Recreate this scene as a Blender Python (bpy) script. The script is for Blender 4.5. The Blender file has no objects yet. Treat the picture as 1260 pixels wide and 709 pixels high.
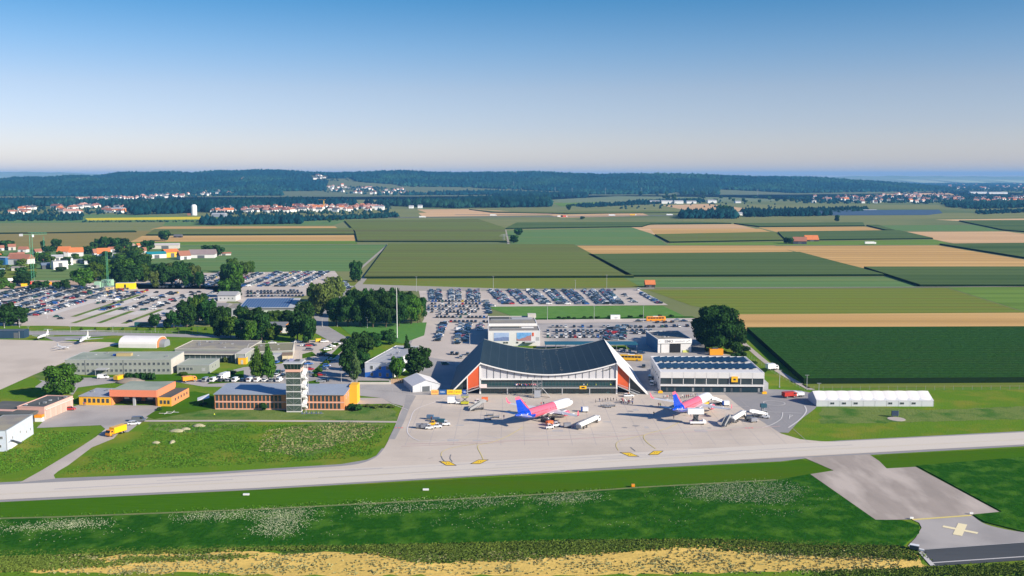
import bpy, math, random
import numpy as np
from mathutils import Vector, Matrix
random.seed(7)
rng = np.random.default_rng(7)
sc = bpy.context.scene
COL = sc.collection
H, F, CX, CY = 95.0, 1200.0, 630.0, 354.5
TH = math.atan(137.0 / 1200.0)
ST, CT = math.sin(TH), math.cos(TH)

def P(x, y, z=0.0):
    "point of the site seen at photo position x, y, at height z"
    v = y - CY
    dn = F * ST + v * CT
    fw = F * CT - v * ST
    t = (H - z) / dn
    return Vector(((x - CX) * t, fw * t, z))

def ppm(y):
    return (F * ST + (y - CY) * CT) / H

def pix(p):
    "photo position of a world point"
    X, Y, Z = p[0], p[1], p[2] - H
    d = Y * CT - Z * ST
    u = Y * ST + Z * CT
    return CX + F * X / d, CY - F * u / d

# ------------------------------------------------------------------ materials
MATS = {}
# surface colour trims (red, green, blue) found by comparing sunlit swatches
TRIM = {'maize_leaf_near':(1.0,1.05,.55),'stubble':(1.35,1.15,.82),'bare_soil':(1.6,1.4,1.1),'mown_hay':(1.0,1.0,.5),'sugar_beet':(1.55,1.33,.95),
        'maize_leaf':(1.85,1.6,1.05),'maize_leaf_blue':(1.9,1.5,1.0),'airfield_grass':(1.30,1.25,.50),'mown_grass':(.68,.86,.22),'deep_meadow':(.56,.82,.22),
        'straw_stubble':(1.5,1.4,.85),'apron_concrete':(1.13,1.07,.93),'taxiway_concrete':(1.12,1.08,.95),'grass_blades':(1.3,1.35,.5),'weed_leaves':(1.45,1.35,.7),
        'weed_bed':(1.2,1.2,.6),'leaves':(1.25,1.25,.6),'dark_leaves':(.78,.95,.55),'hung_roof_sheet':(.20,.30,.36),'meadow_plain':(1.4,1.3,.95),'pale_field':(1.15,1.15,.72),'young_grass':(1,1,.7),'rough_grass':(.85,1.0,.6),'old_concrete':(.95,.89,.84),'parking_surface':(1.12,1.1,1.05),
        'far_wooded_land':(3.0,2.6,3.0),'maize_stalk_shade':(.35,.5,.5),'faded_hay':(1,.95,.6)}
def mat(name, c, rough=0.7, metal=0.0, c2=None, scale=1.0, amt=0.5, bump=0.0, aniso=None, island=0.0, spec=0.3,
        c3=None, scale3=0.02, alpha=1.0, coat=0.0, detail=4.0, obj=False, hs=0.0, transl=0.0, wave=None):
    if name in MATS: return MATS[name]
    if name in TRIM:
        k_ = TRIM[name]; tr_ = lambda q: None if q is None else tuple(min(.9, a*b) for a, b in zip(q, k_))
        c, c2, c3 = tr_(c), tr_(c2), tr_(c3); 
        if name not in ('old_concrete','hung_roof_sheet','apron_concrete','taxiway_concrete'): spec = 0.0
    m = bpy.data.materials.new(name); m.use_nodes = True
    nt = m.node_tree; N = nt.nodes; L = nt.links
    b = N['Principled BSDF']
    b.inputs['Roughness'].default_value = rough
    b.inputs['Metallic'].default_value = metal
    b.inputs['Specular IOR Level'].default_value = spec
    if coat: b.inputs['Coat Weight'].default_value = coat
    base = (*c, 1)
    b.inputs['Base Color'].default_value = base
    out = None
    if c2 is not None or bump or c3 is not None:
        if obj:
            tc = N.new('ShaderNodeTexCoord'); src = tc.outputs['Object']
        else:
            g = N.new('ShaderNodeNewGeometry'); src = g.outputs['Position']
        mp = N.new('ShaderNodeMapping'); L.new(src, mp.inputs[0])
        if aniso: mp.inputs['Scale'].default_value = aniso
        n1 = N.new('ShaderNodeTexNoise'); L.new(mp.outputs[0], n1.inputs['Vector'])
        n1.inputs['Scale'].default_value = scale; n1.inputs['Detail'].default_value = detail
        n1.inputs['Roughness'].default_value = 0.65
        if c2 is not None:
            r = N.new('ShaderNodeMapRange'); L.new(n1.outputs[0], r.inputs[0])
            r.inputs[1].default_value = 0.5 - amt * 0.35; r.inputs[2].default_value = 0.5 + amt * 0.35
            mx = N.new('ShaderNodeMix'); mx.data_type = 'RGBA'
            L.new(r.outputs[0], mx.inputs[0]); mx.inputs[6].default_value = base; mx.inputs[7].default_value = (*c2, 1)
            out = mx.outputs[2]
        if c3 is not None:
            n2 = N.new('ShaderNodeTexNoise'); L.new(mp.outputs[0], n2.inputs['Vector'])
            n2.inputs['Scale'].default_value = scale3; n2.inputs['Detail'].default_value = 5
            r2 = N.new('ShaderNodeMapRange'); L.new(n2.outputs[0], r2.inputs[0])
            r2.inputs[1].default_value = 0.48; r2.inputs[2].default_value = 0.66
            mx2 = N.new('ShaderNodeMix'); mx2.data_type = 'RGBA'; L.new(r2.outputs[0], mx2.inputs[0])
            if out: L.new(out, mx2.inputs[6])
            else: mx2.inputs[6].default_value = base
            mx2.inputs[7].default_value = (*c3, 1); out = mx2.outputs[2]
        if bump:
            bp = N.new('ShaderNodeBump'); bp.inputs['Distance'].default_value = bump
            bp.inputs['Strength'].default_value = 1.0
            L.new(n1.outputs[0], bp.inputs['Height']); L.new(bp.outputs[0], b.inputs['Normal'])
    if wave:
        if out is None: raise ValueError(name)
        wt = N.new('ShaderNodeTexWave'); wt.bands_direction = 'Y'; gw = N.new('ShaderNodeNewGeometry')
        wt.inputs['Scale'].default_value = 0.314/wave[0]; wt.inputs['Distortion'].default_value = 3.5
        wt.inputs['Detail'].default_value = 3; wt.inputs['Detail Scale'].default_value = 0.05
        L.new(gw.outputs['Position'], wt.inputs['Vector'])
        rw = N.new('ShaderNodeMapRange'); L.new(wt.outputs['Fac'], rw.inputs[0])
        rw.inputs[1].default_value = 0.45; rw.inputs[2].default_value = 1.0; rw.inputs[4].default_value = wave[1]
        mw_ = N.new('ShaderNodeMix'); mw_.data_type = 'RGBA'; mw_.blend_type = 'MULTIPLY'; L.new(rw.outputs[0], mw_.inputs[0])
        L.new(out, mw_.inputs[6]); mw_.inputs[7].default_value = (.58, .62, .58, 1); out = mw_.outputs[2]
    if island:
        g2 = N.new('ShaderNodeNewGeometry'); oi = N.new('ShaderNodeObjectInfo')
        hsv = N.new('ShaderNodeHueSaturation')
        r3 = N.new('ShaderNodeMapRange'); L.new(g2.outputs['Random Per Island'], r3.inputs[0])
        r3.inputs[3].default_value = 1 - island; r3.inputs[4].default_value = 1 + island
        r4 = N.new('ShaderNodeMapRange'); L.new(oi.outputs['Random'], r4.inputs[0])
        r4.inputs[3].default_value = 0.78; r4.inputs[4].default_value = 1.2
        ml = N.new('ShaderNodeMath'); ml.operation = 'MULTIPLY'
        L.new(r3.outputs[0], ml.inputs[0]); L.new(r4.outputs[0], ml.inputs[1])
        L.new(ml.outputs[0], hsv.inputs['Value'])
        if hs:
            r5 = N.new('ShaderNodeMapRange'); L.new(oi.outputs['Random'], r5.inputs[0])
            r5.inputs[3].default_value = 0.5 - hs; r5.inputs[4].default_value = 0.5 + hs
            L.new(r5.outputs[0], hsv.inputs['Hue'])
        if out: L.new(out, hsv.inputs['Color'])
        else: hsv.inputs['Color'].default_value = base
        out = hsv.outputs[0]
    if out: L.new(out, b.inputs['Base Color'])
    if transl:
        tr = N.new('ShaderNodeBsdfTranslucent'); ms = N.new('ShaderNodeMixShader')
        ms.inputs[0].default_value = transl
        if out: L.new(out, tr.inputs[0])
        else: tr.inputs[0].default_value = base
        L.new(b.outputs[0], ms.inputs[1]); L.new(tr.outputs[0], ms.inputs[2])
        L.new(ms.outputs[0], N['Material Output'].inputs['Surface'])
    MATS[name] = m
    return m

# ------------------------------------------------------------------ mesh builder
class MB:
    def __init__(s): s.v = []; s.f = []; s.m = []
    def face(s, pts, m=0):
        k = len(s.v); s.v += [tuple(p) for p in pts]; s.f.append(tuple(range(k, k + len(pts)))); s.m.append(m)
    def box(s, x0, x1, y0, y1, z0, z1, m=0, top=None):
        if x0 > x1: x0, x1 = x1, x0
        if y0 > y1: y0, y1 = y1, y0
        k = len(s.v)
        s.v += [(x0,y0,z0),(x1,y0,z0),(x1,y1,z0),(x0,y1,z0),(x0,y0,z1),(x1,y0,z1),(x1,y1,z1),(x0,y1,z1)]
        for q in ((0,3,2,1),(0,1,5,4),(1,2,6,5),(2,3,7,6),(3,0,4,7)): s.f.append(tuple(k+i for i in q)); s.m.append(m)
        s.f.append((k+4,k+5,k+6,k+7)); s.m.append(m if top is None else top)
        return s
    def prism(s, poly, z0, z1, m=0, top=None):
        a = sum(poly[i][0]*poly[(i+1)%len(poly)][1]-poly[(i+1)%len(poly)][0]*poly[i][1] for i in range(len(poly)))
        if a < 0: poly = poly[::-1]
        k = len(s.v); n = len(poly)
        s.v += [(p[0],p[1],z0) for p in poly] + [(p[0],p[1],z1) for p in poly]
        for i in range(n):
            j = (i+1) % n; s.f.append((k+i,k+j,k+n+j,k+n+i)); s.m.append(m)
        s.f.append(tuple(range(k+n,k+2*n))); s.m.append(m if top is None else top)
        s.f.append(tuple(range(k+n-1,k-1,-1))); s.m.append(m)
        return s
    def xprism(s, prof, x0, x1, m=0, mats=None):
        "profile in (y, z) extruded along x"
        k = len(s.v); n = len(prof)
        s.v += [(x0,p[0],p[1]) for p in prof] + [(x1,p[0],p[1]) for p in prof]
        for i in range(n):
            j = (i+1) % n; s.f.append((k+i,k+n+i,k+n+j,k+j)); s.m.append(m if mats is None else mats[i])
        s.f.append(tuple(range(k,k+n))); s.m.append(m)
        s.f.append(tuple(range(k+2*n-1,k+n-1,-1))); s.m.append(m)
        return s
    def yprism(s, prof, y0, y1, m=0, mats=None):
        "profile in (x, z) extruded along y"
        k = len(s.v); n = len(prof)
        s.v += [(p[0],y0,p[1]) for p in prof] + [(p[0],y1,p[1]) for p in prof]
        for i in range(n):
            j = (i+1) % n; s.f.append((k+i,k+j,k+n+j,k+n+i)); s.m.append(m if mats is None else mats[i])
        s.f.append(tuple(range(k+n-1,k-1,-1))); s.m.append(m)
        s.f.append(tuple(range(k+n,k+2*n))); s.m.append(m)
        return s
    def cyl(s, p, q, r0, r1=None, n=8, m=0, caps=True):
        r1 = r0 if r1 is None else r1
        p, q = Vector(p), Vector(q); d = (q-p).normalized()
        a = d.orthogonal().normalized(); b = d.cross(a)
        k = len(s.v)
        for c, r in ((p,r0),(q,r1)):
            for i in range(n):
                t = 2*math.pi*i/n; s.v.append(tuple(c + a*(r*math.cos(t)) + b*(r*math.sin(t))))
        for i in range(n):
            j = (i+1) % n; s.f.append((k+i,k+j,k+n+j,k+n+i)); s.m.append(m)
        if caps:
            s.f.append(tuple(range(k+n-1,k-1,-1))); s.m.append(m)
            s.f.append(tuple(range(k+n,k+2*n))); s.m.append(m)
        return s
    def loft(s, rings, m=0, mats=None, caps=True):
        k = len(s.v); n = len(rings[0])
        for r in rings: s.v += [tuple(p) for p in r]
        for a in range(len(rings)-1):
            for i in range(n):
                j = (i+1) % n
                s.f.append((k+a*n+i,k+a*n+j,k+(a+1)*n+j,k+(a+1)*n+i)); s.m.append(m if mats is None else mats(a, i))
        if caps:
            s.f.append(tuple(range(k+n-1,k-1,-1))); s.m.append(m if mats is None else mats(0, 0))
            e = k+(len(rings)-1)*n
            s.f.append(tuple(range(e,e+n))); s.m.append(m if mats is None else mats(len(rings)-2, 0))
        return s
    def mesh(s, name, mats, smooth=False):
        me = bpy.data.meshes.new(name)
        me.from_pydata(s.v, [], s.f)
        for m in (mats if isinstance(mats, (list, tuple)) else [mats]): me.materials.append(m)
        me.polygons.foreach_set('material_index', s.m)
        if smooth: me.polygons.foreach_set('use_smooth', [True]*len(s.f))
        me.update()
        return me
    def obj(s, name, mats, parent=None, smooth=False, loc=None, rz=0):
        return link(name, s.mesh(name, mats, smooth), parent, loc, rz)

def link(name, me, parent=None, loc=None, rz=0):
    o = bpy.data.objects.new(name, me); COL.objects.link(o)
    if parent: o.parent = parent
    if loc is not None: o.location = loc
    if rz: o.rotation_euler = (0, 0, rz)
    return o

def npmesh(name, V, Fc, mats, mi=None, smooth=False):
    "mesh from numpy arrays; Fc is (n,3) or (n,4)"
    me = bpy.data.meshes.new(name)
    nv, nf, k = len(V), len(Fc), Fc.shape[1]
    me.vertices.add(nv); me.vertices.foreach_set('co', V.astype(np.float32).ravel())
    me.loops.add(nf*k); me.loops.foreach_set('vertex_index', Fc.astype(np.int32).ravel())
    me.polygons.add(nf)
    me.polygons.foreach_set('loop_start', np.arange(0, nf*k, k, dtype=np.int32))
    try: me.polygons.foreach_set('loop_total', np.full(nf, k, dtype=np.int32))
    except Exception: pass
    for m in (mats if isinstance(mats, (list, tuple)) else [mats]): me.materials.append(m)
    if mi is not None: me.polygons.foreach_set('material_index', np.asarray(mi, dtype=np.int32))
    if smooth: me.polygons.foreach_set('use_smooth', np.ones(nf, dtype=bool))
    me.update(calc_edges=True); me.validate()
    return me

def tag(o, label, cat, group=None):
    o['label'] = label; o['category'] = cat
    if group: o['group'] = group
    return o
def thing(name, label, cat, loc, rz=0.0, group=None):
    o = bpy.data.objects.new(name, None); COL.objects.link(o); o.empty_display_size = 0.5
    o.location = loc; o.rotation_euler = (0, 0, rz)
    return tag(o, label, cat, group)
def struct(o): o['kind'] = 'structure'; return o
def stuff(o, label, cat): o['kind'] = 'stuff'; return tag(o, label, cat)

def front(pl, pr):
    "ground line from the left to the right foot of a facade: origin, angle, width"
    a, b = P(*pl), P(*pr); d = b - a
    return a, math.atan2(d.y, d.x), d.length

def copy_tree(o, parent=None):
    c = o.copy(); COL.objects.link(c)
    if parent: c.parent = parent
    for ch in o.children: copy_tree(ch, c)
    return c

# ------------------------------------------------------------------ ground sheets
def poly_pts(pts, z, jit=0.0, sub=0):
    w = [P(x, y) for x, y in pts]
    if sub:
        out = []
        for i in range(len(w)):
            a, b = w[i], w[(i+1) % len(w)]
            n = max(1, int((b-a).length / sub))
            for k in range(n):
                p = a.lerp(b, k/n)
                if k: p = p + Vector((random.uniform(-jit, jit), random.uniform(-jit, jit), 0))
                out.append(p)
        w = out
    return [(p.x, p.y, z) for p in w]
def sheet(name, pts, z, m, jit=0.0, sub=0, kind='structure', label=None):
    w = poly_pts(pts, z, jit, sub)
    a = sum(w[i][0]*w[(i+1)%len(w)][1]-w[(i+1)%len(w)][0]*w[i][1] for i in range(len(w)))
    if a < 0: w = w[::-1]
    b = MB(); b.face(w)
    o = b.obj(name, m)
    struct(o)
    return o
def smooth_line(pts, n=6):
    "Catmull-Rom through pixel points"
    out = []
    for i in range(len(pts)-1):
        p0 = pts[max(i-1,0)]; p1 = pts[i]; p2 = pts[i+1]; p3 = pts[min(i+2,len(pts)-1)]
        for k in range(n):
            t = k/n
            out.append(tuple(0.5*((2*p1[j])+(-p0[j]+p2[j])*t+(2*p0[j]-5*p1[j]+4*p2[j]-p3[j])*t*t+(-p0[j]+3*p1[j]-3*p2[j]+p3[j])*t**3) for j in (0,1)))
    out.append(pts[-1]); return out
def stripe_mb(mb, pts, w, z, m=0, sm=0):
    "painted line of width w metres along pixel points"
    if sm: pts = smooth_line(pts, sm)
    W = [P(x, y) for x, y in pts]
    L_, R_ = [], []
    for i, p in enumerate(W):
        d = (W[min(i+1,len(W)-1)] - W[max(i-1,0)]); d.z = 0; d.normalize()
        n = Vector((-d.y, d.x, 0)) * (w/2)
        L_.append(p+n); R_.append(p-n)
    for i in range(len(W)-1):
        q = [R_[i], R_[i+1], L_[i+1], L_[i]]
        mb.face([(a.x, a.y, z) for a in q], m)
# ------------------------------------------------------------------ camera, sun, sky, air
cam = bpy.data.objects.new('camera', bpy.data.cameras.new('camera')); COL.objects.link(cam)
cam.location = (0, 0, H); cam.rotation_euler = (math.pi/2 - TH, 0, 0)
cam.data.sensor_width = 36; cam.data.lens = 36*F/1260
cam.data.clip_start = 1; cam.data.clip_end = 200000
sc.camera = cam
SUN = Vector((1.78, -1.03, 1.02)).normalized()
sl = bpy.data.lights.new('sun', 'SUN'); sl.energy = 4.8; sl.angle = math.radians(0.5); sl.color = (1, 0.90, 0.76)
so = bpy.data.objects.new('sun', sl); COL.objects.link(so)
so.rotation_euler = (-SUN).to_track_quat('-Z', 'Y').to_euler(); so.location = (200, -100, 200)
w = bpy.data.worlds.new('World'); sc.world = w; w.use_nodes = True
N = w.node_tree.nodes; L = w.node_tree.links
bg = N['Background']
sky = N.new('ShaderNodeTexSky'); sky.sky_type = 'NISHITA'; sky.sun_disc = False
sky.sun_elevation = math.asin(SUN.z); sky.sun_rotation = math.atan2(SUN.x, SUN.y)
sky.air_density = 1.0; sky.dust_density = 0.6; sky.ozone_density = 2.0; sky.altitude = 600
# the deep blue of the clear upper air, by elevation
tc = N.new('ShaderNodeTexCoord'); sx = N.new('ShaderNodeSeparateXYZ'); L.new(tc.outputs['Generated'], sx.inputs[0])
cr = N.new('ShaderNodeValToRGB'); L.new(sx.outputs[2], cr.inputs[0])
e = cr.color_ramp.elements
e[0].position = 0.0; e[0].color = (0.93, 0.80, 0.86, 1)
e[1].position = 0.6; e[1].color = (0.30, 0.60, 1.0, 1)
for p_, c_ in ((0.03, (0.83, 0.74, 0.87, 1)), (0.05, (0.75, 0.695, 0.85, 1)), (0.087, (0.69, 0.66, 0.78, 1)), (0.127, (0.48, 0.61, 0.77, 1)), (0.172, (0.24, 0.52, 0.72, 1)), (0.26, (0.12, 0.36, 0.60, 1))):
    q = e.new(p_); q.color = c_
ml = N.new('ShaderNodeMix'); ml.data_type = 'RGBA'; ml.blend_type = 'MULTIPLY'; ml.inputs[0].default_value = 1
L.new(sky.outputs[0], ml.inputs[6]); L.new(cr.outputs[0], ml.inputs[7]); L.new(ml.outputs[2], bg.inputs[0])
bg.inputs[1].default_value = 0.094
sc.view_settings.view_transform = 'Standard'; sc.view_settings.look = 'None'
sc.view_settings.exposure = 0.72; sc.view_settings.gamma = 1.0
sc.cycles.use_denoising = True
sc.cycles.max_bounces = 5; sc.cycles.diffuse_bounces = 2; sc.cycles.glossy_bounces = 2
sc.cycles.transmission_bounces = 2; sc.cycles.volume_bounces = 0; sc.cycles.transparent_max_bounces = 8
sc.cycles.sample_clamp_indirect = 4
# air
hz = MB(); hz.box(-27000, 27000, -1500, 27500, -3, 212)
ho = hz.obj('haze', bpy.data.materials.new('haze_air'))
hm = ho.data.materials[0]; hm.use_nodes = True
hn = hm.node_tree.nodes; hl = hm.node_tree.links
hn.remove(hn['Principled BSDF'])
pv = hn.new('ShaderNodeVolumePrincipled'); pv.inputs['Color'].default_value = (0.17, 0.52, 1.0, 1)
pv.inputs['Density'].default_value = 5.6e-5; pv.inputs['Anisotropy'].default_value = 0.0
hl.new(pv.outputs[0], hn['Material Output'].inputs['Volume'])
stuff(ho, 'thin blue summer haze over the plain', 'haze')
# ------------------------------------------------------------------ land
G_base = mat('meadow_plain', (0.115,0.155,0.085), 0.95, c2=(0.16,0.17,0.10), scale=0.004, amt=1.0, c3=(0.08,0.12,0.07), scale3=0.0012, spec=0.1)
gd = MB(); gd.face([(-26000,-1400,0),(26000,-1400,0),(26000,27000,0),(-26000,27000,0)])
struct(gd.obj('ground', G_base))
def crop(name, a, b, rows=(0.004,0.075,1), bump=0.0, scale=1.0, c3=None, s3=0.3, wave=(31, .35)):
    return mat(name, a, 0.95, c2=b, scale=scale, amt=1.2, aniso=rows, bump=bump, spec=0.05, c3=c3, scale3=s3, wave=wave)
M_maize = crop('maize_leaf', (0.060,0.098,0.040), (0.098,0.130,0.056), bump=0.5, c3=(0.075,0.088,0.052), s3=0.25)
M_maizeb = crop('maize_leaf_blue', (0.040,0.085,0.045), (0.062,0.110,0.058), bump=0.5, c3=(0.032,0.072,0.038), s3=0.25)
M_maizen = mat('maize_leaf_near', (0.012,0.054,0.020), 0.9, c2=(0.048,0.116,0.044), scale=0.7, amt=2.0, aniso=(0.30,0.75,1), bump=1.6, spec=0.1, c3=(0.034,0.082,0.034), scale3=0.10, detail=9, wave=(6.0, .55))
M_stalk_shade = mat('maize_stalk_shade', (0.022,0.040,0.016), 0.95, c2=(0.045,0.065,0.02), scale=1.5, amt=1.0, spec=0.05)  # near-black green holds the self-shade of the crop edge in its colour
M_beet = crop('sugar_beet', (0.070,0.150,0.075), (0.090,0.175,0.085), c3=(0.105,0.165,0.08), s3=0.3)
M_tan = crop('stubble', (0.42,0.30,0.155), (0.33,0.245,0.14), c3=(0.47,0.35,0.20), s3=0.4)
M_tanp = crop('bare_soil', (0.40,0.29,0.20), (0.32,0.24,0.165), c3=(0.45,0.34,0.23), s3=0.4)
M_olive = crop('mown_hay', (0.145,0.20,0.070), (0.19,0.225,0.085), wave=(16,.4), rows=(0.006,0.16,1), c3=(0.19,0.185,0.08), s3=0.5)
M_lime = crop('young_grass', (0.135,0.235,0.06), (0.17,0.26,0.08), c3=(0.12,0.2,0.055), s3=0.4)
M_pale = crop('pale_field', (0.17,0.185,0.115), (0.21,0.21,0.14), c3=(0.14,0.17,0.10), s3=0.3)
M_rape = crop('mustard_flowers', (0.75,0.58,0.02), (0.65,0.52,0.03))
M_track = mat('gravel_track', (0.38,0.34,0.28), 0.95, c2=(0.30,0.28,0.23), scale=0.4)
_fz = [0.03]
def field(pts, m, name='field'):
    _fz[0] += 0.004
    return sheet(name, pts, _fz[0], m)
def maize(pts, m=None, h=2.1, label=None):
    w = poly_pts(pts, 0)
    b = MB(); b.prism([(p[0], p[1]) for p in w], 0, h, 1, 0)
    o = b.obj('maize_crop', [m or M_maize, M_stalk_shade])
    return stuff(o, label or 'standing green maize crop in a field of the plain', 'maize')
# middle plain
field([(-60,303),(480,301),(440,334),(-60,338)], M_beet)
field([(430,343.5),(778,341.5),(805,353),(420,357)], M_olive)
field([(622,284),(790,280),(822,302),(630,302)], M_beet)
field([(700,302.5),(952,302),(982,312),(722,314)], M_tan)
field([(950,303),(1153,302),(1262,320),(1262,330),(1062,330),(976,309)], M_tan)
field([(820,302),(826,299.5),(965,297.5),(1150,295),(1168,300),(1150,301.6)], M_lime)
field([(768,277),(905,276),(950,286),(806,289)], M_tanp)
field([(800,281.5),(935,281.5),(950,286),(806,289)], M_tan)
field([(933,280),(1064,279),(1090,284),(955,285.5)], M_tan)
field([(1104,285.5),(1237,285),(1262,288),(1262,300),(1175,300)], M_tanp)
field([(1150,270.5),(1262,269),(1262,271.5),(1180,272)], M_tanp)
field([(1085,277.5),(1237,276.5),(1262,284),(1095,284)], M_beet)
field([(768,342),(1096,341),(1152,353),(790,354)], M_beet)
field([(797,357),(1165,354.5),(1262,385),(906,387),(850,376)], M_olive)
field([(1165,353.5),(1262,353.5),(1262,384)], M_lime)
field([(903,387),(1262,385),(1262,406),(918,407)], M_tan)
field([(597,377),(815,376.3),(852,394),(640,393)], mat('green_verge', (0.085,0.20,0.035), 0.95, c2=(0.12,0.24,0.05), scale=0.15, spec=0.05))
# left
field([(-60,275),(212,273.5),(200,284),(-60,286)], M_pale)
field([(-60,286),(190,284),(165,304),(-60,306)], crop('faded_hay',(0.30,0.245,0.135),(0.22,0.20,0.11)))
field([(205,272),(575,270),(590,270),(424,272.5),(410,277.5),(200,278)], M_beet)
field([(200,279),(412,278.5),(416,281.5),(185,282.5)], M_tan)
field([(175,290.5),(436,289.5),(438,296.5),(160,298)], M_tan)
field([(160,298),(438,296.6),(440,300.5),(150,302.5)], M_lime)
field([(-60,264.5),(120,264),(430,271),(200,273),(-60,275)], M_beet)
field([(105,268.6),(250,266.8),(252,270.0),(108,271.4)], M_rape)
# upper middle
field([(590,270),(860,273.5),(770,279),(622,282)], M_pale)
field([(510,258),(580,257.3),(700,264.5),(520,267)], M_tanp)
field([(580,256.5),(850,253.5),(860,262),(700,264)], M_pale)
field([(674,264.5),(790,262.3),(800,265.8),(690,268)], M_tanp)
field([(815,253),(870,251),(935,258.5),(880,262),(840,258)], M_tanp)
field([(675,246),(760,241.5),(900,243),(1000,247),(700,251)], crop('hill_pasture',(0.20,0.24,0.12),(0.17,0.21,0.11)))
field([(680,250),(740,248.8),(760,253),(690,254)], M_lime)
field([(840,262),(1262,262),(1262,268),(840,274)], M_pale)
field([(1060,252),(1155,252.5),(1180,258),(1070,257)], M_pale)
field([(1075,239),(1165,237),(1180,241),(1080,242)], M_tanp)
field([(430,259),(510,257),(525,262),(440,263)], M_pale)
# tracks
for pts in ([(150,302.6),(478,300.6),(822,302.4),(1153,302)], [(440,334),(478,301)], [(790,354.8),(1165,353.6),(1262,353)], [(700,302.6),(722,314)], [(622,283),(626,302)]):
    b = MB(); stripe_mb(b, pts, 3.2, 0.30); struct(b.obj('track', M_track))
# standing maize: slabs with real height, throwing shade; side colour adds edge shade
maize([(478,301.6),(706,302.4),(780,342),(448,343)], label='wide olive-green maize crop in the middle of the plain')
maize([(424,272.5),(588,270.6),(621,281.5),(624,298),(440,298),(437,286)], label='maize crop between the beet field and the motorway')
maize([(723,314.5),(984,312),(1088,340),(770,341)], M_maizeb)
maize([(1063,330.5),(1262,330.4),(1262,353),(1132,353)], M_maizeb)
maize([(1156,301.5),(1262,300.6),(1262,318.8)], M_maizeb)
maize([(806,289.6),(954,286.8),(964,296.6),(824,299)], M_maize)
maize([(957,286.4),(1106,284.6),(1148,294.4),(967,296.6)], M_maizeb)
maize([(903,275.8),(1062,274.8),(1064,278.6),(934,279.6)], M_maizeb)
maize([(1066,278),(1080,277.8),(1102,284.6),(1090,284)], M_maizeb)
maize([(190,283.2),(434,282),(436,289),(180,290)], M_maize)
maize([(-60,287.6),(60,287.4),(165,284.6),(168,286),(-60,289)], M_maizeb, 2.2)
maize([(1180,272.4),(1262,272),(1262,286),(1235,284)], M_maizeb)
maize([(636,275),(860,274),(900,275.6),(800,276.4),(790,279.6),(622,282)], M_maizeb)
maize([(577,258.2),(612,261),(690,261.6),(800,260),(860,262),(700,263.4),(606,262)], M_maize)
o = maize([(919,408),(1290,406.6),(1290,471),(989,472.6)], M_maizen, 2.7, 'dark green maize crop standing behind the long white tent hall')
# solar park and motorway
mw = mat('motorway_asphalt', (0.16,0.17,0.18), 0.8)
for pts, wd in (([(395,268.6),(520,267.6),(700,266.6),(850,265),(1000,262.5)], 24), ([(560,264.5),(680,263.7)], 16)):
    b = MB(); stripe_mb(b, pts, wd, 0.5); struct(b.obj('motorway', mw))
b = MB(); M_pv = mat('solar_glass', (0.025,0.045,0.10), 0.25, spec=0.6, c2=(0.03,0.06,0.14), scale=0.2)
r0 = 0
for k in range(9):
    y = 263.4 + k*0.26
    a, c = P(1000 + 3*k*0.5, y), P(1160 - 2*k, y - 0.6)
    b.face([(a.x,a.y,0.6),(c.x,c.y,0.6),(c.x,c.y+22,9),(a.x,a.y+22,9)])
tag(b.obj('solar_field', mat('far_panels', (0.05,0.085,0.14), 0.7, spec=0.05)), 'long grey-blue band of solar panels before the far village on the right', 'solar panels')

# ------------------------------------------------------------------ hills
def sstep(a, b, t):
    t = np.clip((t-a)/(b-a), 0, 1); return t*t*(3-2*t)
CRX = [-60,0,60,130,200,300,400,470,600,700,800,900,960,1050,1100,1135,1170,1300]
CRY = [221.5,221.8,220,215,211.6,210.8,211.6,210.8,212.5,213.5,214,216,218,221,224,227,232,236]
D_CR = 6900.0
def ridge_h(X, Y):
    px = CX + F*X/D_CR
    yy = np.interp(px, CRX, CRY)
    hc = np.clip(H + (217-yy)/F*D_CR - 17, 0, None)
    foot = np.interp(px, [0,250,500,700,900,1000,1100,1200],[4150,4500,4700,5000,5300,5600,6300,6700])
    up = sstep(0, 1, (Y-foot)/(D_CR-foot))
    back = 1 - 0.45*sstep(D_CR, D_CR+2500, Y)
    bump = 9*np.sin(X/340.0+1)*np.sin(Y/270.0) + 7*np.sin(X/150.0+Y/180.0) + 5*np.sin(X/61.0+Y/95.0)
    return np.where(hc > 1, (hc*up*back + bump*up*np.clip(hc/60,0,1)), -2)
gx = np.linspace(-4600, 4200, 240); gy = np.linspace(4000, 9800, 90)
GX, GY = np.meshgrid(gx, gy)
GZ = ridge_h(GX, GY); GZ[0,:] = -2; GZ[-1,:] = -2
V = np.stack([GX.ravel(), GY.ravel(), GZ.ravel()], 1)
i = np.arange(89)[:,None]*240 + np.arange(239)[None,:]; i = i.ravel()
me = npmesh('hills', V, np.stack([i, i+1, i+241, i+240], 1), mat('hill_grass', (0.12,0.155,0.07), 0.95, c2=(0.17,0.175,0.09), scale=0.003, amt=1.2, spec=0.05), smooth=True)
struct(link('hills', me))
def far_hill(name, xs, ys, D, depth, m):
    b = MB(); pts = []
    n = 60
    for k in range(n+1):
        px = xs[0] + (xs[-1]-xs[0])*k/n
        y = np.interp(px, xs, ys) + 0.35*math.sin(px*0.13) + 0.2*math.sin(px*0.31)
        pts.append(((px-CX)/F*D, max(0.5, H + (217-y)/F*D)))
    rings = []
    for X, z in pts: rings.append([(X, D-depth, -2), (X, D-depth*0.45, z*0.6), (X, D, z), (X, D+depth*0.5, z*0.7), (X, D+depth, -2)])
    b.loft(rings)
    struct(b.obj(name, m, smooth=True))
M_far = mat('far_wooded_land', (0.05,0.09,0.05), 0.95, c2=(0.13,0.15,0.09), scale=0.0012, amt=1.5, spec=0.05)
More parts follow.
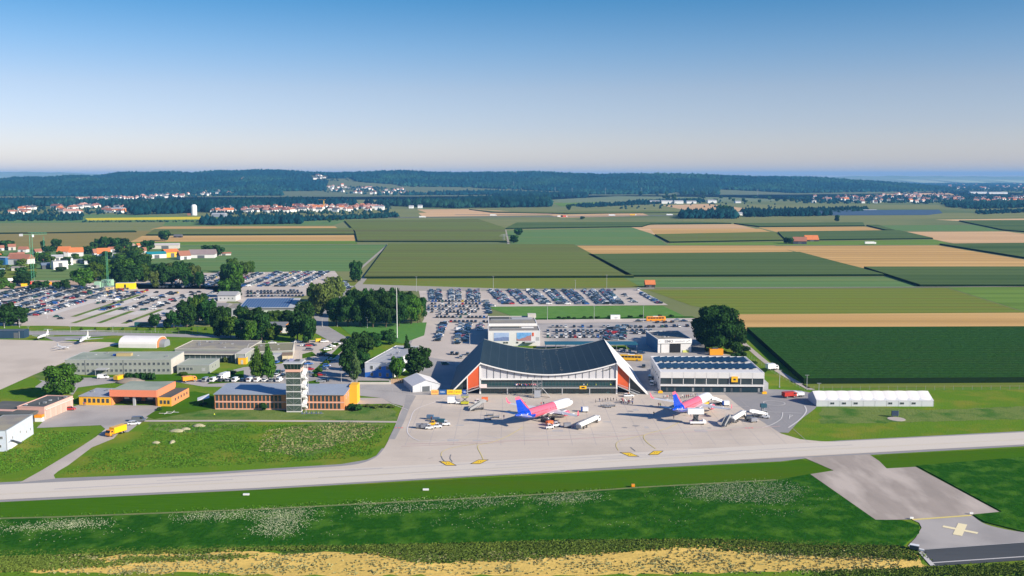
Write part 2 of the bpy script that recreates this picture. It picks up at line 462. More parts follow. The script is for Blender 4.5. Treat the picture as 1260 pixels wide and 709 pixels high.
far_hill('distant_hills', [-80,0,60,110,160,240], [210.5,211,211.5,213,216,220], 17500, 3200, M_far)
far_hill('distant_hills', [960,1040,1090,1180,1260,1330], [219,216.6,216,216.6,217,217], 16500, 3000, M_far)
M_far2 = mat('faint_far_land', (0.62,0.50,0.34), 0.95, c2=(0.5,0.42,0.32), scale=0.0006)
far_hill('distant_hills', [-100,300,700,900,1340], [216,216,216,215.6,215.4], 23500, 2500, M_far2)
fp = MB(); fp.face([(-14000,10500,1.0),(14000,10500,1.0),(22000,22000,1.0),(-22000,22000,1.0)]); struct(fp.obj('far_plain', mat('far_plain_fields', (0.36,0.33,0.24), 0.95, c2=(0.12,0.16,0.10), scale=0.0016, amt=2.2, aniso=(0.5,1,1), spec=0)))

# ------------------------------------------------------------------ woods that read as one mass
OCT = np.array([(1,0,.35),(0.3,0.95,.35),(-.8,.6,.35),(-.8,-.6,.35),(0.3,-.95,.35),(0.02,0.03,1.0),(0.6,0,0),(-.5,.4,0),(-.5,-.4,0)], float)
OCF = np.array([(0,1,5),(1,2,5),(2,3,5),(3,4,5),(4,0,5),(6,1,0),(6,2,1),(7,3,2),(8,4,3),(6,0,4)], int)
def blobs(pos, size, hgt):
    n = len(pos); a = rng.uniform(0, 6.28, n); c, s = np.cos(a), np.sin(a)
    J = 1 + rng.uniform(-.22, .22, (n, 9, 3))
    T = OCT[None] * J
    x = (T[:,:,0]*c[:,None]-T[:,:,1]*s[:,None])*size[:,None]; y = (T[:,:,0]*s[:,None]+T[:,:,1]*c[:,None])*size[:,None]
    z = T[:,:,2]*hgt[:,None]
    V = np.stack([x+pos[:,0:1], y+pos[:,1:2], z+pos[:,2:3]], 2).reshape(-1, 3)
    Fc = (OCF[None] + (np.arange(n)*9)[:,None,None]).reshape(-1, 3)
    return V, Fc
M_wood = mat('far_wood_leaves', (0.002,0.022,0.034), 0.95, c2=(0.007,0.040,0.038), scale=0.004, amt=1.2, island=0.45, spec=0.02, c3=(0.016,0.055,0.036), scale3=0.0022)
def inpoly(px, py, poly):
    r = np.zeros(len(px), bool); n = len(poly); j = n-1
    for i in range(n):
        xi, yi = poly[i]; xj, yj = poly[j]
        c = ((yi > py) != (yj > py)) & (px < (xj-xi)*(py-yi)/((yj-yi) or 1e-9)+xi)
        r ^= c; j = i
    return r
def apix(X, Y, Z):
    z = Z - H; d = Y*CT - z*ST; u = Y*ST + z*CT
    return CX + F*X/d, CY - F*u/d
# ridge forest, with the clearings of the photo left open
n = 82000
X = rng.uniform(-4300, 3600, n); Y = rng.uniform(4150, 7600, n)
keep = Y < 7300
Z = ridge_h(X, Y); px, py = apix(X, Y, Z)
keep &= (Z > 1.5) & (px > -40) & (px < 1180)
for clr in ([(345,235.5),(412,235),(412,241),(350,243)], [(404,220),(430,219.5),(440,224),(480,227),(500,230),(560,230.5),(690,236),(690,240),(600,237),(505,240),(400,242),(400,231)],
            [(383,216),(404,216),(406,221),(402,224),(384,224)], [(845,228),(880,228),(884,232),(850,232)],
            [(35,247),(100,243),(215,240.5),(296,236.5),(296,239.5),(215,243.5),(110,249),(35,254)], [(848,219.5),(880,219.5),(880,222),(848,222)],
            [(880,233),(980,238),(1100,236),(1180,240),(1180,250),(700,250),(690,241),(790,241)]):
    keep &= ~inpoly(px, py, clr)
X, Y, Z = X[keep], Y[keep], Z[keep]; n = len(X)
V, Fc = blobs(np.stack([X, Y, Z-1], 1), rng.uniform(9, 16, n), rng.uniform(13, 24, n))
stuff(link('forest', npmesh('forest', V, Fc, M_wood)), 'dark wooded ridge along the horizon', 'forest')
def wood(poly, dens, h, lab, name='woodland', seed=0, size=None):
    W = [P(*p) for p in poly]
    xs = [p.x for p in W]; ys = [p.y for p in W]
    A = (max(xs)-min(xs))*(max(ys)-min(ys)); n = int(A*dens)
    X = rng.uniform(min(xs), max(xs), n); Y = rng.uniform(min(ys), max(ys), n)
    k = inpoly(X, Y, [(p.x, p.y) for p in W]); X, Y = X[k], Y[k]; n = len(X)
    hh = rng.uniform(0.6, 1.1, n)*h
    V, Fc = blobs(np.stack([X, Y, np.maximum(ridge_h(X, Y), 0)-0.5], 1), hh*rng.uniform(.38, .55, n) if size is None else np.full(n, size), hh)
    stuff(link(name, npmesh(name, V, Fc, M_wood)), lab, 'woodland')
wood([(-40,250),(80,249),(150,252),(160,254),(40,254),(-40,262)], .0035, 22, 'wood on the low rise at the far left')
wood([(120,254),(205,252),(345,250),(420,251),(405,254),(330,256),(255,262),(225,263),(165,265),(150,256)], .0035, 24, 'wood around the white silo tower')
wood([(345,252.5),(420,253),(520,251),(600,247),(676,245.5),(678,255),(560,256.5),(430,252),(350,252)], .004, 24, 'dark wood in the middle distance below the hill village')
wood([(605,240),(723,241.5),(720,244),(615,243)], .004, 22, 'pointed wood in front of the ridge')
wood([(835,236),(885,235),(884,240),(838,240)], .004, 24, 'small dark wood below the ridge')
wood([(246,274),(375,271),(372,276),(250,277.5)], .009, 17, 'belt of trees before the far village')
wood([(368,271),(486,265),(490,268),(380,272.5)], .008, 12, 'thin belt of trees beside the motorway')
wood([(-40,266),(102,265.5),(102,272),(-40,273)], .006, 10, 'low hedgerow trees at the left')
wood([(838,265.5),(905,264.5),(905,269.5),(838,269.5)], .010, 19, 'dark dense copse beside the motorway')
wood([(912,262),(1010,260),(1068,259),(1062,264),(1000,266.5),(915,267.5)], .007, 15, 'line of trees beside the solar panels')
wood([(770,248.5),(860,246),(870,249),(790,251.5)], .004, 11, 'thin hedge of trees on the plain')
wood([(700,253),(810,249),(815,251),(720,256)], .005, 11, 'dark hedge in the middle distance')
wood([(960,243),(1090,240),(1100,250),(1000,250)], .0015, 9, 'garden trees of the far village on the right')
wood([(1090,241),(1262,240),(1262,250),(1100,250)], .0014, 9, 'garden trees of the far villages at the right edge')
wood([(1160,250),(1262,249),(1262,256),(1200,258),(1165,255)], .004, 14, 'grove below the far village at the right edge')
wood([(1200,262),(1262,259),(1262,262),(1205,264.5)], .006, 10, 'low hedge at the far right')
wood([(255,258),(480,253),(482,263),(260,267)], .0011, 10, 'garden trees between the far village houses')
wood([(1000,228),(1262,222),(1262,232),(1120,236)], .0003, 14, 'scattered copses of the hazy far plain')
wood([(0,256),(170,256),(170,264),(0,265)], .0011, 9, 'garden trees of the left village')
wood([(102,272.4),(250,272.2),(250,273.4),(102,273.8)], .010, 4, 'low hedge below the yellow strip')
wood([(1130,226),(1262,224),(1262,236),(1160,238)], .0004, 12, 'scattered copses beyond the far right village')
# ------------------------------------------------------------------ airfield ground
M_grass = mat('airfield_grass', (0.065,0.145,0.028), 0.95, c2=(0.105,0.190,0.040), scale=1.1, amt=1.5, bump=0.3, spec=0.05, c3=(0.145,0.175,0.055), scale3=0.06, detail=10)
M_mown = mat('mown_grass', (0.045,0.135,0.020), 0.95, c2=(0.105,0.195,0.034), scale=0.8, amt=1.6, bump=0.2, aniso=(0.15,1.2,1), spec=0.05, c3=(0.10,0.15,0.03), scale3=0.035, detail=8)
M_deep = mat('deep_meadow', (0.008,0.060,0.014), 0.95, c2=(0.058,0.150,0.044), scale=0.6, amt=1.5, bump=0.5, spec=0.05, c3=(0.10,0.18,0.06), scale3=0.16, detail=12)
M_patch = mat('rough_grass', (0.15,0.19,0.075), 0.95, c2=(0.21,0.225,0.10), scale=0.9, amt=1.4, bump=0.4, spec=0.05, c3=(0.07,0.15,0.04), scale3=0.09, detail=8)
M_straw = mat('straw_stubble', (0.46,0.345,0.155), 0.95, c2=(0.37,0.275,0.12), scale=0.9, amt=1.2, bump=0.35, aniso=(0.6,1.4,1), spec=0.05, c3=(0.52,0.38,0.17), scale3=0.07, detail=9)
M_weedbed = mat('weed_bed', (0.025,0.070,0.022), 0.95, c2=(0.07,0.12,0.035), scale=0.7, amt=1.4, bump=0.8, spec=0.05, detail=8)
M_conc = mat('apron_concrete', (0.52,0.475,0.455), 0.85, c2=(0.46,0.42,0.40), scale=0.06, amt=1.2, c3=(0.43,0.39,0.37), scale3=0.035, spec=0.2, detail=9)
M_conc2 = mat('taxiway_concrete', (0.56,0.525,0.51), 0.85, c2=(0.50,0.465,0.45), scale=0.05, amt=1.2, aniso=(0.2,2,1), spec=0.2, detail=9)
M_asph = mat('grey_asphalt', (0.25,0.245,0.245), 0.9, c2=(0.30,0.285,0.28), scale=0.15, amt=1.0, spec=0.2, detail=8)
M_asph2 = mat('light_asphalt', (0.36,0.335,0.315), 0.9, c2=(0.42,0.39,0.36), scale=0.1, amt=1.0, spec=0.2, c3=(0.30,0.28,0.265), scale3=0.05, detail=8)
M_dark = mat('dark_asphalt', (0.050,0.056,0.062), 0.85, c2=(0.075,0.08,0.085), scale=0.08, aniso=(0.2,1.5,1), spec=0.2)
M_road = mat('road_asphalt', (0.30,0.285,0.275), 0.9, c2=(0.35,0.33,0.31), scale=0.12, spec=0.2)
M_gravel = mat('gravel', (0.47,0.41,0.36), 0.95, c2=(0.40,0.355,0.31), scale=0.25, amt=1.0, spec=0.1, c3=(0.52,0.46,0.40), scale3=0.04, detail=8)
M_white = mat('white_paint', (0.78,0.77,0.74), 0.7)
M_yel = mat('yellow_paint', (0.66,0.53,0.16), 0.7, c2=(0.66,0.55,0.2), scale=0.5)
M_paley = mat('faded_yellow_paint', (0.62,0.55,0.38), 0.8, c2=(0.55,0.49,0.40), scale=0.2)
M_black = mat('black_paint', (0.03,0.03,0.035), 0.7)
M_redp = mat('faded_red_paint', (0.62,0.30,0.27), 0.8)
# whole airfield green
sheet('grass', [(-150,402),(1400,402),(1400,720),(-200,720)], 0.02, M_grass)
sheet('grass', [(-150,618),(0,618.5),(300,604),(640,586),(960,569),(1080,561),(1400,545),(1420,600),(960,596),(640,612),(300,627),(-150,649)], 0.05, M_mown)
# deep meadow: standing grass 40 cm high
def slab(name, pts, h, mats, label, cat, jit=0, sub=0):
    w = poly_pts(pts, 0, jit, sub); b = MB(); b.prism([(p[0],p[1]) for p in w], 0.0, h, 0)
    return stuff(b.obj(name, mats), label, cat)
slab('tall_grass', [(-60,646),(0,640),(80,637),(325,628),(640,611),(800,600),(955,592),(996,584.5),(1030,608),(1077,641),(1110,641.5),(1131,648),(1131,657),(1112,672),(1000,672),(900,664),(700,664),(600,668),(300,674),(-60,688)], 0.35, M_deep, 'deep green meadow below the taxiway with white flowers', 'meadow')
slab('tall_grass', [(1128,574),(1300,560),(1330,640),(1262,656),(1212,643.5),(1197,634.5),(1233,631)], 0.35, M_deep, 'deep green meadow to the right of the old concrete pad', 'meadow')
sheet('grass', [(1085,560),(1300,549),(1300,561),(1127,574.5),(1090,576.5),(1084,568)], 0.06, M_mown)
sheet('grass', [(978,583),(1024,578),(985,565),(960,570),(955,590)], 0.06, M_mown)
# stubble at the bottom
sheet('stubble', [(-60,690),(60,694),(130,686),(200,680),(300,679),(420,680),(470,682),(560,692),(640,684),(760,676),(830,669),(960,670),(1080,674),(1112,674),(1130,684),(1150,700),(1200,724),(-60,740)], 0.07, M_straw, jit=2.6, sub=3.5)
sheet('weeds', [(-60,680),(300,670),(460,670),(700,663),(900,663),(1112,672),(1128,684),(1128,690),(960,676),(830,674),(760,681),(640,690),(560,697),(470,682),(300,678),(130,686),(-60,696)], 0.068, M_weedbed, jit=2.0, sub=3)
sheet('grass', [(-60,704),(250,706),(420,709),(700,708.5),(960,704),(1140,699),(1262,691),(1400,690),(1400,740),(-60,740)], 0.085, M_grass, jit=1.0, sub=3)
# dry and pale patches
for pts in ([(345,527),(400,519),(475,521),(462,533),(420,541),(405,556),(372,563),(340,556),(352,542)], [(185,520),(300,521),(305,526),(240,533),(180,528)],
            [(325,628),(385,626),(372,645),(352,662),(318,668),(318,640)], [(190,500),(480,499),(494,517),(182,517)], [(20,452),(95,448),(70,462),(30,474)],
            [(1010,495),(1140,505),(1260,500),(1300,515),(1120,520),(1010,522)]):
    sheet('grass', pts, 0.045, M_patch, jit=1.2, sub=3.0)
b = MB(); stripe_mb(b, [(-20,640),(80,637.5),(325,628),(640,611.5),(790,601),(955,592)], 1.1, 0.38); stuff(b.obj('dry_verge', mat('dry_verge_straw',(0.24,0.22,0.09),0.95,c2=(0.06,0.14,0.03),scale=0.25,amt=1.5)), 'thin dry straw line between mown grass and deep meadow', 'dry grass')
# shoulders, taxiway, apron
sheet('taxiway_shoulder', [(-150,601),(0,594),(22,593),(55,589),(66,589),(260,581.5),(420,571.5),(452,566),(463,561),(470,552),(1000,545),(1034,542.4),(1260,530.8),(1400,524),(1400,541),(1262,549.3),(1082,559.5),(996,564),(960,568.2),(620,585),(320,602.8),(0,618.2),(-150,625)], 0.10, M_asph)
top = smooth_line([(420,574),(440,571.5),(456,566.5),(467,559),(476,546),(487,522),(492,508),(497,498)], 5)
sheet('apron', [(-150,603.5),(0,597),(260,584.5)] + top + [(499,491),(510,486.5),(700,485.5),(893,486.5),(908,499),(928,513),(961,534),(985,541),(1010,543.5),(1034,544),(1260,532.8),(1400,526),(1400,538),(1262,546.7),(960,564),(620,581.3),(320,599.2),(0,615.6),(-150,622)], 0.13, M_conc)
b = MB(); stripe_mb(b, [(-150,612.5),(0,606),(320,591.8),(620,575),(960,555),(1262,539.7),(1400,532)], 15, 0.16); struct(b.obj('taxiway', M_conc2))
sheet('apron_asphalt', smooth_line([(893,486.5),(900,479.5),(985,481),(1003,490),(1005,500),(998,507),(985,517),(972,531)],3) + [(970,533),(958,532.5),(928,513),(908,499)], 0.11, M_asph)
sheet('road', [(405,471),(560,474),(560,487),(511,487),(500,490),(496,500),(483,497),(470,490),(440,487),(432,486)], 0.105, M_asph2)
sheet('verge_strip', [(500,486),(497,500),(487.5,522),(478,541),(486,541),(497,520),(505,500),(512,487.5)], 0.14, M_road)
# old connector pad and runway corner
sheet('concrete_pad', [(989,563.5),(1069.5,559.5),(1082,568),(1091,577),(1126.5,575),(1231.5,631.5),(1195,634),(1121.6,639.8),(1078,640.6),(997,584),(1026,579.5)], 0.15, mat('old_concrete', (0.42,0.385,0.355), 0.9, c2=(0.29,0.27,0.25), scale=0.10, amt=0.9, aniso=(1.6,0.5,1), spec=0.0, c3=(0.50,0.465,0.43), scale3=0.07, detail=10))
sheet('connector', smooth_line([(1195,634),(1209,644),(1228,650),(1262,656),(1330,662)],3)+[(1330,666),(1262,667.5),(1129,677),(1117,672.5),(1127,662),(1134,650),(1131,644),(1121.6,639.8)], 0.155, M_asph2)
sheet('runway', [(1129,677),(1262,667.6),(1400,657),(1400,681),(1262,690),(1148,697.5)], 0.165, M_dark)
b = MB(); stripe_mb(b, [(1145,693.5),(1262,685.6),(1400,676)], 0.5, 0.19); stripe_mb(b, [(1129,677.6),(1262,668),(1400,658)], 0.25, 0.19); stripe_mb(b, [(1131,678),(1148,697)], 1.2, 0.185)
struct(b.obj('runway_markings', mat('worn_white', (0.5,0.48,0.46), 0.8)))
b = MB(); stripe_mb(b, [(1123,640.4),(1195,635)], 0.9, 0.20); struct(b.obj('hold_line', M_yel))
b = MB(); stripe_mb(b, [(1160,648.5),(1203,657)], 1.5, 0.21); stripe_mb(b, [(1184.5,645.5),(1178,659.5)], 2.3, 0.214)
struct(b.obj('closed_cross_marking', mat('cross_cream', (0.78,0.68,0.42), 0.8)))
# painted guide lines
b = MB()
stripe_mb(b, [(-60,612),(320,593),(620,576.5),(960,556.5),(1262,541.3)], 0.35, 0.20)
struct(b.obj('centre_line', M_paley))
b = MB()
stripe_mb(b, [(644,526),(625,537),(605,545),(590,548),(588,552),(592,560),(595,567)], 0.26, 0.21, sm=4)
stripe_mb(b, [(589,546.5),(560,551),(545,556),(543,562),(546,567)], 0.2, 0.215, sm=4)
stripe_mb(b, [(838,519),(820,528),(798,534),(792,538),(796,545),(807,553)], 0.26, 0.21, sm=4)
stripe_mb(b, [(794,535.5),(775,540),(761,544),(758,549),(761,555)], 0.2, 0.215, sm=4)
struct(b.obj('stand_lead_in_lines', M_yel))
b = MB()
stripe_mb(b, [(560,487),(530,497),(511,505),(505,517),(501,531),(507,539),(516,543)], 0.35, 0.20, sm=4)
stripe_mb(b, [(514,543.5),(700,536),(900,526),(930,527)], 0.3, 0.20)
stripe_mb(b, [(480,497),(502,505)], 0.3, 0.2)
struct(b.obj('apron_service_lines', mat('line_white', (0.66,0.62,0.60), 0.8)))
b = MB(); stripe_mb(b, [(500,547),(700,541),(900,529),(960,525)], 0.45, 0.205)
stripe_mb(b, [(494,550),(620,545)], 0.3, 0.205); struct(b.obj('red_clearance_line', mat('pale_red_line', (0.60,0.44,0.42), 0.8)))
b = MB()
c = P(952.5, 496.5)
ring = [(c.x+4.6*math.cos(t*math.pi/12), c.y+4.6*math.sin(t*math.pi/12)) for t in range(25)]
for (x0,y0),(x1,y1) in zip(ring, ring[1:]):
    f = 0.93; b.face([(x0,y0,.2),(c.x+(x0-c.x)*f,c.y+(y0-c.y)*f,.2),(c.x+(x1-c.x)*f,c.y+(y1-c.y)*f,.2),(x1,y1,.2)][::-1])
stripe_mb(b, [(938,507),(986,509)], 0.3, 0.2); stripe_mb(b, [(990,500),(992,507),(984,517),(970,527)], 0.5, 0.205, sm=4)
stripe_mb(b, [(963,508),(961,516),(950,523),(938,527)], 0.35, 0.2, sm=4); stripe_mb(b, [(972,511),(971,516)], 0.3, 0.21); stripe_mb(b, [(971.5,511),(975.5,512),(972,513.6)], 0.3, 0.212)
struct(b.obj('parking_position_markings', mat('mark_white', (0.62,0.60,0.57), 0.8)))
for (x, y, s) in ((551,571,1),(590,569,-1),(774.5,560,1),(807,558,-1)):
    c = P(x, y); b = MB()
    q = lambda w_, h_, z: [(c.x-w_-s*0.9,c.y+h_,z),(c.x-w_+s*0.9,c.y-h_,z),(c.x+w_+s*0.9,c.y-h_,z),(c.x+w_-s*0.9,c.y+h_,z)][::-1]
    def dq(w_, h_, z, m):
        p = [(c.x-w_-s*h_*0.55,c.y+h_,z),(c.x-w_+s*h_*0.55,c.y-h_,z),(c.x+w_+s*h_*0.55,c.y-h_,z),(c.x+w_-s*h_*0.55,c.y+h_,z)]
        b.face(p, m)
    dq(1.75, 2.5, 0.22, 1); dq(1.45, 2.05, 0.226, 0)
    for k in (-0.5, 0.3): b.box(c.x+k, c.x+k+0.16, c.y-0.5, c.y+0.5, 0.229, 0.231, 1)
    struct(b.obj('stand_number_marking', [mat('sign_yellow', (0.80,0.52,0.03), 0.7), M_black]))
for (x, y) in ((490,527),(921,527.2),(700,526)):
    b = MB(); c = P(x, y)
    for k in (-1.2, 0, 1.1): b.box(c.x+k, c.x+k+0.7, c.y-0.5, c.y+0.5, 0.2, 0.21, 0)
    struct(b.obj('red_ground_marking', mat('red_mark', (0.75,0.22,0.18), 0.8)))
b = MB()
for s in ([(543,562),(545,566),(549,570)],[(555,560),(554,565),(557,569)],[(776,551),(782,556)],[(527,565),(533,564)]): stripe_mb(b, s, 0.25, 0.232, sm=3)
struct(b.obj('tyre_marks', mat('rubber_marks', (0.25,0.24,0.24), 0.8)))
# concrete joints on the apron
b = MB()
for k in range(16):
    y = 492 + k*5.0
    stripe_mb(b, [(502+max(0,(500-y))*0.2-(y-492)*0.28, y), (905+(y-492)*1.1 if y < 535 else 960, y-1)], 0.16, 0.137)
for k in range(18):
    X = -38 + k*8.5
    a_, c_ = Vector((X, 330, 0)), Vector((X, 412, 0))
    b.box(X-0.08, X+0.08, 338, 411, 0.1372, 0.1376)
struct(b.obj('slab_joints', mat('joint', (0.40,0.36,0.345), 0.9)))
b = MB()
stripe_mb(b, [(250,430.6),(250.2,430.8)], 0.1, 0.1)
b = MB(); rs = random.Random(8)
for k in range(9):
    y0 = 607.5+rs.uniform(-6,6); x0 = rs.uniform(-40,900); x1 = x0+rs.uniform(150,420); sl = (541.3-612)/1322
    stripe_mb(b, [(x0, y0+(x0)*sl),((x0+x1)/2, y0+(x0+x1)/2*sl),(x1, y0+x1*sl)], rs.uniform(.25,.7), 0.18+k*.001)
for k in range(16):
    x0 = rs.uniform(520,900); y0 = rs.uniform(500,548); stripe_mb(b, [(x0,y0),(x0+rs.uniform(8,40),y0-rs.uniform(-3,9))], rs.uniform(.2,.5), 0.15+k*.001)
struct(b.obj('tyre_streaks', mat('streak_grey', (0.43,0.395,0.375), .9, c2=(0.50,0.46,0.44), scale=.2)))
b = MB()
for k in range(11):
    c = P(rs.uniform(515,890), rs.uniform(496,545)); w_ = rs.uniform(1.5,5); h_ = rs.uniform(1.5,4)
    b.box(c.x,c.x+w_,c.y,c.y+h_,0.139,0.1415+k*.0004)
struct(b.obj('repair_patches', mat('repair_concrete', (0.42,0.39,0.37), .9, c2=(0.47,0.44,0.41), scale=.5)))
b = MB()
for k in range(14):
    c = P(rs.uniform(560,900), rs.uniform(498,532)); r_ = rs.uniform(.4,1.3)
    b.face([(c.x+r_*rs.uniform(.7,1.3)*math.cos(a*.785),c.y+r_*rs.uniform(.7,1.3)*math.sin(a*.785),0.146+k*.0005) for a in range(8)])
struct(b.obj('oil_stains', mat('oil_stain', (0.30,0.28,0.265), .8)))
# left side: yards, roads, paths
sheet('yard', [(45,527),(55,517),(81,503),(97,498.5),(200,499.3),(189,508),(178,518),(168,524),(158,532),(140,534),(130,528.5),(124,523.5)], 0.09, M_asph2)
sheet('dirt_road', [(24,594.5),(50,580),(95,553),(118,538),(130,528),(152,527),(140,540),(113,551),(84,573),(72,580),(66,585),(68,589.5),(45,592)], 0.115, M_gravel)
b = MB(); stripe_mb(b, [(172,518.3),(300,518),(400,518.6),(492,519.5)], 2.6, 0.10); struct(b.obj('path', M_gravel))
sheet('left_apron', [(-150,416),(0,418),(62,419.5),(136,421.5),(150,423),(112,432),(82,445),(40,462),(0,480),(-150,525)], 0.09, M_conc)
sheet('road', [(-60,408),(120,408.5),(300,413.5),(300,417),(120,412.5),(-60,412.5)], 0.11, M_road)
sheet('road', [(55,415),(160,411.5),(110,415),(70,421)], 0.105, M_asph)
sheet('yard', [(36,465),(60,470),(94,463.5),(210,462),(262,462),(300,452),(345,448),(372,440),(440,436),(480,468),(560,470),(560,476),(440,479),(372,477),(250,476),(215,470),(150,470),(96,477),(90,486),(60,480),(30,474)], 0.08, M_asph2)
sheet('grass', [(94,462.8),(150,462.2),(150,464.6),(100,465.2)], 0.12, M_mown)
for pts in ([(180,462),(262,459.5),(268,463),(235,469),(178,470)], [(268,462),(300,456),(300,470),(255,473)], [(372,436),(384,433),(390,438),(372,441.5)], [(395,448),(404,440),(420,424),(428,426),(412,440),(392,462),(380,461)], [(378,470),(396,466.5),(392,473.5),(378,473)], [(205,485),(240,482),(262,486),(262,503),(190,516),(180,513),(200,500)]):
    sheet('grass', pts, 0.13, M_mown)
sheet('grass', [(418,401),(525,397),(522,413),(495,423),(470,417),(433,414)], 0.13, mat('bright_lawn', (0.06,0.19,0.02), 0.95, c2=(0.085,0.22,0.03), scale=0.3))
sheet('gravel_yard', [(430,490),(470,490),(482,497),(435,498)], 0.13, M_gravel)
sheet('road', [(386,385),(402,362),(430,352),(436,352),(425,362),(404,385),(404,402),(436,421),(442,428),(436,440),(424,430),(388,410)], 0.12, M_road)
sheet('road', [(436,352),(458,328),(463,328),(446,350),(660,356.5),(805,354),(805,355.6),(660,358.5),(440,358)], 0.12, M_track)
sheet('road', [(500,424),(528,390),(546,392),(533,424),(560,440),(560,474),(520,474),(505,445)], 0.09, M_road)
# car parks
M_park = mat('parking_surface', (0.46,0.41,0.375), 0.9, c2=(0.40,0.36,0.33), scale=0.12, amt=1.0, spec=0.1, c3=(0.50,0.45,0.41), scale3=0.03)
sheet('car_park', [(515,356.6),(785,355.6),(822,375.6),(600,377.6),(602,440),(560,445),(528,440),(505,424),(522,392),(520,380)], 0.10, M_park)
sheet('car_park', [(660,398),(860,396),(870,440),(800,450),(770,425),(660,428)], 0.10, M_asph2)
sheet('road', [(610,393.5),(860,391.5),(862,395.5),(605,399)], 0.13, M_park)
sheet('grass', [(640,392.2),(852,389.6),(856,391.6),(640,394)], 0.15, M_deep)
sheet('car_park', [(-80,352),(90,348),(180,350),(300,352),(262,388),(215,408),(-80,408)], 0.10, M_park)
for X_ in (-322,-293.5,-278,-262,-246):
    b = MB(); b.box(X_-4.2, X_+4.2, 668, 800, 0.12, 0.135); struct(b.obj('gravel_lane', mat('pale_gravel', (0.60,0.56,0.51), 0.95, c2=(0.52,0.48,0.43), scale=0.2)))
for x0,y0,x1,y1 in ((90,390,172,363),(90,398,151,378),(121,398,163,383),(152,398.5,199,381),(100,358,160,352)):
    b = MB(); stripe_mb(b, [(x0,y0),(x1,y1)], 4.0, 0.15); struct(b.obj('grass_strip', M_patch))
sheet('grass', [(-60,402),(55,401),(120,402.5),(290,403),(300,407),(200,408),(120,407),(-60,408)], 0.12, M_grass)
sheet('car_park', [(262,336),(412,333.6),(418,342),(390,362),(300,374),(262,360)], 0.10, M_park)
sheet('car_park', [(160,336),(262,336),(262,356),(170,356)], 0.10, M_park)
sheet('paved_yard', [(560,424),(602,424),(602,438),(668,430),(860,430),(862,440),(800,441),(812,484),(893,487),(893,489),(700,488),(500,488),(520,470)], 0.085, M_asph2)
sheet('paved_yard', [(358,441),(352,428),(360,420),(404,418),(440,424),(440,448),(372,446)], 0.083, M_park)
sheet('grass', [(392,431),(404,427),(412,430),(400,434)], 0.13, M_grass)
sheet('paved_yard', [(795,479),(938,479),(900,481),(895,487),(893,490),(790,490)], 0.082, M_asph2)
sheet('paved_yard', [(850,429),(905,438),(905,446),(800,446)], 0.081, M_asph2)
# inner roads and grass of the left settlement
sheet('grass', [(42,346),(45,336),(95,334),(95,345)], 0.10, M_beet)
sheet('building_ground', [(0,345),(95,345.5),(100,352),(0,356)], 0.12, mat('earth', (0.48,0.33,0.22), 0.95, c2=(0.40,0.29,0.21), scale=0.1))
sheet('grass', [(-60,330),(46,330),(42,346),(-60,350)], 0.11, M_olive)
sheet('grass', [(224,318),(300,318),(290,333),(230,333)], 0.3, M_beet)
sheet('grass', [(0,480),(40,463),(52,470),(30,486),(0,500)], 0.12, M_grass)
# field track on the right and mown verge
b = MB(); stripe_mb(b, [(912,420),(950,452),(988,475),(1000,480)], 3.0, 0.12, sm=3); struct(b.obj('track', M_gravel))
sheet('verge', [(986,473),(1300,471),(1300,476),(993,478)], 0.12, M_olive)
b = MB(); c = P(1103, 516); b.cyl((c.x,c.y,0.05),(c.x,c.y,0.16), 3.4, n=14); struct(b.obj('gravel_patch', M_gravel))

# ---- flowers, weeds and tufts that nobody could count
def tufts(name, n, sample, size, hgt, m, lab, cat, quads=3, z=0.0):
    pts = sample(n); n = len(pts)
    a = rng.uniform(0, math.pi, (n, quads)); s = rng.uniform(.6, 1.4, (n, quads))*size; h = rng.uniform(.6, 1.4, (n, quads))*hgt
    dx, dy = np.cos(a)*s, np.sin(a)*s
    ox = rng.uniform(-.5, .5, (n, quads))*size; oy = rng.uniform(-.5, .5, (n, quads))*size
    X = pts[:,0:1]+ox; Y = pts[:,1:2]+oy
    lean = rng.uniform(-.5, .5, (n, quads))*size
    V = np.stack([np.stack([X-dx, Y-dy, X*0+z], 2), np.stack([X+dx, Y+dy, X*0+z], 2), np.stack([X+dx*1.2+lean, Y+dy*1.2+lean, z+h], 2), np.stack([X-dx*1.2+lean, Y-dy*1.2-lean, z+h*.8], 2)], 2).reshape(-1, 3)
    Fc = np.arange(len(V)).reshape(-1, 4)
    return stuff(link(name, npmesh(name, V, Fc, m)), lab, cat)
def from_polys(polys, clump=0.0, cs=3.0, soft=0.0):
    def f(n):
        out = []
        for poly, wgt in polys:
            W = [P(*p) for p in poly]; xs = [p.x for p in W]; ys = [p.y for p in W]; k = int(n*wgt)
            X = rng.uniform(min(xs), max(xs), k); Y = rng.uniform(min(ys), max(ys), k)
            if soft: pass
            if clump:
                c = rng.choice(k, max(2, int(k*clump))); j = rng.integers(0, len(c), k)
                X = X[c][j] + rng.normal(0, cs, k); Y = Y[c][j] + rng.normal(0, cs*.7, k)
            q = inpoly(X, Y, [(p.x, p.y) for p in W]); out.append(np.stack([X[q]+rng.normal(0, soft, q.sum())*1.6, Y[q]+rng.normal(0, soft, q.sum())], 1) if soft else np.stack([X[q], Y[q]], 1))
        return np.concatenate(out)
    return f
M_weed = mat('weed_leaves', (0.030,0.080,0.030), 0.9, c2=(0.110,0.140,0.045), scale=0.12, amt=2.0, island=0.45, spec=0.05)
M_flw = mat('white_umbels', (0.42,0.46,0.30), 0.9, island=0.3, spec=0.05)
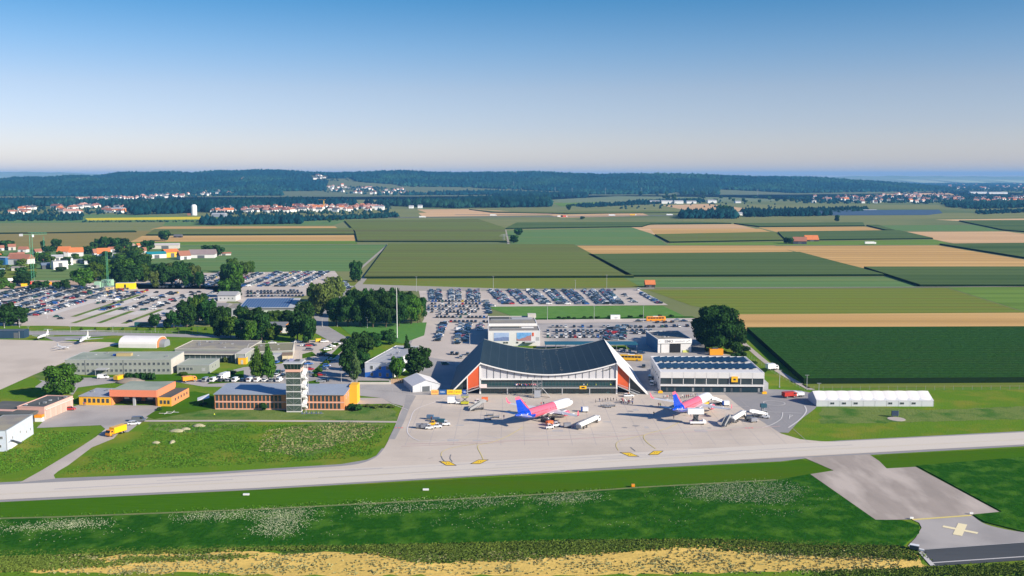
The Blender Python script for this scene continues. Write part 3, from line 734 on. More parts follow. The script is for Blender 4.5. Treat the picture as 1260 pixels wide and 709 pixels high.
tufts('weeds', 60000, from_polys([([(440,676),(640,668),(900,663),(1112,672),(1100,675),(830,674),(740,681),(640,689),(520,694)], .42), ([(-40,680),(470,670),(640,668),(640,675),(300,677),(130,684),(-40,694)], .30),
     ([(870,676),(1128,674),(1135,690),(960,682)], .1), ([(-40,690),(100,688),(150,696),(-40,706)], .1), ([(150,688),(320,683),(300,687),(140,693)], .05), ([(1000,704),(1200,698),(1262,694),(1262,709),(1000,709)], .1)], .03, 2.6, .8), .17, .26, M_weed,
     'unmown weeds between the meadow and the straw field', 'weeds', 3, 0.1)
tufts('wild_flowers', 15000, from_polys([([(0,650),(90,641),(130,642),(130,648),(10,656)], .16), ([(215,636),(320,628),(320,638),(215,642)], .12), ([(325,629),(385,627),(372,645),(352,662),(322,660)], .25), ([(440,620),(640,610),(640,622),(440,634)], .18), ([(665,612),(735,605),(735,616),(665,621)], .12), ([(835,602),(955,592),(990,604),(960,622),(850,614)], .4), ([(-20,640),(1000,600),(1050,640),(-20,670)], .10)], .06, 2.2, 1.5), .085, .12, M_flw,
     'white wild flowers standing in the deep meadow', 'wild flowers', 2, 0.34)
tufts('grass_tufts', 30000, from_polys([([(-40,638),(955,591),(1075,640),(1112,668),(600,668),(-40,688)], .55), ([(78,584),(455,563),(482,524),(190,522),(160,548),(120,556)], .5), ([(0,586),(50,574),(112,533),(50,530),(0,560)], .12), ([(1136,577),(1262,566),(1262,652),(1238,632)], .2)], .05, 2.0), .17, .20, mat('grass_blades', (0.045,0.13,0.03), 0.9, c2=(0.09,0.17,0.045), scale=0.3, island=0.3, spec=0.05),
     'tufts of longer grass in the airfield meadows', 'grass', 2, 0.1)
tufts('dry_grass', 8000, from_polys([([(325,530),(430,519),(472,524),(455,540),(360,561),(318,556)], .35), ([(60,684),(1110,676),(1110,706),(60,709)], .6)], .1, 2.0), .2, .25, mat('dry_blades', (0.30,0.29,0.13), 0.9, island=0.3, spec=0.05),
     'dry yellowish grass stalks in patches', 'dry grass', 2, 0.1)
# earth heaps beside the path
M_heap = mat('pale_earth', (0.42,0.38,0.26), 0.95, c2=(0.30,0.30,0.16), scale=0.8, bump=0.3)
def mound(x, y, rx, ry, h, label, m=M_heap):
    b = MB(); c = P(x, y); rings = []
    for k, (f, zz) in enumerate(((1,0),(.85,.3),(.6,.7),(.3,.95),(.05,1))):
        rings.append([(rx*f*math.cos(t*math.pi/6)*random.uniform(.85,1.15), ry*f*math.sin(t*math.pi/6)*random.uniform(.85,1.15), h*zz*random.uniform(.9,1.1) if zz else -0.05) for t in range(12)])
    b.loft(rings); o = b.obj('earth_mound', m, smooth=True, loc=(c.x,c.y,0.05)); tag(o, label, 'earth heap')
mound(218, 531, 3.2, 1.5, .9, 'flat pale earth heap in the grass, leftmost of the heaps near the path')
mound(228.5, 528.5, 2.0, 1.2, .7, 'small tan earth heap in the middle of the row near the path')
mound(245, 524.5, 2.6, 1.6, .9, 'pale stony heap at the right end of the row near the path')
mound(192, 545.5, 1.6, 1.2, .7, 'low earth heap in the meadow below the path, left of the thin one')
mound(212, 545, 0.9, 2.2, .9, 'thin tan earth ridge in the meadow below the path')
mound(160, 470.5, 7.5, 4.5, 2.0, 'broad heap of brown sand behind the fire station', mat('brown_sand', (0.30,0.24,0.19), 0.95, c2=(0.24,0.2,0.16), scale=0.6))
# ------------------------------------------------------------------ trees
def crown_arrays(kind, seed, n, leaf):
    r = np.random.default_rng(seed)
    lobes = []
    if kind == 'round':
        lobes.append((0,0,.52,.36,.36))
        for k in range(16):
            a = r.uniform(0, 6.28); e = r.uniform(-1.1, 1.1)
            R = .34*math.cos(e*.8); lobes.append((R*math.cos(a), R*math.sin(a), .50+.36*math.sin(e), r.uniform(.11,.22), r.uniform(.09,.17)))
    elif kind == 'poplar':
        for k in range(15):
            t = (k+.5)/15; R = .30*math.sin(math.pi*min(1, t*1.1+.12))**.7
            a = r.uniform(0, 6.28); lobes.append((R*.5*math.cos(a), R*.5*math.sin(a), .16+.78*t, .14+R*.7, .10))
    elif kind == 'conifer':
        for k in range(12):
            t = (k+.5)/12; R = .46*(1-t)+.05
            for j in range(3):
                a = r.uniform(0, 6.28); lobes.append((R*.4*math.cos(a), R*.4*math.sin(a), .12+.84*t, R*.65, .07))
    else:
        for k in range(9):
            a = r.uniform(0, 6.28); R = r.uniform(0, .32); lobes.append((R*math.cos(a), R*math.sin(a), r.uniform(.3,.6), .2, .3))
    Lb = np.array(lobes); wts = Lb[:,3]**2; wts /= wts.sum()
    j = r.choice(len(Lb), n, p=wts)
    d = r.normal(0, 1, (n, 3)); d /= np.linalg.norm(d, axis=1)[:,None]
    rad = r.uniform(.72, 1.08, n)
    C = np.stack([Lb[j,0]+d[:,0]*Lb[j,3]*rad, Lb[j,1]+d[:,1]*Lb[j,3]*rad, Lb[j,2]+d[:,2]*Lb[j,4]*rad], 1)
    C[:,2] = np.clip(C[:,2], .04, 1.0)
    nn = d + r.normal(0, .45, (n, 3)); nn[:,2] += .25; nn /= np.linalg.norm(nn, axis=1)[:,None]
    up = r.normal(0, 1, (n, 3)); u = np.cross(nn, up); u /= np.linalg.norm(u, axis=1)[:,None]; v = np.cross(nn, u)
    s = (leaf*r.uniform(.6, 1.4, n))[:,None]
    bulge = nn*s*.35
    V = np.stack([C-u*s-v*s*.6, C+u*s-v*s*.6+bulge*.2, C+u*s*.7+v*s, C-u*s*.7+v*s*.9-bulge], 1).reshape(-1, 3)
    return V, np.arange(len(V)).reshape(-1, 4)
M_leaf = mat('leaves', (0.036,0.085,0.022), 0.85, c2=(0.060,0.115,0.030), scale=0.55, amt=1.6, island=0.5, spec=0.12, hs=0.02, transl=0.18)
M_leafd = mat('dark_leaves', (0.016,0.048,0.020), 0.85, c2=(0.052,0.100,0.034), scale=0.5, amt=1.6, island=0.55, spec=0.12, hs=0.012, transl=0.12)
M_leafy = mat('yellow_green_leaves', (0.13,0.155,0.030), 0.85, c2=(0.075,0.13,0.03), scale=0.25, amt=1.3, island=0.35, spec=0.12, transl=0.2)
M_bark = mat('bark', (0.09,0.07,0.05), 0.95)
KINDS = {'round': [('round',s,2600,.035) for s in (1,2,3)], 'big': [('round',s,7500,.021) for s in (11,12)], 'poplar': [('poplar',s,2400,.034) for s in (4,5)], 'conifer': [('conifer',6,2200,.034)], 'shrub': [('shrub',s,800,.055) for s in (7,8)], 'small': [('round',s,500,.075) for s in (9,10)]}
CR = {}
def crown_mesh(kind, i, m):
    key = (kind, i, m.name)
    if key not in CR:
        V, Fc = crown_arrays(*KINDS[kind][i]); CR[key] = npmesh('crown', V, Fc, m)
    return CR[key]
TK = {}
def trunk_mesh(i):
    if i not in TK:
        b = MB(); r_ = random.Random(i)
        b.cyl((0,0,-.01),(0.01,0,.35),.035,.022,7); b.cyl((0.01,0,.34),(0,.01,.72),.022,.008,6)
        for k in range(6):
            a = r_.uniform(0,6.28); z = .25+.07*k
            b.cyl((0,0,z),(.26*math.cos(a),.26*math.sin(a),z+.18),.012,.004,5)
        TK[i] = b.mesh('trunk', M_bark)
    return TK[i]
def tree(x, y, hpx, wpx, kind='round', m=None, label='green broad-leaved tree', group=None, name=None, z=0.0):
    m = m or M_leaf; s = ppm(y); h = hpx/s; w = wpx/s
    i = random.randrange(len(KINDS[kind]))
    p = P(x, y) if y > 240 else P(x, y)
    cat = 'shrub' if kind == 'shrub' else 'tree'
    nm = name or {'poplar':'poplar_tree','conifer':'conifer_tree','shrub':'shrub','big':'broadleaf_tree','round':'broadleaf_tree','small':'broadleaf_tree'}[kind]
    t = thing(nm, label, cat, (p.x, p.y, z), random.uniform(0, 6.28), group)
    t.scale = (w*1.05, w*1.05, h)
    link('crown', crown_mesh(kind, i, m), t)
    link('trunk', trunk_mesh(i), t)
    return t
T = tree
T(76,489,42,44,'big',M_leaf,'round bright green tree standing alone between the left apron and the fire station')
for k,(x,y,h,w_) in enumerate(((868,431,50,38),(885,433,57,48),(903,434,44,34),(878,425,52,48),(894,424,45,38))):
    T(x,y,h,w_,'big',M_leafd,'very dark tall tree in the dense clump behind the solar roof hangar','trees of the dark clump at the maize corner')
for k,(x,y,h,w_,mm) in enumerate(((414,401,36,24,M_leafd),(428,402,40,26,M_leafd),(443,402,44,26,M_leafd),(459,403,45,26,M_leafd),(475,403,44,26,M_leafd),(491,402,42,26,M_leafd),(506,399,38,24,M_leaf),(517,396,32,18,M_leafd),(436,392,38,24,M_leafd),(452,392,40,24,M_leafd),(469,392,40,26,M_leafd),(484,391,40,24,M_leafd),(500,389,34,22,M_leafd))):
    T(x,y,h,w_,'big' if k<9 else 'round',mm,'dark tall tree in the row of the wood behind the lawn','trees of the wood beside the rear car park')
T(514,398,28,13,'round',M_leafy,'narrow yellow-green tree at the right front edge of the wood')
T(317,468,42,20,'poplar',M_leaf,'left one of the two tall poplars behind the orange office building')
T(330.5,468,45,20,'poplar',M_leaf,'right and taller one of the two poplars behind the orange office building')
T(437,470,38,16,'poplar',mat('light_leaves',(0.085,0.14,0.035),0.85,c2=(0.05,0.11,0.03),scale=.3,island=.35,transl=.2),'light green slim tree in front of the tree group left of the blue-painted building')
for x,y,h,w_,k,mm in ((430,447,34,24,'round',M_leafd),(445,443,38,30,'round',M_leafd),(430,464,32,24,'round',M_leafd),(458,430,24,24,'round',M_leafd),(446,458,30,18,'round',M_leafd)):
    T(x,y,h,w_,k,mm,'dark tree in the group left of the blue-painted building','trees left of the blue-painted building')
T(501,446,36,16,'conifer',M_leafd,'dark conifer right behind the blue-painted building')
T(515,463,40,34,'round',M_leafd,'round dark tree between the blue-painted building and the small white tent')
T(489,467,31,18,'round',M_leaf,'light green tree at the right front corner of the blue-painted building')
T(478,424,20,20,'round',M_leafd,'small dark tree behind the flat roof of the blue-painted building')
for x,y,h,w_,k,mm in ((360,405,26,26,'round',M_leafd),(380,422,34,20,'round',M_leafd),(366,419,40,26,'round',M_leafd),(343,399,18,20,'round',M_leaf),(322,419,38,22,'round',M_leafd),(308,421,30,18,'round',M_leaf),(316,402,26,20,'round',M_leafd),(375,400,32,24,'round',M_leafd),(335,418,18,20,'shrub',M_leaf)):
    T(x,y,h,w_,k,mm,'broad-leaved tree in the grove below the long solar roof','trees of the grove below the long solar roof')
T(396,388,42,30,'round',M_leafy,'yellowish big tree beside the road at the corner of the solar roof')
T(411,373,36,26,'round',M_leafy,'yellow-green tree beside the road, upper one of the roadside pair')
T(388,376,30,20,'round',M_leaf,'green tree between the solar roof and the yellowish roadside tree')
T(438,347,28,17,'round',M_leafd,'lone dark tree at the field corner beside the rear road')
for x,y,h,w_,k,mm in ((191,404,20,14,'round',M_leafd),(214,404,24,18,'round',M_leafd),(230,403,32,24,'round',M_leafd),(245,399,36,22,'round',M_leaf),(228,388,20,20,'round',M_leafd),(257,400,34,22,'round',M_leafd),(248,378,18,20,'round',M_leafd),(270,414,40,24,'round',M_leafd),(284,416,30,20,'round',M_leaf),(275,398,22,20,'round',M_leafd),(296,416,26,18,'round',M_leafd),(262,380,14,12,'conifer',M_leafd),(205,404,14,14,'shrub',M_leafd),(298,398,24,18,'round',M_leafd)):
    T(x,y,h,w_,k,mm,'tree in the belt between the gravel car park and the flat grey roofs','trees of the belt beside the gravel car park')
T(241.5,396,12,10,'shrub',M_leafy,'small bright yellow-green bush in front of the tree belt')
for x,y,h,w_,k,mm in ((5,402,28,26,'round',M_leafd),(22,401,27,26,'round',M_leafd),(13,396,26,20,'round',M_leafd)):
    T(x,y,h,w_,k,mm,'dark tree of the small clump at the left edge beside the dark shed','trees at the left edge beside the car park')
T(102,354,27,26,'round',M_leaf,'broad green tree left of the green construction hut')
for x,y,h,w_ in ((118,346,26,20),(130,345,24,18),(144,343,28,22),(158,346,30,20),(165,351,30,24),(152,352,26,22),(176,347,24,18),(171,335,24,18),(180,333,20,16),(164,326,20,16),(135,333,14,14),(122,330,16,16)):
    T(x,y,h,w_,'round',M_leafd if random.random()<.6 else M_leaf,'tree in the belt of big trees between the village and the yellow box','trees of the belt behind the yellow box')
for x,y,h,w_ in ((203,352,30,20),(190,354,22,14),(212,351,26,18),(221,348,28,20),(229,353,24,16),(240,352,28,16),(246,354,22,12),(196,344,22,20),(208,338,16,16),(221,334,14,16),(233,338,16,14),(183,342,18,12)):
    T(x,y,h,w_,'round',[M_leafd,M_leaf,M_leafy][random.choice([0,0,1,2])],'tree in the grove in the middle of the left car parks','trees of the grove among the left car parks')
for x,y,h,w_ in ((283,355,34,22),(292,358,36,18),(279,366,24,22),(290,366,20,18),(302,340,20,16),(286,336,20,16),(309,336,16,10),(275,348,16,12)):
    T(x,y,h,w_,'round',M_leafd if random.random()<.5 else M_leaf,'tree in the group left of the slanted parking rows','trees left of the slanted parking rows')
T(239,392,30,20,'round',M_leafd,'wide tree above the yellow-green bush')
for x,y,h,w_ in ((70,309,16,13),(60,311,9,12),(53,309,14,6),(7,307,12,16),(14,305,9,8)):
    T(x,y,h,w_,'small',M_leafd,'dark tree on the far side of the left village','trees behind the left village')
for x,y,h,w_ in ((116,309,12,10),(123,307,14,12),(131,308,18,15),(143,308,16,12),(152,306,14,13),(158,309,12,10),(179,311,16,12),(186,307,12,10),(108,312,10,12),(147,314,12,12),(170,314,10,14)):
    T(x,y,h,w_,'small',M_leafd,'dark tree in the row behind the orange-roofed houses','trees behind the orange-roofed houses')
T(203,297,14,15,'small',M_leafd,'single dark tree in the fields behind the village')
for x,y in ((253,313),(259,313),(266,313),(271,315)):
    T(x,y,12,11,'small',M_leafd,'dark tree directly behind the long farm barn','trees behind the long farm barn')
T(632.5,299,10,11,'small',M_leafd,'nearer dark round tree of the pair at the field track')
T(637.5,290,9,12,'small',M_leafd,'farther tree of the pair at the field track')
T(699.5,259,8,7,'small',M_leafd,'lone dark tree on the far plain below the ridge'); T(716.8,270.2,4,6,'small',M_leafd,'tiny dark tree beside the motorway')
T(405,274,6,5,'small',M_leafd,'small dark tree at the corner of the tan strip'); T(415,272,5,4,'small',M_leafd,'tiny dark tree at the field corner')
T(829,247,9,6,'small',M_leafd,'slim dark tree among the far industrial halls')
for x,y in ((887,263),(894,263)): T(x,y,11,12,'small',M_leafd,'taller tree rising over the copse beside the motorway','taller trees of the motorway copse')
T(1029.8,273,9,6,'small',M_leafd,'single dark tree in front of the solar field')
for x in (842,856,865,878,788,808,820): T(x,241,6,5,'small',M_leafd,'single roadside tree on the far plain below the ridge','roadside trees on the far plain')
for k in range(26):
    T(815+k*7.5+random.uniform(-3,3), random.choice([244.5,246,248,249.5]),random.uniform(3,4.5),random.uniform(4,7),'small',M_leafd,'far small tree of the open plain before the ridge','scattered trees of the far plain')
for x,y,h,w_ in ((967,299.8,8,7),(973,300.3,8,8)): T(x,y,h,w_,'small',M_leafd,'dark tree left of the field barns','trees left of the field barns')
for x,y,h,w_ in ((30,352,18,18),(22,350,12,12),(36,343,10,16),(45,355,10,10),(55,355,10,12),(70,356,10,10),(81,356,13,12),(40,357,8,8),(2,356,16,16),(14,356,8,10),(26,338,10,14),(75,334,6,14),(0,343,12,14)):
    T(x,y,h,w_,'round' if h>12 else 'small',[M_leaf,M_leafd,M_leafd][random.randrange(3)],'tree or tall bush at the edge of the building site beside the left car park','trees around the building site on the left')
# bushes
T(325,505,11,11,'shrub',M_leafd,'dark bush in front of the orange office building'); T(437,505,9,21,'shrub',M_leafd,'dark bush at the right corner of the orange office building')
for x in (158,164,170,176,182,187): T(x,468,11,12,'shrub',M_leafd,'dense dark bush against the grey-green office building','hedge bushes along the grey-green office building')
T(226,462,5,16,'shrub',M_leaf,'low green bush before the low annex'); T(277,446,8,10,'shrub',M_leafy,'yellow-green bush beside the yellow door'); T(285,461,6,14,'shrub',M_leafy,'low yellow-green bush beside the parked white truck')
for x,y in ((452,501),(462,502),(472,501),(482,502)): T(x,y,4,11,'shrub',M_patch and M_leafy,'low yellowish scrub at the corner of the grass beside the apron','scrub beside the apron corner')
for x,y in ((404,430),(412,426),(422,421),(398,436),(402,448),(394,456),(388,464)): T(x,y,5,9,'shrub',M_leaf,'low hedge bush between the parking bays','hedge bushes between the parking bays')
for x,y in ((206,494),(250,499),(196,505),(60,480)): T(x,y,4,10,'shrub',M_leafd,'low dark bush on the grass near the fire station','low bushes near the fire station')
for x,y in ((688,392),(694,393),(700,392),(707,393),(719,392),(727,392),(735,392),(750,391),(775,391),(790,390),(812,390),(826,390)): T(x,y,3.2,7,'shrub',M_leafd,'low bush in the strip between grass verge and rear road','bushes along the rear road')
for x,y in ((912,438),(925,450),(938,459),(918,432),(905,440)): T(x,y,7,14,'shrub',M_leafd,'dark bush beside the field track at the maize corner','bushes beside the field track')
for k in range(14): T(100+k*17,406.5,4,4,'shrub',M_leaf,'young roadside tree along the edge of the gravel car park','young trees along the car park edge')
rt = random.Random(5)
for k in range(46):
    x = rt.uniform(-5,185); y = rt.uniform(312,333)
    if 45 < x < 96 and y > 327: continue
    T(x,y,rt.uniform(7,13),rt.uniform(8,14),'small',rt.choice([M_leafd,M_leaf,M_leaf,M_leafy]),'small garden tree among the houses of the left settlement','garden trees of the left settlement')
for k in range(16):
    T(rt.uniform(300,372),rt.uniform(396,420),rt.uniform(12,22),rt.uniform(12,20),'round',rt.choice([M_leaf,M_leaf,M_leafd]),'broad-leaved tree in the grove below the long solar roof','trees of the grove below the long solar roof')
# ------------------------------------------------------------------ cars
M_glass = mat('car_glass', (0.012,0.020,0.028), 0.08, spec=0.8)
M_tyre = mat('tyre', (0.02,0.02,0.02), 0.9)
M_hub = mat('wheel_hub', (0.45,0.45,0.46), 0.4, metal=0.6)
PAINT = {'black':(0.012,0.014,0.018),'dark blue':(0.015,0.035,0.085),'dark grey':(0.06,0.07,0.08),'silver':(0.42,0.44,0.46),'white':(0.78,0.78,0.77),'red':(0.45,0.02,0.02),'blue':(0.03,0.12,0.38),'grey':(0.17,0.19,0.21),'yellow':(0.75,0.50,0.02),'green':(0.03,0.11,0.07)}
CW = [('black',22),('dark blue',14),('dark grey',17),('silver',14),('white',14),('red',5),('blue',5),('grey',10),('yellow',.6),('green',2)]
def paint(c): return mat('paint_'+c.replace(' ','_'), PAINT[c], 0.28, metal=0.35 if c in ('silver','grey','dark grey') else 0.0, spec=0.55, coat=0.6)
SHAPE = {'hatchback': dict(l=4.1,w=1.76,belt=.88,roof=1.47,fs=.62,fr=1.35,rr=-1.60,rs=-1.98),
         'estate': dict(l=4.7,w=1.82,belt=.90,roof=1.46,fs=.85,fr=.25+1.0,rr=-1.85,rs=-2.25),
         'saloon': dict(l=4.6,w=1.80,belt=.88,roof=1.42,fs=.95,fr=.25,rr=-.95,rs=-1.65),
         'van': dict(l=5.2,w=1.98,belt=1.15,roof=2.0,fs=1.75,fr=1.15,rr=-2.45,rs=-2.58)}
SHAPE['hatchback'].update(fs=.95,fr=.30); SHAPE['estate'].update(fs=1.05,fr=.40)
def ring6(x, hw, z0, z1, tw=None):
    tw = hw if tw is None else tw
    return [(x,-hw,z0),(x,hw,z0),(x,hw*1.02,(z0+z1)/2),(x,tw,z1),(x,-tw,z1),(x,-hw*1.02,(z0+z1)/2)]
def car_meshes(kind, colour):
    S = SHAPE[kind]; l, w, bl, rf = S['l']/2, S['w']/2, S['belt'], S['roof']
    b = MB()
    b.loft([ring6(-l,w*.86,.32,bl*.80,w*.80),ring6(-l+.22,w*.97,.24,bl*.97,w*.9),ring6(-l*.6,w,.22,bl,w*.95),ring6(S['fs']-.2,w,.22,bl,w*.95),ring6(l*.62,w*.98,.22,bl*.93,w*.90),ring6(l-.18,w*.90,.24,bl*.78,w*.82),ring6(l,w*.74,.32,bl*.6,w*.68)])
    tw = w*.80
    # roof plate and pillars
    b.loft([[(S['rr'],-tw,rf-.06),(S['rr'],tw,rf-.06),(S['rr'],tw*.97,rf),(S['rr'],-tw*.97,rf)],[((S['rr']+S['fr'])/2,-tw,rf-.04),((S['rr']+S['fr'])/2,tw,rf-.04),((S['rr']+S['fr'])/2,tw*.97,rf+.03),((S['rr']+S['fr'])/2,-tw*.97,rf+.03)],[(S['fr'],-tw,rf-.06),(S['fr'],tw,rf-.06),(S['fr'],tw*.97,rf),(S['fr'],-tw*.97,rf)]])
    for s in (-1,1):
        for xa, xb in ((S['fs'],S['fr']),(S['rs'],S['rr']),((S['fs']+S['rs'])/2,(S['fr']+S['rr'])/2)):
            b.cyl((xa,s*w*.92,bl-.02),(xb,s*tw*.985,rf-.03),.045,.04,4)
    if kind == 'van': b.box(S['rr']+.1, .5, -w*.93, w*.93, bl-.02, rf-.08)
    nb = len(b.f)
    whl = MB(); whl.cyl((0,-.11,0),(0,.11,0),.32,n=12); 
    hub = MB(); hub.cyl((0,-.125,0),(0,.125,0),.19,n=8)
    bw = MB(); bw.v = list(b.v); bw.f = list(b.f); bw.m = [0]*nb
    for x in (-l*.62, l*.62):
        for s in (-1,1): bw.cyl((x,s*(w-.17),.32),(x,s*(w+.01),.32),.32,n=9,m=1)
    g = MB()
    k = .985
    g.loft([[(S['rs'],-w*.90,bl-.01),(S['rs'],w*.90,bl-.01),(S['rr'],tw*k,rf-.055),(S['rr'],-tw*k,rf-.055)],[(S['fs'],-w*.90,bl-.01),(S['fs'],w*.90,bl-.01),(S['fr'],tw*k,rf-.055),(S['fr'],-tw*k,rf-.055)]])
    lt = MB()
    for s in (-1,1): lt.box(l-.16,l-.02,s*w*.72-.13,s*w*.72+.13,.55,.68)
    pm = paint(colour)
    return dict(body=b.mesh('body', [pm]), full=bw.mesh('body', [pm, M_tyre]), glass=g.mesh('windows', [M_glass]), wheel=whl.mesh('wheel', [M_tyre]), hub=hub.mesh('rim', [M_hub]), light=lt.mesh('headlights', [mat('lamp_glass',(0.7,0.7,0.68),0.2)]), l=l, w=w, raw=(np.array(bw.v), bw.f, bw.m, np.array(g.v), g.f))
CM = {}
def cm(kind, colour):
    if (kind, colour) not in CM: CM[(kind, colour)] = car_meshes(kind, colour)
    return CM[(kind, colour)]
CARS = []     # (X, Y, rz, kind, colour, lot, label)
def rcol(): return random.choices([c for c,_ in CW],[q for _,q in CW])[0]
def rkind(): return random.choices(['hatchback','estate','saloon','van'],[45,30,18,5])[0]
def carline(x0,y0,x1,y1,lot,pitch=2.65,prob=.93,head='across'):
    a, b_ = P(x0,y0), P(x1,y1); d = b_-a; L_ = d.length; ang = math.atan2(d.y,d.x)
    n = int(L_/pitch)+1
    for k in range(n):
        if random.random() > prob: continue
        p = a + d*((k+.0)*pitch/max(L_,.01))
        rz = (ang + math.pi/2*(1 if random.random()<.6 else -1) if head=='across' else ang) + random.uniform(-.03,.03)
        q = Vector((-d.y,d.x,0)).normalized()*random.uniform(-.35,.35)
        p = p + q
        u, v = pix(p)
        if -6 < u < 1266: CARS.append((p.x,p.y,rz,rkind(),rcol(),lot,None))
def onecar(x,y,deg,kind,colour,label): 
    p = P(x,y); CARS.append((p.x,p.y,math.radians(deg),kind,colour,None,label))
# rear lot, upper band of columns
for x in (531,540,555,564,578,587): carline(x,357.6,x+1,369.4,'rear car park',prob=.96)
for x in (603,612,627,635,650,657,672,680,694,703,719,729,741,748): carline(x,357.6,x+(19 if x<720 else 17),375,'rear car park',prob=.93)
carline(790,361.5,812,374,'rear car park',prob=.95); carline(765,362,783,373.5,'rear car park',prob=.35); carline(756,357.5,800,357.3,'rear car park',4,.4)
for y,x0,x1,pr in ((371.5,524,592,.9),(374.8,523,592,.95),(378.2,523,591,.95),(381.6,523,590,.95),(384.8,523,588,.9),(387.6,523,588,.6)): carline(x0,y,x1,y,'rear car park',2.55,pr)
carline(538,391.2,604,391.6,'middle rows of the rear car park',2.65,.8); carline(555,396.6,603,397,'middle rows of the rear car park',2.7,.7)
carline(596,372,606,378,'rear car park',2.6,.9); carline(598,376,603,388,'rear car park',2.6,.8)
carline(547,397.8,538,420,'column of cars beside the access road',2.7,.97)
carline(568,399.5,562,424,'bays left of the hall with the large pictures',3.1,.75); carline(577,399.5,571,421,'bays left of the hall with the large pictures',3.1,.8); carline(592,400,590,408,'bays left of the hall with the large pictures',2.7,.9)
carline(556,436.5,582,437,'bays left of the hall with the large pictures',2.9,.5); carline(554,440.5,580,441,'bays left of the hall with the large pictures',2.9,.5)
# lot behind the terminal
for y,x0,x1,pr in ((403,675,762,.75),(408.6,674,764,.85),(411.6,674,768,.6),(415.6,674,772,.95)): carline(x0,y,x1,y,'car park behind the curved roof',2.7,pr)
carline(752,400,746,419,'car park behind the curved roof',2.7,.5); carline(761,401,757,419,'car park behind the curved roof',2.7,.85); carline(768,402,766,419,'car park behind the curved roof',2.7,.8)
carline(772,403.8,846,402.2,'car park behind the curved roof',2.8,.7); carline(778,408,800,407.6,'car park behind the curved roof',2.8,.6); carline(800,398,846,396.5,'car park behind the curved roof',5,.3)
carline(775,411,800,411,'car park behind the curved roof',2.8,.7); carline(700,433,775,434,'car park behind the curved roof',3.0,.35)
# left lots
for k,X in enumerate((-327,-332.4,-343.6,-349,-360.5,-366,-377,-382.5,-394,-400,-411,-417)):
    a = (CX+F*X/1000, 0)
    def py(Y): return pix((X,Y,0))
    y0 = max(655, -X*F/630*1.0-40) if X < -330 else 664
    (u0,v0),(u1,v1) = py(664), py(838)
    (m0,n0),(m1,n1) = py(745), py(757)
    carline(u0,v0,m0,n0,'big left car park',2.65,.93); carline(m1,n1,u1,v1,'big left car park',2.65,.93)
for X in (-305,-311,-318): 
    (u0,v0),(u1,v1) = pix((X,738,0)), pix((X,812,0)); carline(u0,v0,u1,v1,'big left car park',2.7,.45)
for X in (-292,-280,-275,-263,-258,-246,-241,-230,-226):
    (u0,v0),(u1,v1) = pix((X,690,0)), pix((X,800,0)); carline(u0,v0,u1,v1,'gravel car park with grass strips',2.7,.34)
for x,y in ((70,390.5),(75,393),(168,379),(160,396.5),(121,374),(128,373),(141,373.5),(150,373)): p_ = P(x,y); CARS.append((p_.x,p_.y,0 if y>389 else 1.57,'saloon',random.choice(['dark grey','black','green']),'spots apart between the grass strips',None))
# slanted rows far
for X in (-184,-189.5,-199,-204.5,-213.5,-219,-229,-234.5,-246,-251.5,-263,-269,-281,-287):
    (u0,v0),(u1,v1) = pix((X,842,0)), pix((X,972 if X>-240 else 960,0)); carline(u0,v0,u1,v1,'slanted rows before the beet field',2.65,.88)
for y in (359.5,362,365.5): carline(305,y,374,y-.6,'slanted rows before the beet field',2.7,.8)
for y in (341,345,350,354): carline(196+random.randint(-4,4),y,268,y-.5,'left car parks among the trees',2.8,.6)
carline(384,352,402,356,'left car parks among the trees',2.8,.7); carline(300,350,318,349,'slanted rows before the beet field',2.7,.7)
carline(424,348,430,356,'left car parks among the trees',2.8,.8)
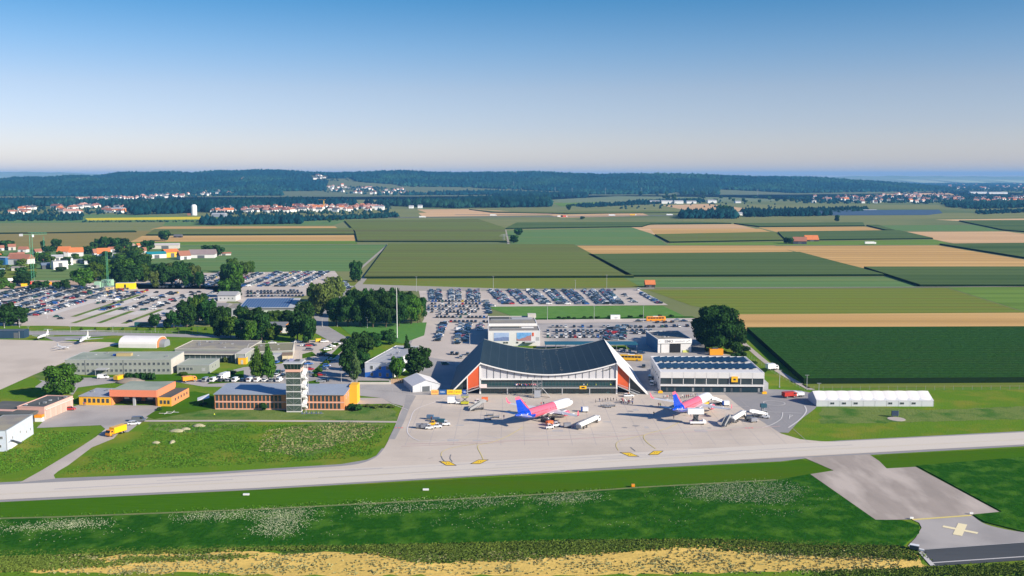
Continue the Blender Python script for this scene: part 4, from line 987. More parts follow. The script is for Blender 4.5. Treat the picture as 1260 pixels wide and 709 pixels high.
# bays around the tower (each one told apart)
for k,(x,c,kd,lb) in enumerate(((253.5,'silver','van','silver van, first from the left in the row behind the orange office building'),(263,'white','van','white van, second from the left in the row behind the orange office building'),(272,'dark grey','estate','dark grey estate car between white vans behind the orange office building'),(281,'silver','hatchback','small silver car in the middle of the row behind the orange office building'),(290,'white','van','white van, fifth from the left in the row behind the orange office building'),(299,'dark blue','hatchback','dark blue car in the row right below the twin poplars'),(308,'white','van','white van right of the dark blue car, behind the orange office building'),(317,'white','van','white van next to last in the row behind the orange office building'),(326,'white','hatchback','white car below the right poplar'),(335,'silver','estate','silver car near the right end of the row behind the orange office building'),(344,'white','van','white van at the right end of the row, beside the control tower'))):
    onecar(x,469.5,80,kd,c,lb)
for x,y,dg,kd,c,lb in ((343,459,75,'hatchback','green','green car above the white van left of the control tower'),(350,459,75,'estate','silver','silver car directly left of the control tower cab'),(341,463.5,75,'hatchback','white','white car in the second row left of the control tower'),(349,464,75,'estate','dark grey','dark grey car in the second row left of the control tower'),
  (341,447,80,'hatchback','blue','blue car in front of the yellowish flat building'),(353,445.5,10,'estate','dark blue','dark blue car beside the yellowish flat building'),
  (381,443.5,10,'saloon','dark blue','dark blue car topmost of the line right of the control tower'),(380,449,15,'saloon','blue','blue car right of the control tower cab'),(381,455.5,5,'saloon','red','red car right of the control tower'),(380,461,5,'estate','grey','grey car below the red one right of the control tower'),
  (394.5,462.5,5,'saloon','red','red car with orange tint at the lower end of the hedge'),(395,470.5,5,'saloon','silver','light car parked at the edge of the lawn right of the control tower'),(399.5,470,5,'estate','black','black estate car behind the light car at the lawn edge'),
  (398,455.5,20,'estate','dark blue','dark blue car in tree shade in the bay right of the hedge'),(402,451.5,20,'hatchback','blue','blue car in tree shade behind the dark blue one'),(408,444,15,'saloon','silver','silver car at the top of the shaded bay'),(404,438.5,15,'estate','black','black car in the shaded bay near the brown hedge'),
  (395,438,40,'estate','dark grey','dark grey car leaving the bay left of the hedge'),(425,456,0,'hatchback','blue','blue car half hidden in the shade of the slim light tree'),
  (403,431,30,'estate','white','white car, lower of the diagonal row beside the yellow van'),(408,427.5,30,'saloon','silver','silver car in the middle of the diagonal row beside the yellow van'),(414,424.5,30,'estate','white','white car at the upper end of the diagonal row'),(425,428,30,'estate','white','white car below the junction of the road'),(429,430,30,'hatchback','black','black car below the junction of the road'),(427,425,30,'hatchback','red','red car below the junction of the road'),
  (393.5,421,20,'van','yellow','bright yellow van parked at the top of the small car park'),(399,421.5,20,'estate','white','white car right of the yellow van'),(374,426,15,'estate','white','white car left in the small car park under the big tree'),(380,426.5,15,'hatchback','red','red car in the small car park under the big tree'),(385,426,15,'estate','dark blue','dark blue car right of the red one under the big tree'),(367,422,10,'estate','white','white car half under the big tree'),(376,422,10,'hatchback','black','black car behind the red one under the big tree'),(381,431.5,0,'estate','grey','grey car parked alone below the small row under the big tree'),
  (429.5,417.5,0,'hatchback','dark blue','dark blue car driving at the road junction'),(400,366.5,60,'hatchback','blue','blue car on the road beside the yellowish tree'),
  (335,423,0,'saloon','white','white car on the road behind the flat brown roof'),(322,422,0,'saloon','dark grey','dark car in the grove behind the flat brown roof'),
  (86,505,0,'estate','red','red estate car in front of the pink garage building'),(165,523,8,'estate','white','white estate car parked at the corner of the yard beside the path'),(171,519,8,'van','grey','blue-grey van parked behind the white estate car at the yard corner'),
  (805,456,80,'estate','blue','blue car in the shade beside the solar roof hangar, upper'),(800,467,80,'van','silver','silver van in the shade beside the solar roof hangar'),(802,474,80,'van','white','white van in the shade beside the solar roof hangar, nearest the apron'),(792,452,80,'saloon','dark grey','dark grey car in the shade between curved roof and hangar'),
  (780,437,5,'estate','black','black car behind the orange bus at the curved roof'),(789,435.5,5,'estate','dark blue','dark blue car right of the orange bus'),(766,433,5,'hatchback','white','white car behind the orange bus'),(548,449,15,'hatchback','green','dark green car in the shade of the curved roof building'),
  (834,395,3,'saloon','silver','silver car right of the yellow coach'),(842,396,3,'saloon','dark blue','dark blue car at the right end of the rear road'),(786,396,3,'saloon','dark grey','dark grey car left of the yellow coach'),(127,466,5,'van','white','white van before the grey-green office building')):
    onecar(x,y,dg,kd,c,lb)
CARS.sort(key=lambda c: c[0]**2+c[1]**2)
uniq = [c for c in CARS if c[6]]; lots = [c for c in CARS if not c[6]]
near = uniq + lots[:max(0, 300-len(uniq))]; rest = lots[max(0, 300-len(uniq)):]
for k, (X, Y, rz, kd, c, lot, lb) in enumerate(near):
    M = cm(kd, c)
    one = lb is not None
    lab = lb or f'{c} {kd.replace("hatchback","hatchback car").replace("saloon","saloon car").replace("estate","estate car")} parked in the {lot}' .replace('in the column of cars','in the column')
    t = thing('parked_car' if kd != 'van' else 'parked_van', lab, 'van' if kd=='van' else 'car', (X, Y, 0.16), rz, None if one else f'{c} {kd}s in the {lot}')
    if one or k < 130:
        link('body', M['body'], t)
        for x in (-M['l']*.62, M['l']*.62):
            for s in (-1, 1):
                wo = link('wheel', M['wheel'], t, (x, s*(M['w']-.09), .32)); link('rim', M['hub'], wo)
        link('headlights', M['light'], t)
    else: link('body', M['full'], t)
    link('windows', M['glass'], t)
# cars beyond the nearest three hundred
cols = list(PAINT); Vs, Fs4, MI = [], [], []; off = 0
fv, ff, fm = [], [], []
for (X, Y, rz, kd, c, lot, lb) in rest:
    bv, bf, bm, gv, gf = cm(kd, c)['raw']; ca, sa = math.cos(rz), math.sin(rz)
    for vv, fc, mm in ((bv, bf, bm), (gv, gf, None)):
        W = np.stack([vv[:,0]*ca-vv[:,1]*sa+X, vv[:,0]*sa+vv[:,1]*ca+Y, vv[:,2]+.16], 1)
        fv.append(W); ff += [tuple(i+off for i in f) for f in fc]
        fm += [(11 if mm is None else (10 if mm[q]==1 else cols.index(c))) for q in range(len(fc))]; off += len(vv)
me = bpy.data.meshes.new('distant_parked_cars'); me.from_pydata(np.concatenate(fv).tolist(), [], ff)
for c in cols: me.materials.append(paint(c))
me.materials.append(M_tyre); me.materials.append(M_glass); me.polygons.foreach_set('material_index', fm)
stuff(link('distant_parked_cars', me), 'hundreds of small parked cars in the farther rows of all the car parks', 'cars')
print('CARS', len(CARS), len(uniq), len(rest))

# ------------------------------------------------------------------ bigger vehicles
M_vwhite = mat('vehicle_white', (0.78,0.78,0.77), 0.35, spec=0.5, coat=0.4)
M_vorange = mat('vehicle_orange', (0.85,0.30,0.015), 0.35, spec=0.5, coat=0.4)
M_vyellow = mat('vehicle_yellow', (0.85,0.47,0.01), 0.35, spec=0.5, coat=0.4)
M_steel = mat('steel_grey', (0.36,0.37,0.38), 0.5, metal=0.5)
M_dgrey = mat('dark_grey_metal', (0.07,0.08,0.09), 0.6)
M_blue = mat('equipment_blue', (0.015,0.07,0.33), 0.4)
M_redv = mat('equipment_red', (0.65,0.05,0.03), 0.4)
WH = MB().cyl((0,-.16,0),(0,.16,0),.48,n=12).mesh('wheel', M_tyre)
WHS = MB().cyl((0,-.1,0),(0,.1,0),.28,n=10).mesh('wheel', M_tyre)
RIM = MB().cyl((0,-.18,0),(0,.18,0),.26,n=8).mesh('rim', M_hub)
def wheels(t, xs, w, r=.48, small=False):
    for x in xs:
        for s in (-1,1):
            o = link('wheel', WHS if small else WH, t, (x, s*w, r if not small else .28))
            if not small: link('rim', RIM, o)
def veh(name, label, cat, x, y, deg, group=None):
    p = P(x, y); return thing(name, label, cat, (p.x, p.y, 0.17), math.radians(deg), group)
def bus(x, y, deg, label, m, L_=12):
    t = veh('coach', label, 'coach', x, y, deg)
    l = L_/2
    b = MB(); b.loft([[(-l,-1.2,.35),(-l,1.2,.35),(-l,1.25,1.5),(-l+.1,1.15,2.9),(-l+.1,-1.15,2.9),(-l,-1.25,1.5)],[(-l+.3,-1.25,.3),(-l+.3,1.25,.3),(-l+.3,1.27,1.5),(-l+.3,1.18,3.1),(-l+.3,-1.18,3.1),(-l+.3,-1.27,1.5)],[(l-.5,-1.25,.3),(l-.5,1.25,.3),(l-.5,1.27,1.5),(l-.5,1.18,3.1),(l-.5,-1.18,3.1),(l-.5,-1.27,1.5)],[(l,-1.1,.4),(l,1.1,.4),(l,1.15,1.4),(l-.3,1.1,2.8),(l-.3,-1.1,2.8),(l,-1.15,1.4)]])
    b.obj('body', m, t)
    g = MB(); 
    for k in range(6): g.box(-l+.7+k*(L_-1.8)/6, -l+.6+(k+1)*(L_-1.8)/6-.12, -1.275, 1.275, 1.65, 2.6)
    g.box(l-.28,l-.02,-1.0,1.0,1.5,2.6); g.obj('windows', M_glass, t)
    wheels(t, (-l*.55, l*.62), 1.12)
    MB().box(-2,1.5,-.8,.8,3.05,3.28).obj('roof_unit', M_vwhite, t)
    return t
bus(807, 395.3, 4, 'yellow-orange coach standing on the rear road behind the car park', M_vorange, 13)
bus(776, 444, 170, 'orange-yellow bus standing behind the right tip of the curved roof', M_vyellow, 12)
def truck(name, label, x, y, deg, cabm, boxm, L_=8.0, hb=3.3, tank=False, cat='truck'):
    t = veh(name, label, cat, x, y, deg); l = L_/2
    c = MB(); c.loft([ring6(l-1.9,1.15,.5,2.4,1.1),ring6(l-.5,1.2,.5,2.4,1.1),ring6(l,1.15,.5,1.5,1.1)]); c.obj('cab', cabm, t)
    g = MB(); g.loft([[(l-.46,-1.0,1.55),(l-.46,1.0,1.55),(l-.46,1.0,2.3),(l-.46,-1.0,2.3)],[(l+.03,-1.0,1.5),(l+.03,1.0,1.5),(l-.38,1.0,2.32),(l-.38,-1.0,2.32)]])
    g.box(l-1.5,l-.6,-1.22,1.22,1.5,2.15); g.obj('windscreen', M_glass, t)
    MB().box(-l,l-1.2,-.5,.5,.55,.8).obj('chassis', M_dgrey, t)
    b = MB()
    if tank:
        rings = []
        for xx, f in ((-l,.8),(-l+.15,.97),(-l+.3,1),(l-2.3,1),(l-2.15,.97),(l-2.0,.8)): rings.append([(xx,1.22*f*math.cos(a*math.pi/8),1.75+.95*f*math.sin(a*math.pi/8)) for a in range(16)])
        b.loft(rings); b.obj('tank', boxm, t, smooth=True)
        MB().box(-l+.5,l-2.5,-.35,.35,2.66,2.85).obj('catwalk', M_steel, t)
        MB().box(-l-.05,-l+.7,-1.1,1.1,.6,1.9).obj('hose_cabinet', M_steel, t)
    else: b.box(-l,l-2.05,-1.22,1.22,.82,hb); b.obj('cargo_box', boxm, t)
    wheels(t, (-l*.72,-l*.42,l*.68) if L_>7.5 else (-l*.6,l*.62), 1.05)
    return t
M_whitetank = mat('tank_white', (0.80,0.79,0.76), 0.3, spec=0.5)
truck('fuel_truck','long white fuel tanker truck beside the nearer airliner',724,524,58,M_vwhite,M_whitetank,16,tank=True,cat='tanker truck')
truck('fuel_truck','white fuel tanker truck with grey hose cabinet right of the second airliner',908,517,58,M_vwhite,M_whitetank,14,tank=True,cat='tanker truck')
truck('service_truck','orange dump truck with long body on the dirt road below the yard',143,535,-113,M_vorange,M_vyellow,8.2,3.0)
truck('service_truck','orange road maintenance truck behind the fire station',233,470,35,M_vorange,M_vorange,6.5,2.7)
truck('service_truck','yellow truck cab beside the sand heap behind the fire station',148.5,468.5,70,M_vyellow,M_vyellow,6.5,2.6)
truck('box_truck','white box truck standing behind the orange office building at the left end',275,467.5,250,M_vwhite,M_vwhite,7,3.2)
truck('box_truck','white box truck parked at the right corner of the solar roof hangar',950,455.5,20,M_vwhite,M_vwhite,6.2,3.2)
truck('fire_engine','red fire engine in the shade at the left end of the long white tent hall',971,489.5,20,mat('fire_red_shaded',(0.42,0.035,0.025),.4),mat('fire_red_shaded',(0.42,0.035,0.025),.4),6.2,2.5,cat='fire engine')  # red darkened so the paint carries the shade beside the tent
truck('box_truck','dark green lorry with long box at the roadside edge of the gravel car park',178,402.6,3,M_dgrey,mat('lorry_green',(0.02,0.09,0.10),.5),12,3.0)
truck('box_truck','small white truck in the bay right of the fire engine',982,488.5,190,M_vwhite,M_vwhite,4.8,2.0)
t = veh('container','orange container standing between the dark tree clump and the solar roof','container',881,437,0)
MB().box(-3.6,3.6,-1.3,1.3,0,3.3).obj('container_body', M_vorange, t); b = MB(); [b.box(-3.4+k*.55,-3.2+k*.55,-1.36,-1.3,.15,3.1) for k in range(12)]; b.obj('ribs', M_vyellow, t); MB().box(-2,1,-.8,.8,3.3,3.9).obj('roof_load', M_dgrey, t)
t = veh('container','white box container on the verge of the rear road','container',757,393,0)
MB().box(-3.2,3.2,-1.2,1.2,0,2.8).obj('container_body', M_vwhite, t); MB().box(-3.22,-3.1,-1,1,.2,2.6).obj('door', M_steel, t)
# apron equipment
def tug(x, y, deg, label, m=M_vwhite, group=None):
    t = veh('apron_tug', label, 'tractor', x, y, deg, group)
    b = MB(); b.loft([ring6(-1.5,.7,.3,.95),ring6(-.3,.75,.3,1.0),ring6(1.1,.72,.3,.95),ring6(1.5,.65,.35,.8)]); b.obj('body', m, t)
    b = MB(); b.box(-.75,.45,-.66,.66,1.75,1.83)
    for x_ in (-.7,.4):
        for s in (-1,1): b.cyl((x_,s*.6,.95),(x_,s*.6,1.78),.04,n=4)
    b.obj('canopy', m, t); MB().box(-.6,-.1,-.5,.5,.95,1.3).obj('seat', M_dgrey, t)
    MB().box(.28,.36,-.55,.55,1.0,1.7).obj('windscreen', M_glass, t)
    wheels(t, (-.95,1.0), .68, small=True); return t
def cart(x, y, deg, label, kind='box', m=M_steel, group=None):
    t = veh('baggage_cart', label, 'baggage cart', x, y, deg, group)
    MB().box(-1.4,1.4,-.75,.75,.42,.55).obj('deck', M_steel, t)
    if kind == 'box':
        b = MB(); b.box(-1.35,1.35,-.72,.72,.56,1.75); b.obj('cover', m, t)
    else:
        b = MB()
        for s in (-1,1):
            for z in (.8,1.1,1.4): b.cyl((s*1.35,-.7,z),(s*1.35,.7,z),.03,n=4)
            for q in (-1,1): b.cyl((s*1.35,q*.7,.5),(s*1.35,q*.7,1.45),.03,n=4)
        b.obj('rails', M_steel, t)
    MB().cyl((1.4,0,.45),(2.2,0,.35),.05,n=5).obj('drawbar', M_steel, t)
    wheels(t, (-1,1), .62, small=True); return t
def beltloader(x, y, deg, label, m=M_vwhite):
    t = veh('belt_loader', label, 'belt loader', x, y, deg)
    MB().box(-1.9,1.9,-.85,.85,.35,.95).obj('body', m, t)
    b = MB(); b.loft([[(-3.2,-.45,.8),(-3.2,.45,.8),(-3.2,.45,1.0),(-3.2,-.45,1.0)],[(3.6,-.45,2.5),(3.6,.45,2.5),(3.6,.45,2.7),(3.6,-.45,2.7)]]); b.obj('conveyor', M_dgrey, t)
    MB().box(-1.2,-.3,-.84,-.5,.95,1.8).obj('cab', M_vwhite, t)
    b = MB(); b.cyl((-.8,0,.9),(1.6,0,2.0),.09,n=5); b.obj('lift_arm', M_steel, t)
    wheels(t, (-1.3,1.3), .8, small=True); return t
def airstairs(x, y, deg, label, top=3.4, m=M_vwhite):
    t = veh('passenger_steps', label, 'mobile stairs', x, y, deg)
    b = MB(); n = 14
    for k in range(n): b.box(-3.6+k*.42,-3.18+k*.42,-.7,.7,.35+k*(top-.4)/n,.5+k*(top-.4)/n)
    b.obj('treads', M_steel, t)
    MB().box(2.2,3.9,-.8,.8,top-.15,top).obj('platform', M_steel, t)
    b = MB()
    for s in (-1,1):
        b.loft([[(-3.6,s*.74-.03,.3),(-3.6,s*.74+.03,.3),(-3.6,s*.74+.03,1.3),(-3.6,s*.74-.03,1.3)],[(2.2,s*.74-.03,top-.2),(2.2,s*.74+.03,top-.2),(2.2,s*.74+.03,top+1),(2.2,s*.74-.03,top+1)]])
        b.box(2.2,3.9,s*.77-.03,s*.77+.03,top,top+1.0)
    b.obj('side_panel', m, t)
    b = MB()
    for s in (-1,1): b.cyl((-.5,s*.6,.5),(2.4,s*.6,top-.2),.07,n=5); b.cyl((2.6,s*.6,.5),(2.6,s*.6,top-.2),.07,n=5)
    b.box(-2.6,2.9,-.7,.7,.35,.6); b.obj('chassis', M_dgrey, t)
    wheels(t, (-1.8,2.0), .75, small=True); return t
def gpu(x, y, deg, label):
    t = veh('ground_power_unit', label, 'power unit', x, y, deg)
    MB().box(-.9,1.4,-.9,.9,.45,2.1).obj('housing', M_vwhite, t); MB().box(-1.5,-.905,-.85,.85,.45,2.0).obj('end_panel', M_blue, t)
    MB().cyl((1.4,0,.5),(2.3,0,.4),.05,n=5).obj('drawbar', M_steel, t); wheels(t, (-.8,.8), .8, small=True); return t
gpu(719.5,507.5,0,'white and blue power unit right of the nearer airliner nose'); gpu(893,499.8,0,'white and blue power unit right of the second airliner nose')
tug(549,524,8,'white tug leading the upper row of carts on the left of the apron')
for k,(x,y) in enumerate(((543,521.5),(536.5,519.5))): cart(x,y,170,f'{["dark","blue-grey"][k]} covered baggage cart {["behind the white tug","in the middle of the upper row"][k]} on the left apron','box',[mat('cart_teal',(0.03,0.10,0.14),.6),mat('cart_blue',(0.10,0.17,0.26),.6)][k])
cart(529.5,516.5,170,'blue baggage cart at the far left end of the upper row on the apron','box',mat('cart_blue',(0.10,0.17,0.26),.6))
tug(528.5,528.5,5,'white tug leading the lower row of carts on the left of the apron')
cart(522.5,528,175,'grey covered baggage cart right behind the tug of the lower row','box',mat('cart_grey',(0.22,0.23,0.26),.6)); cart(516.5,527.5,175,'grey covered baggage cart at the left end of the lower row','box',mat('cart_grey',(0.22,0.23,0.26),.6))
tug(532.5,523.5,190,'yellow tug between the two rows of baggage carts',M_vyellow); tug(538.5,527,10,'small white tug with a pole right of the lower row of carts')
t = veh('catering_van','white box van on the apron near the banners','van',557,497,5); MB().box(-2.2,1.3,-1,1,.45,2.9).obj('cargo_box', M_vwhite, t); MB().loft([ring6(1.32,.95,.4,1.9),ring6(2.4,.9,.4,1.2)]).obj('cab', M_vwhite, t); wheels(t,(-1.4,1.6),.9,small=True)
tug(565,497.5,10,'white tug with dark canopy between the white box van and the yellow lift',M_vwhite)
t = veh('loader_lift','yellow-green lift vehicle with raised platform near the banners','lift',572,498,0); MB().box(-1.6,1.6,-1,1,.4,1.1).obj('chassis', mat('lime_yellow',(0.50,0.50,0.03),.5), t); b = MB(); [b.cyl((s*1.3,q*.8,1.0),(-s*1.3,q*.8,3.2),.09,n=5) for s in (-1,1) for q in (-1,1)]; b.obj('scissor_arms', M_dgrey, t); MB().box(-1.6,1.6,-1,1,3.2,3.5).obj('platform', mat('lime_yellow',(0.50,0.50,0.03),.5), t); b = MB(); b.box(-1.6,1.6,-1,-.95,3.5,4.4); b.box(-1.6,-1.55,-.95,1,3.5,4.4); b.obj('railing', M_steel, t); wheels(t,(-1.1,1.1),.9,small=True)
tug(588.5,497,0,'white tug with dark canopy left of the orange-red cart'); cart(596.5,494.3,0,'orange-red baggage cart in front of the left orange wall','box',mat('cart_orange',(0.75,0.16,0.05),.5))
airstairs(587,505,30,'grey mobile steps parked on the apron left of the nearer airliner',3.0,M_steel)
for k,(x,y) in enumerate(((603,512),(610,514.5),(600,517))): cart(x,y,10,'empty railed baggage cart left of the nearer airliner tail','open',group='empty carts left of the nearer airliner')
beltloader(671,520,130,'dark belt loader at the rear side of the nearer airliner',M_dgrey)
tug(676,528,20,'white tug in front of the belt loader below the nearer airliner'); tug(684.5,525.5,15,'white tug right of the belt loader below the nearer airliner'); cart(698,526.5,10,'grey covered cart between the tug and the fuel tanker','box',mat('cart_grey',(0.22,0.23,0.26),.6))
airstairs(690,511,150,'white mobile steps under the wing side of the nearer airliner',2.6)
cart(676,524,40,'orange and grey cart beside the belt loader','box',mat('cart_orange',(0.75,0.16,0.05),.5))
airstairs(882.5,498.5,215,'mobile steps with white side and dark top at the nose of the second airliner',2.7)
# catering truck with raised box
t = veh('catering_truck','high-lift catering truck with raised white box at the tail of the second airliner','catering truck',857,522.5,0)
MB().box(-2.6,2.2,-1.1,1.1,.5,1.3).obj('chassis', M_vwhite, t); MB().loft([ring6(2.22,1.05,.5,2.2),ring6(3.6,1.0,.5,1.4)]).obj('cab', M_vwhite, t); wheels(t,(-1.8,2.4),1.0,small=True)
b = MB(); [b.cyl((-1.6 if s<0 else .9,q*.9,1.3),(.9 if s<0 else -1.6,q*.9,4.1),.16,n=5) for s in (-1,1) for q in (-1,1)]; b.box(-1.2,.5,-.8,.8,1.3,4.1); b.obj('scissor_lift', M_dgrey, t)
MB().box(-3.6,2.6,-1.2,1.2,4.12,6.2).obj('cargo_box', M_vwhite, t)
tug(938,508.5,150,'white tug in the group of equipment at the right of the apron'); tug(942,515,160,'white tug nearest the taxiway in the group at the right of the apron'); airstairs(934,513,200,'white mobile steps in the group at the right of the apron',1.9); 
t = veh('loader_lift','dark raised lift in the group at the right of the apron','lift',938.5,509.5,0); MB().box(-1.5,1.5,-.8,.8,.4,1.0).obj('chassis', M_dgrey, t); MB().box(-.5,.5,-.4,.4,1.0,2.6).obj('mast', M_steel, t); MB().box(-1,1.4,-.9,.9,2.6,4.0).obj('platform', mat('cart_teal',(0.03,0.10,0.14),.6), t); wheels(t,(-1,1),.7,small=True)
cart(921,518,20,'dark cart beside the right fuel tanker','box',M_dgrey); cart(927,520,20,'grey cart behind the right fuel tanker','box',mat('cart_grey',(0.22,0.23,0.26),.6)); airstairs(893,524,60,'grey mobile steps left of the right fuel tanker',2.6,M_steel)
cart(868,499,30,'small yellow cart under the nose of the second airliner','box',M_vyellow)
t = veh('follow_me_car','white car with light bar at the foot of the right white stairs','car',773.5,488.5,5)
M_ = cm('estate','white'); link('body', M_['body'], t); link('windows', M_['glass'], t); wheels(t,(-1.4,1.4),.8,small=True); MB().box(-.2,.1,-.6,.6,1.5,1.65).obj('light_bar', M_vorange, t)
for x,y,lb in ((812.5,484.2,'left'),(940.5,485.2,'right'),(941.5,478.5,'rear right')):
    t = veh('safety_barrier',f'yellow barrier block at the {lb} corner of the solar roof hangar','barrier',x,y,0); MB().box(-1,1,-.4,.4,0,.9).obj('block', M_vyellow, t); MB().box(-.6,.6,-.42,.42,.9,1.15).obj('top_beam', M_vorange, t)
for x,y in ((743,500.5),(748,502),(753,500.5)): cart(x,y,0,'dark flat baggage cart beside the waiting group of passengers','open',group='flat carts near the waiting passengers')
# ------------------------------------------------------------------ people
def figure(pose):
    J = {'pelvis':(0,0,.95),'chest':(0,0,1.30),'neck':(0,0,1.48),'head':(0.02,0,1.62),'top':(0.02,0,1.74)}
    st = pose
    for s, n in ((1,'L'),(-1,'R')):
        ph = st*s
        J['hip'+n] = (0, .10*s, .90); J['knee'+n] = (.16*ph+.03, .11*s, .49); J['ankle'+n] = (.26*ph-.04, .11*s, .08); J['toe'+n] = (.26*ph+.14, .12*s, .035)
        J['sho'+n] = (0, .20*s, 1.42); J['elb'+n] = (-.14*ph-.02, .27*s, 1.12); J['wri'+n] = (-.20*ph+.08, .27*s, .87); J['hand'+n] = (-.2*ph+.11, .26*s, .78)
    names = list(J); idx = {n:i for i,n in enumerate(names)}
    E = [('pelvis','chest'),('chest','neck'),('neck','head'),('head','top')]
    for n in 'LR': E += [('pelvis','hip'+n),('hip'+n,'knee'+n),('knee'+n,'ankle'+n),('ankle'+n,'toe'+n),('chest','sho'+n),('sho'+n,'elb'+n),('elb'+n,'wri'+n),('wri'+n,'hand'+n)]
    R = {'pelvis':.15,'chest':.165,'neck':.06,'head':.105,'top':.08,'hip':.10,'knee':.065,'ankle':.045,'toe':.04,'sho':.075,'elb':.045,'wri':.032,'hand':.035}
    me = bpy.data.meshes.new('figure'); me.from_pydata([J[n] for n in names], [(idx[a],idx[b]) for a,b in E], [])
    o = bpy.data.objects.new('figure', me); COL.objects.link(o)
    md = o.modifiers.new('skin','SKIN')
    for i, n in enumerate(names):
        r = R.get(n, R.get(n[:-1], .06)); me.skin_vertices[0].data[i].radius = (r*.8 if n in('pelvis','chest') else r, r)
        me.skin_vertices[0].data[i].use_root = (n == 'pelvis')
    o.modifiers.new('sub','SUBSURF').levels = 1
    bpy.context.view_layer.update()
    dg = bpy.context.evaluated_depsgraph_get()
    out = bpy.data.meshes.new_from_object(o.evaluated_get(dg))
    bpy.data.objects.remove(o); bpy.data.meshes.remove(me)
    return out
POSES = [figure(.35), figure(0.05), figure(-.9)]
SKIN = mat('skin', (0.50,0.30,0.21), .6); HAIR = mat('hair', (0.05,0.035,0.025), .8)
CL = {'red':(0.5,0.04,0.04),'white':(0.75,0.74,0.72),'black':(0.02,0.02,0.025),'blue':(0.04,0.09,0.28),'yellow high-visibility':(0.62,0.75,0.03),'grey':(0.22,0.22,0.24),'pink':(0.6,0.25,0.3),'green':(0.06,0.18,0.09)}
FIG = {}
def person(x, y, shirt, label, group=None, z=0.17, deg=None, pose=None, at=None):
    k = random.randrange(3) if pose is None else pose; tr = random.choice(['black','blue','grey'])
    key = (k, shirt, tr)
    if key not in FIG:
        me = POSES[k].copy(); me.name = 'person'
        me.materials.clear()
        for m in (SKIN, mat('cloth_'+shirt.replace(' ','_'), CL[shirt], .9), mat('trousers_'+tr, tuple(c*.8 for c in CL[tr]), .9), HAIR, M_tyre): me.materials.append(m)
        for p in me.polygons:
            c = p.center; r = math.hypot(c.x, c.y); p.use_smooth = True
            p.material_index = 3 if (c.z > 1.66 or (c.z > 1.58 and c.x < -.02)) else 0 if c.z > 1.50 or (c.z < .92 and abs(c.y) > .2) else 1 if c.z > .98 else 4 if c.z < .09 else 2
        FIG[key] = me
    p = at if at is not None else P(x, y)
    o = link('person', FIG[key], None, (p[0], p[1], z), math.radians(deg) if deg is not None else random.uniform(0, 6.28))
    return tag(o, label, 'person', group)
for k in range(24):
    x = 762+random.uniform(0,17); y = 496.5+random.uniform(-2.2,2.2)
    c = random.choice(['black','black','blue','red','grey','white']); person(x,y,c,f'passenger in {c} top in the dense waiting group before the right orange wall',f'{c} clad people in the dense waiting group')
for k in range(7): person(738+k*3.4+random.uniform(-.5,.5),494.5+random.uniform(-1,1),random.choice(['black','grey']),'dark clad passenger walking left of the dense waiting group','dark clad people left of the waiting group')
for k in range(17):
    c = random.choice(['black','blue','red','white']); person(816+k*2.6+random.uniform(-.5,.5),491+random.uniform(-.8,.8)-max(0,k-9)*.35,c,f'passenger in {c} top in the boarding queue behind the second airliner',f'{c} clad people in the boarding queue')
for x,y,c,lb in ((810.5,501,'red','person in red standing near the far wing tip of the second airliner'),(812.5,501.5,'yellow high-visibility','worker in yellow vest near the far wing tip of the second airliner'),(804.5,512,'black','person in black standing alone between the two airliners'),(620,516,'black','person in black beside the tail shadow of the nearer airliner'),(641,499,'red','worker in red behind the nearer airliner'),(646,499.5,'black','worker in black behind the nearer airliner'),(666,500,'red','person in red at the foot of the stair tower'),(669,499.5,'black','person in black at the foot of the stair tower'),(696.5,504,'black','worker in dark clothes below the front door of the nearer airliner'),(733,496,'grey','person in grey right of the nearer airliner nose'),(865,500,'yellow high-visibility','worker in yellow vest under the nose of the second airliner'),(531,518.5,'red','worker in red between the baggage cart rows'),(779,483.6,'yellow high-visibility','worker in yellow vest behind the white stairs at the right tip of the curved roof'),(787.5,484,'yellow high-visibility','worker in yellow vest beside the right foot of the curved roof'),(791,484,'yellow high-visibility','second worker in yellow beside the right foot of the curved roof'),(700,499,'red','person in red walking right of the stair tower'),(674,515,'yellow high-visibility','worker in yellow vest beside the belt loader'),(850,513,'black','worker in black at the tail of the second airliner'),(829,516,'grey','worker in grey beneath the tail of the second airliner'),(264,514,'yellow high-visibility','gardener in yellow working on the grass beside the path')):
    person(x,y,c,lb,deg=random.uniform(0,360))
for k in range(9): person(103+k*1.7,499.8+random.uniform(-.3,.3),'red' if k%3 else 'blue','firefighter standing in the yard before the left wing of the fire station','firefighters before the station') if k < 2 else None
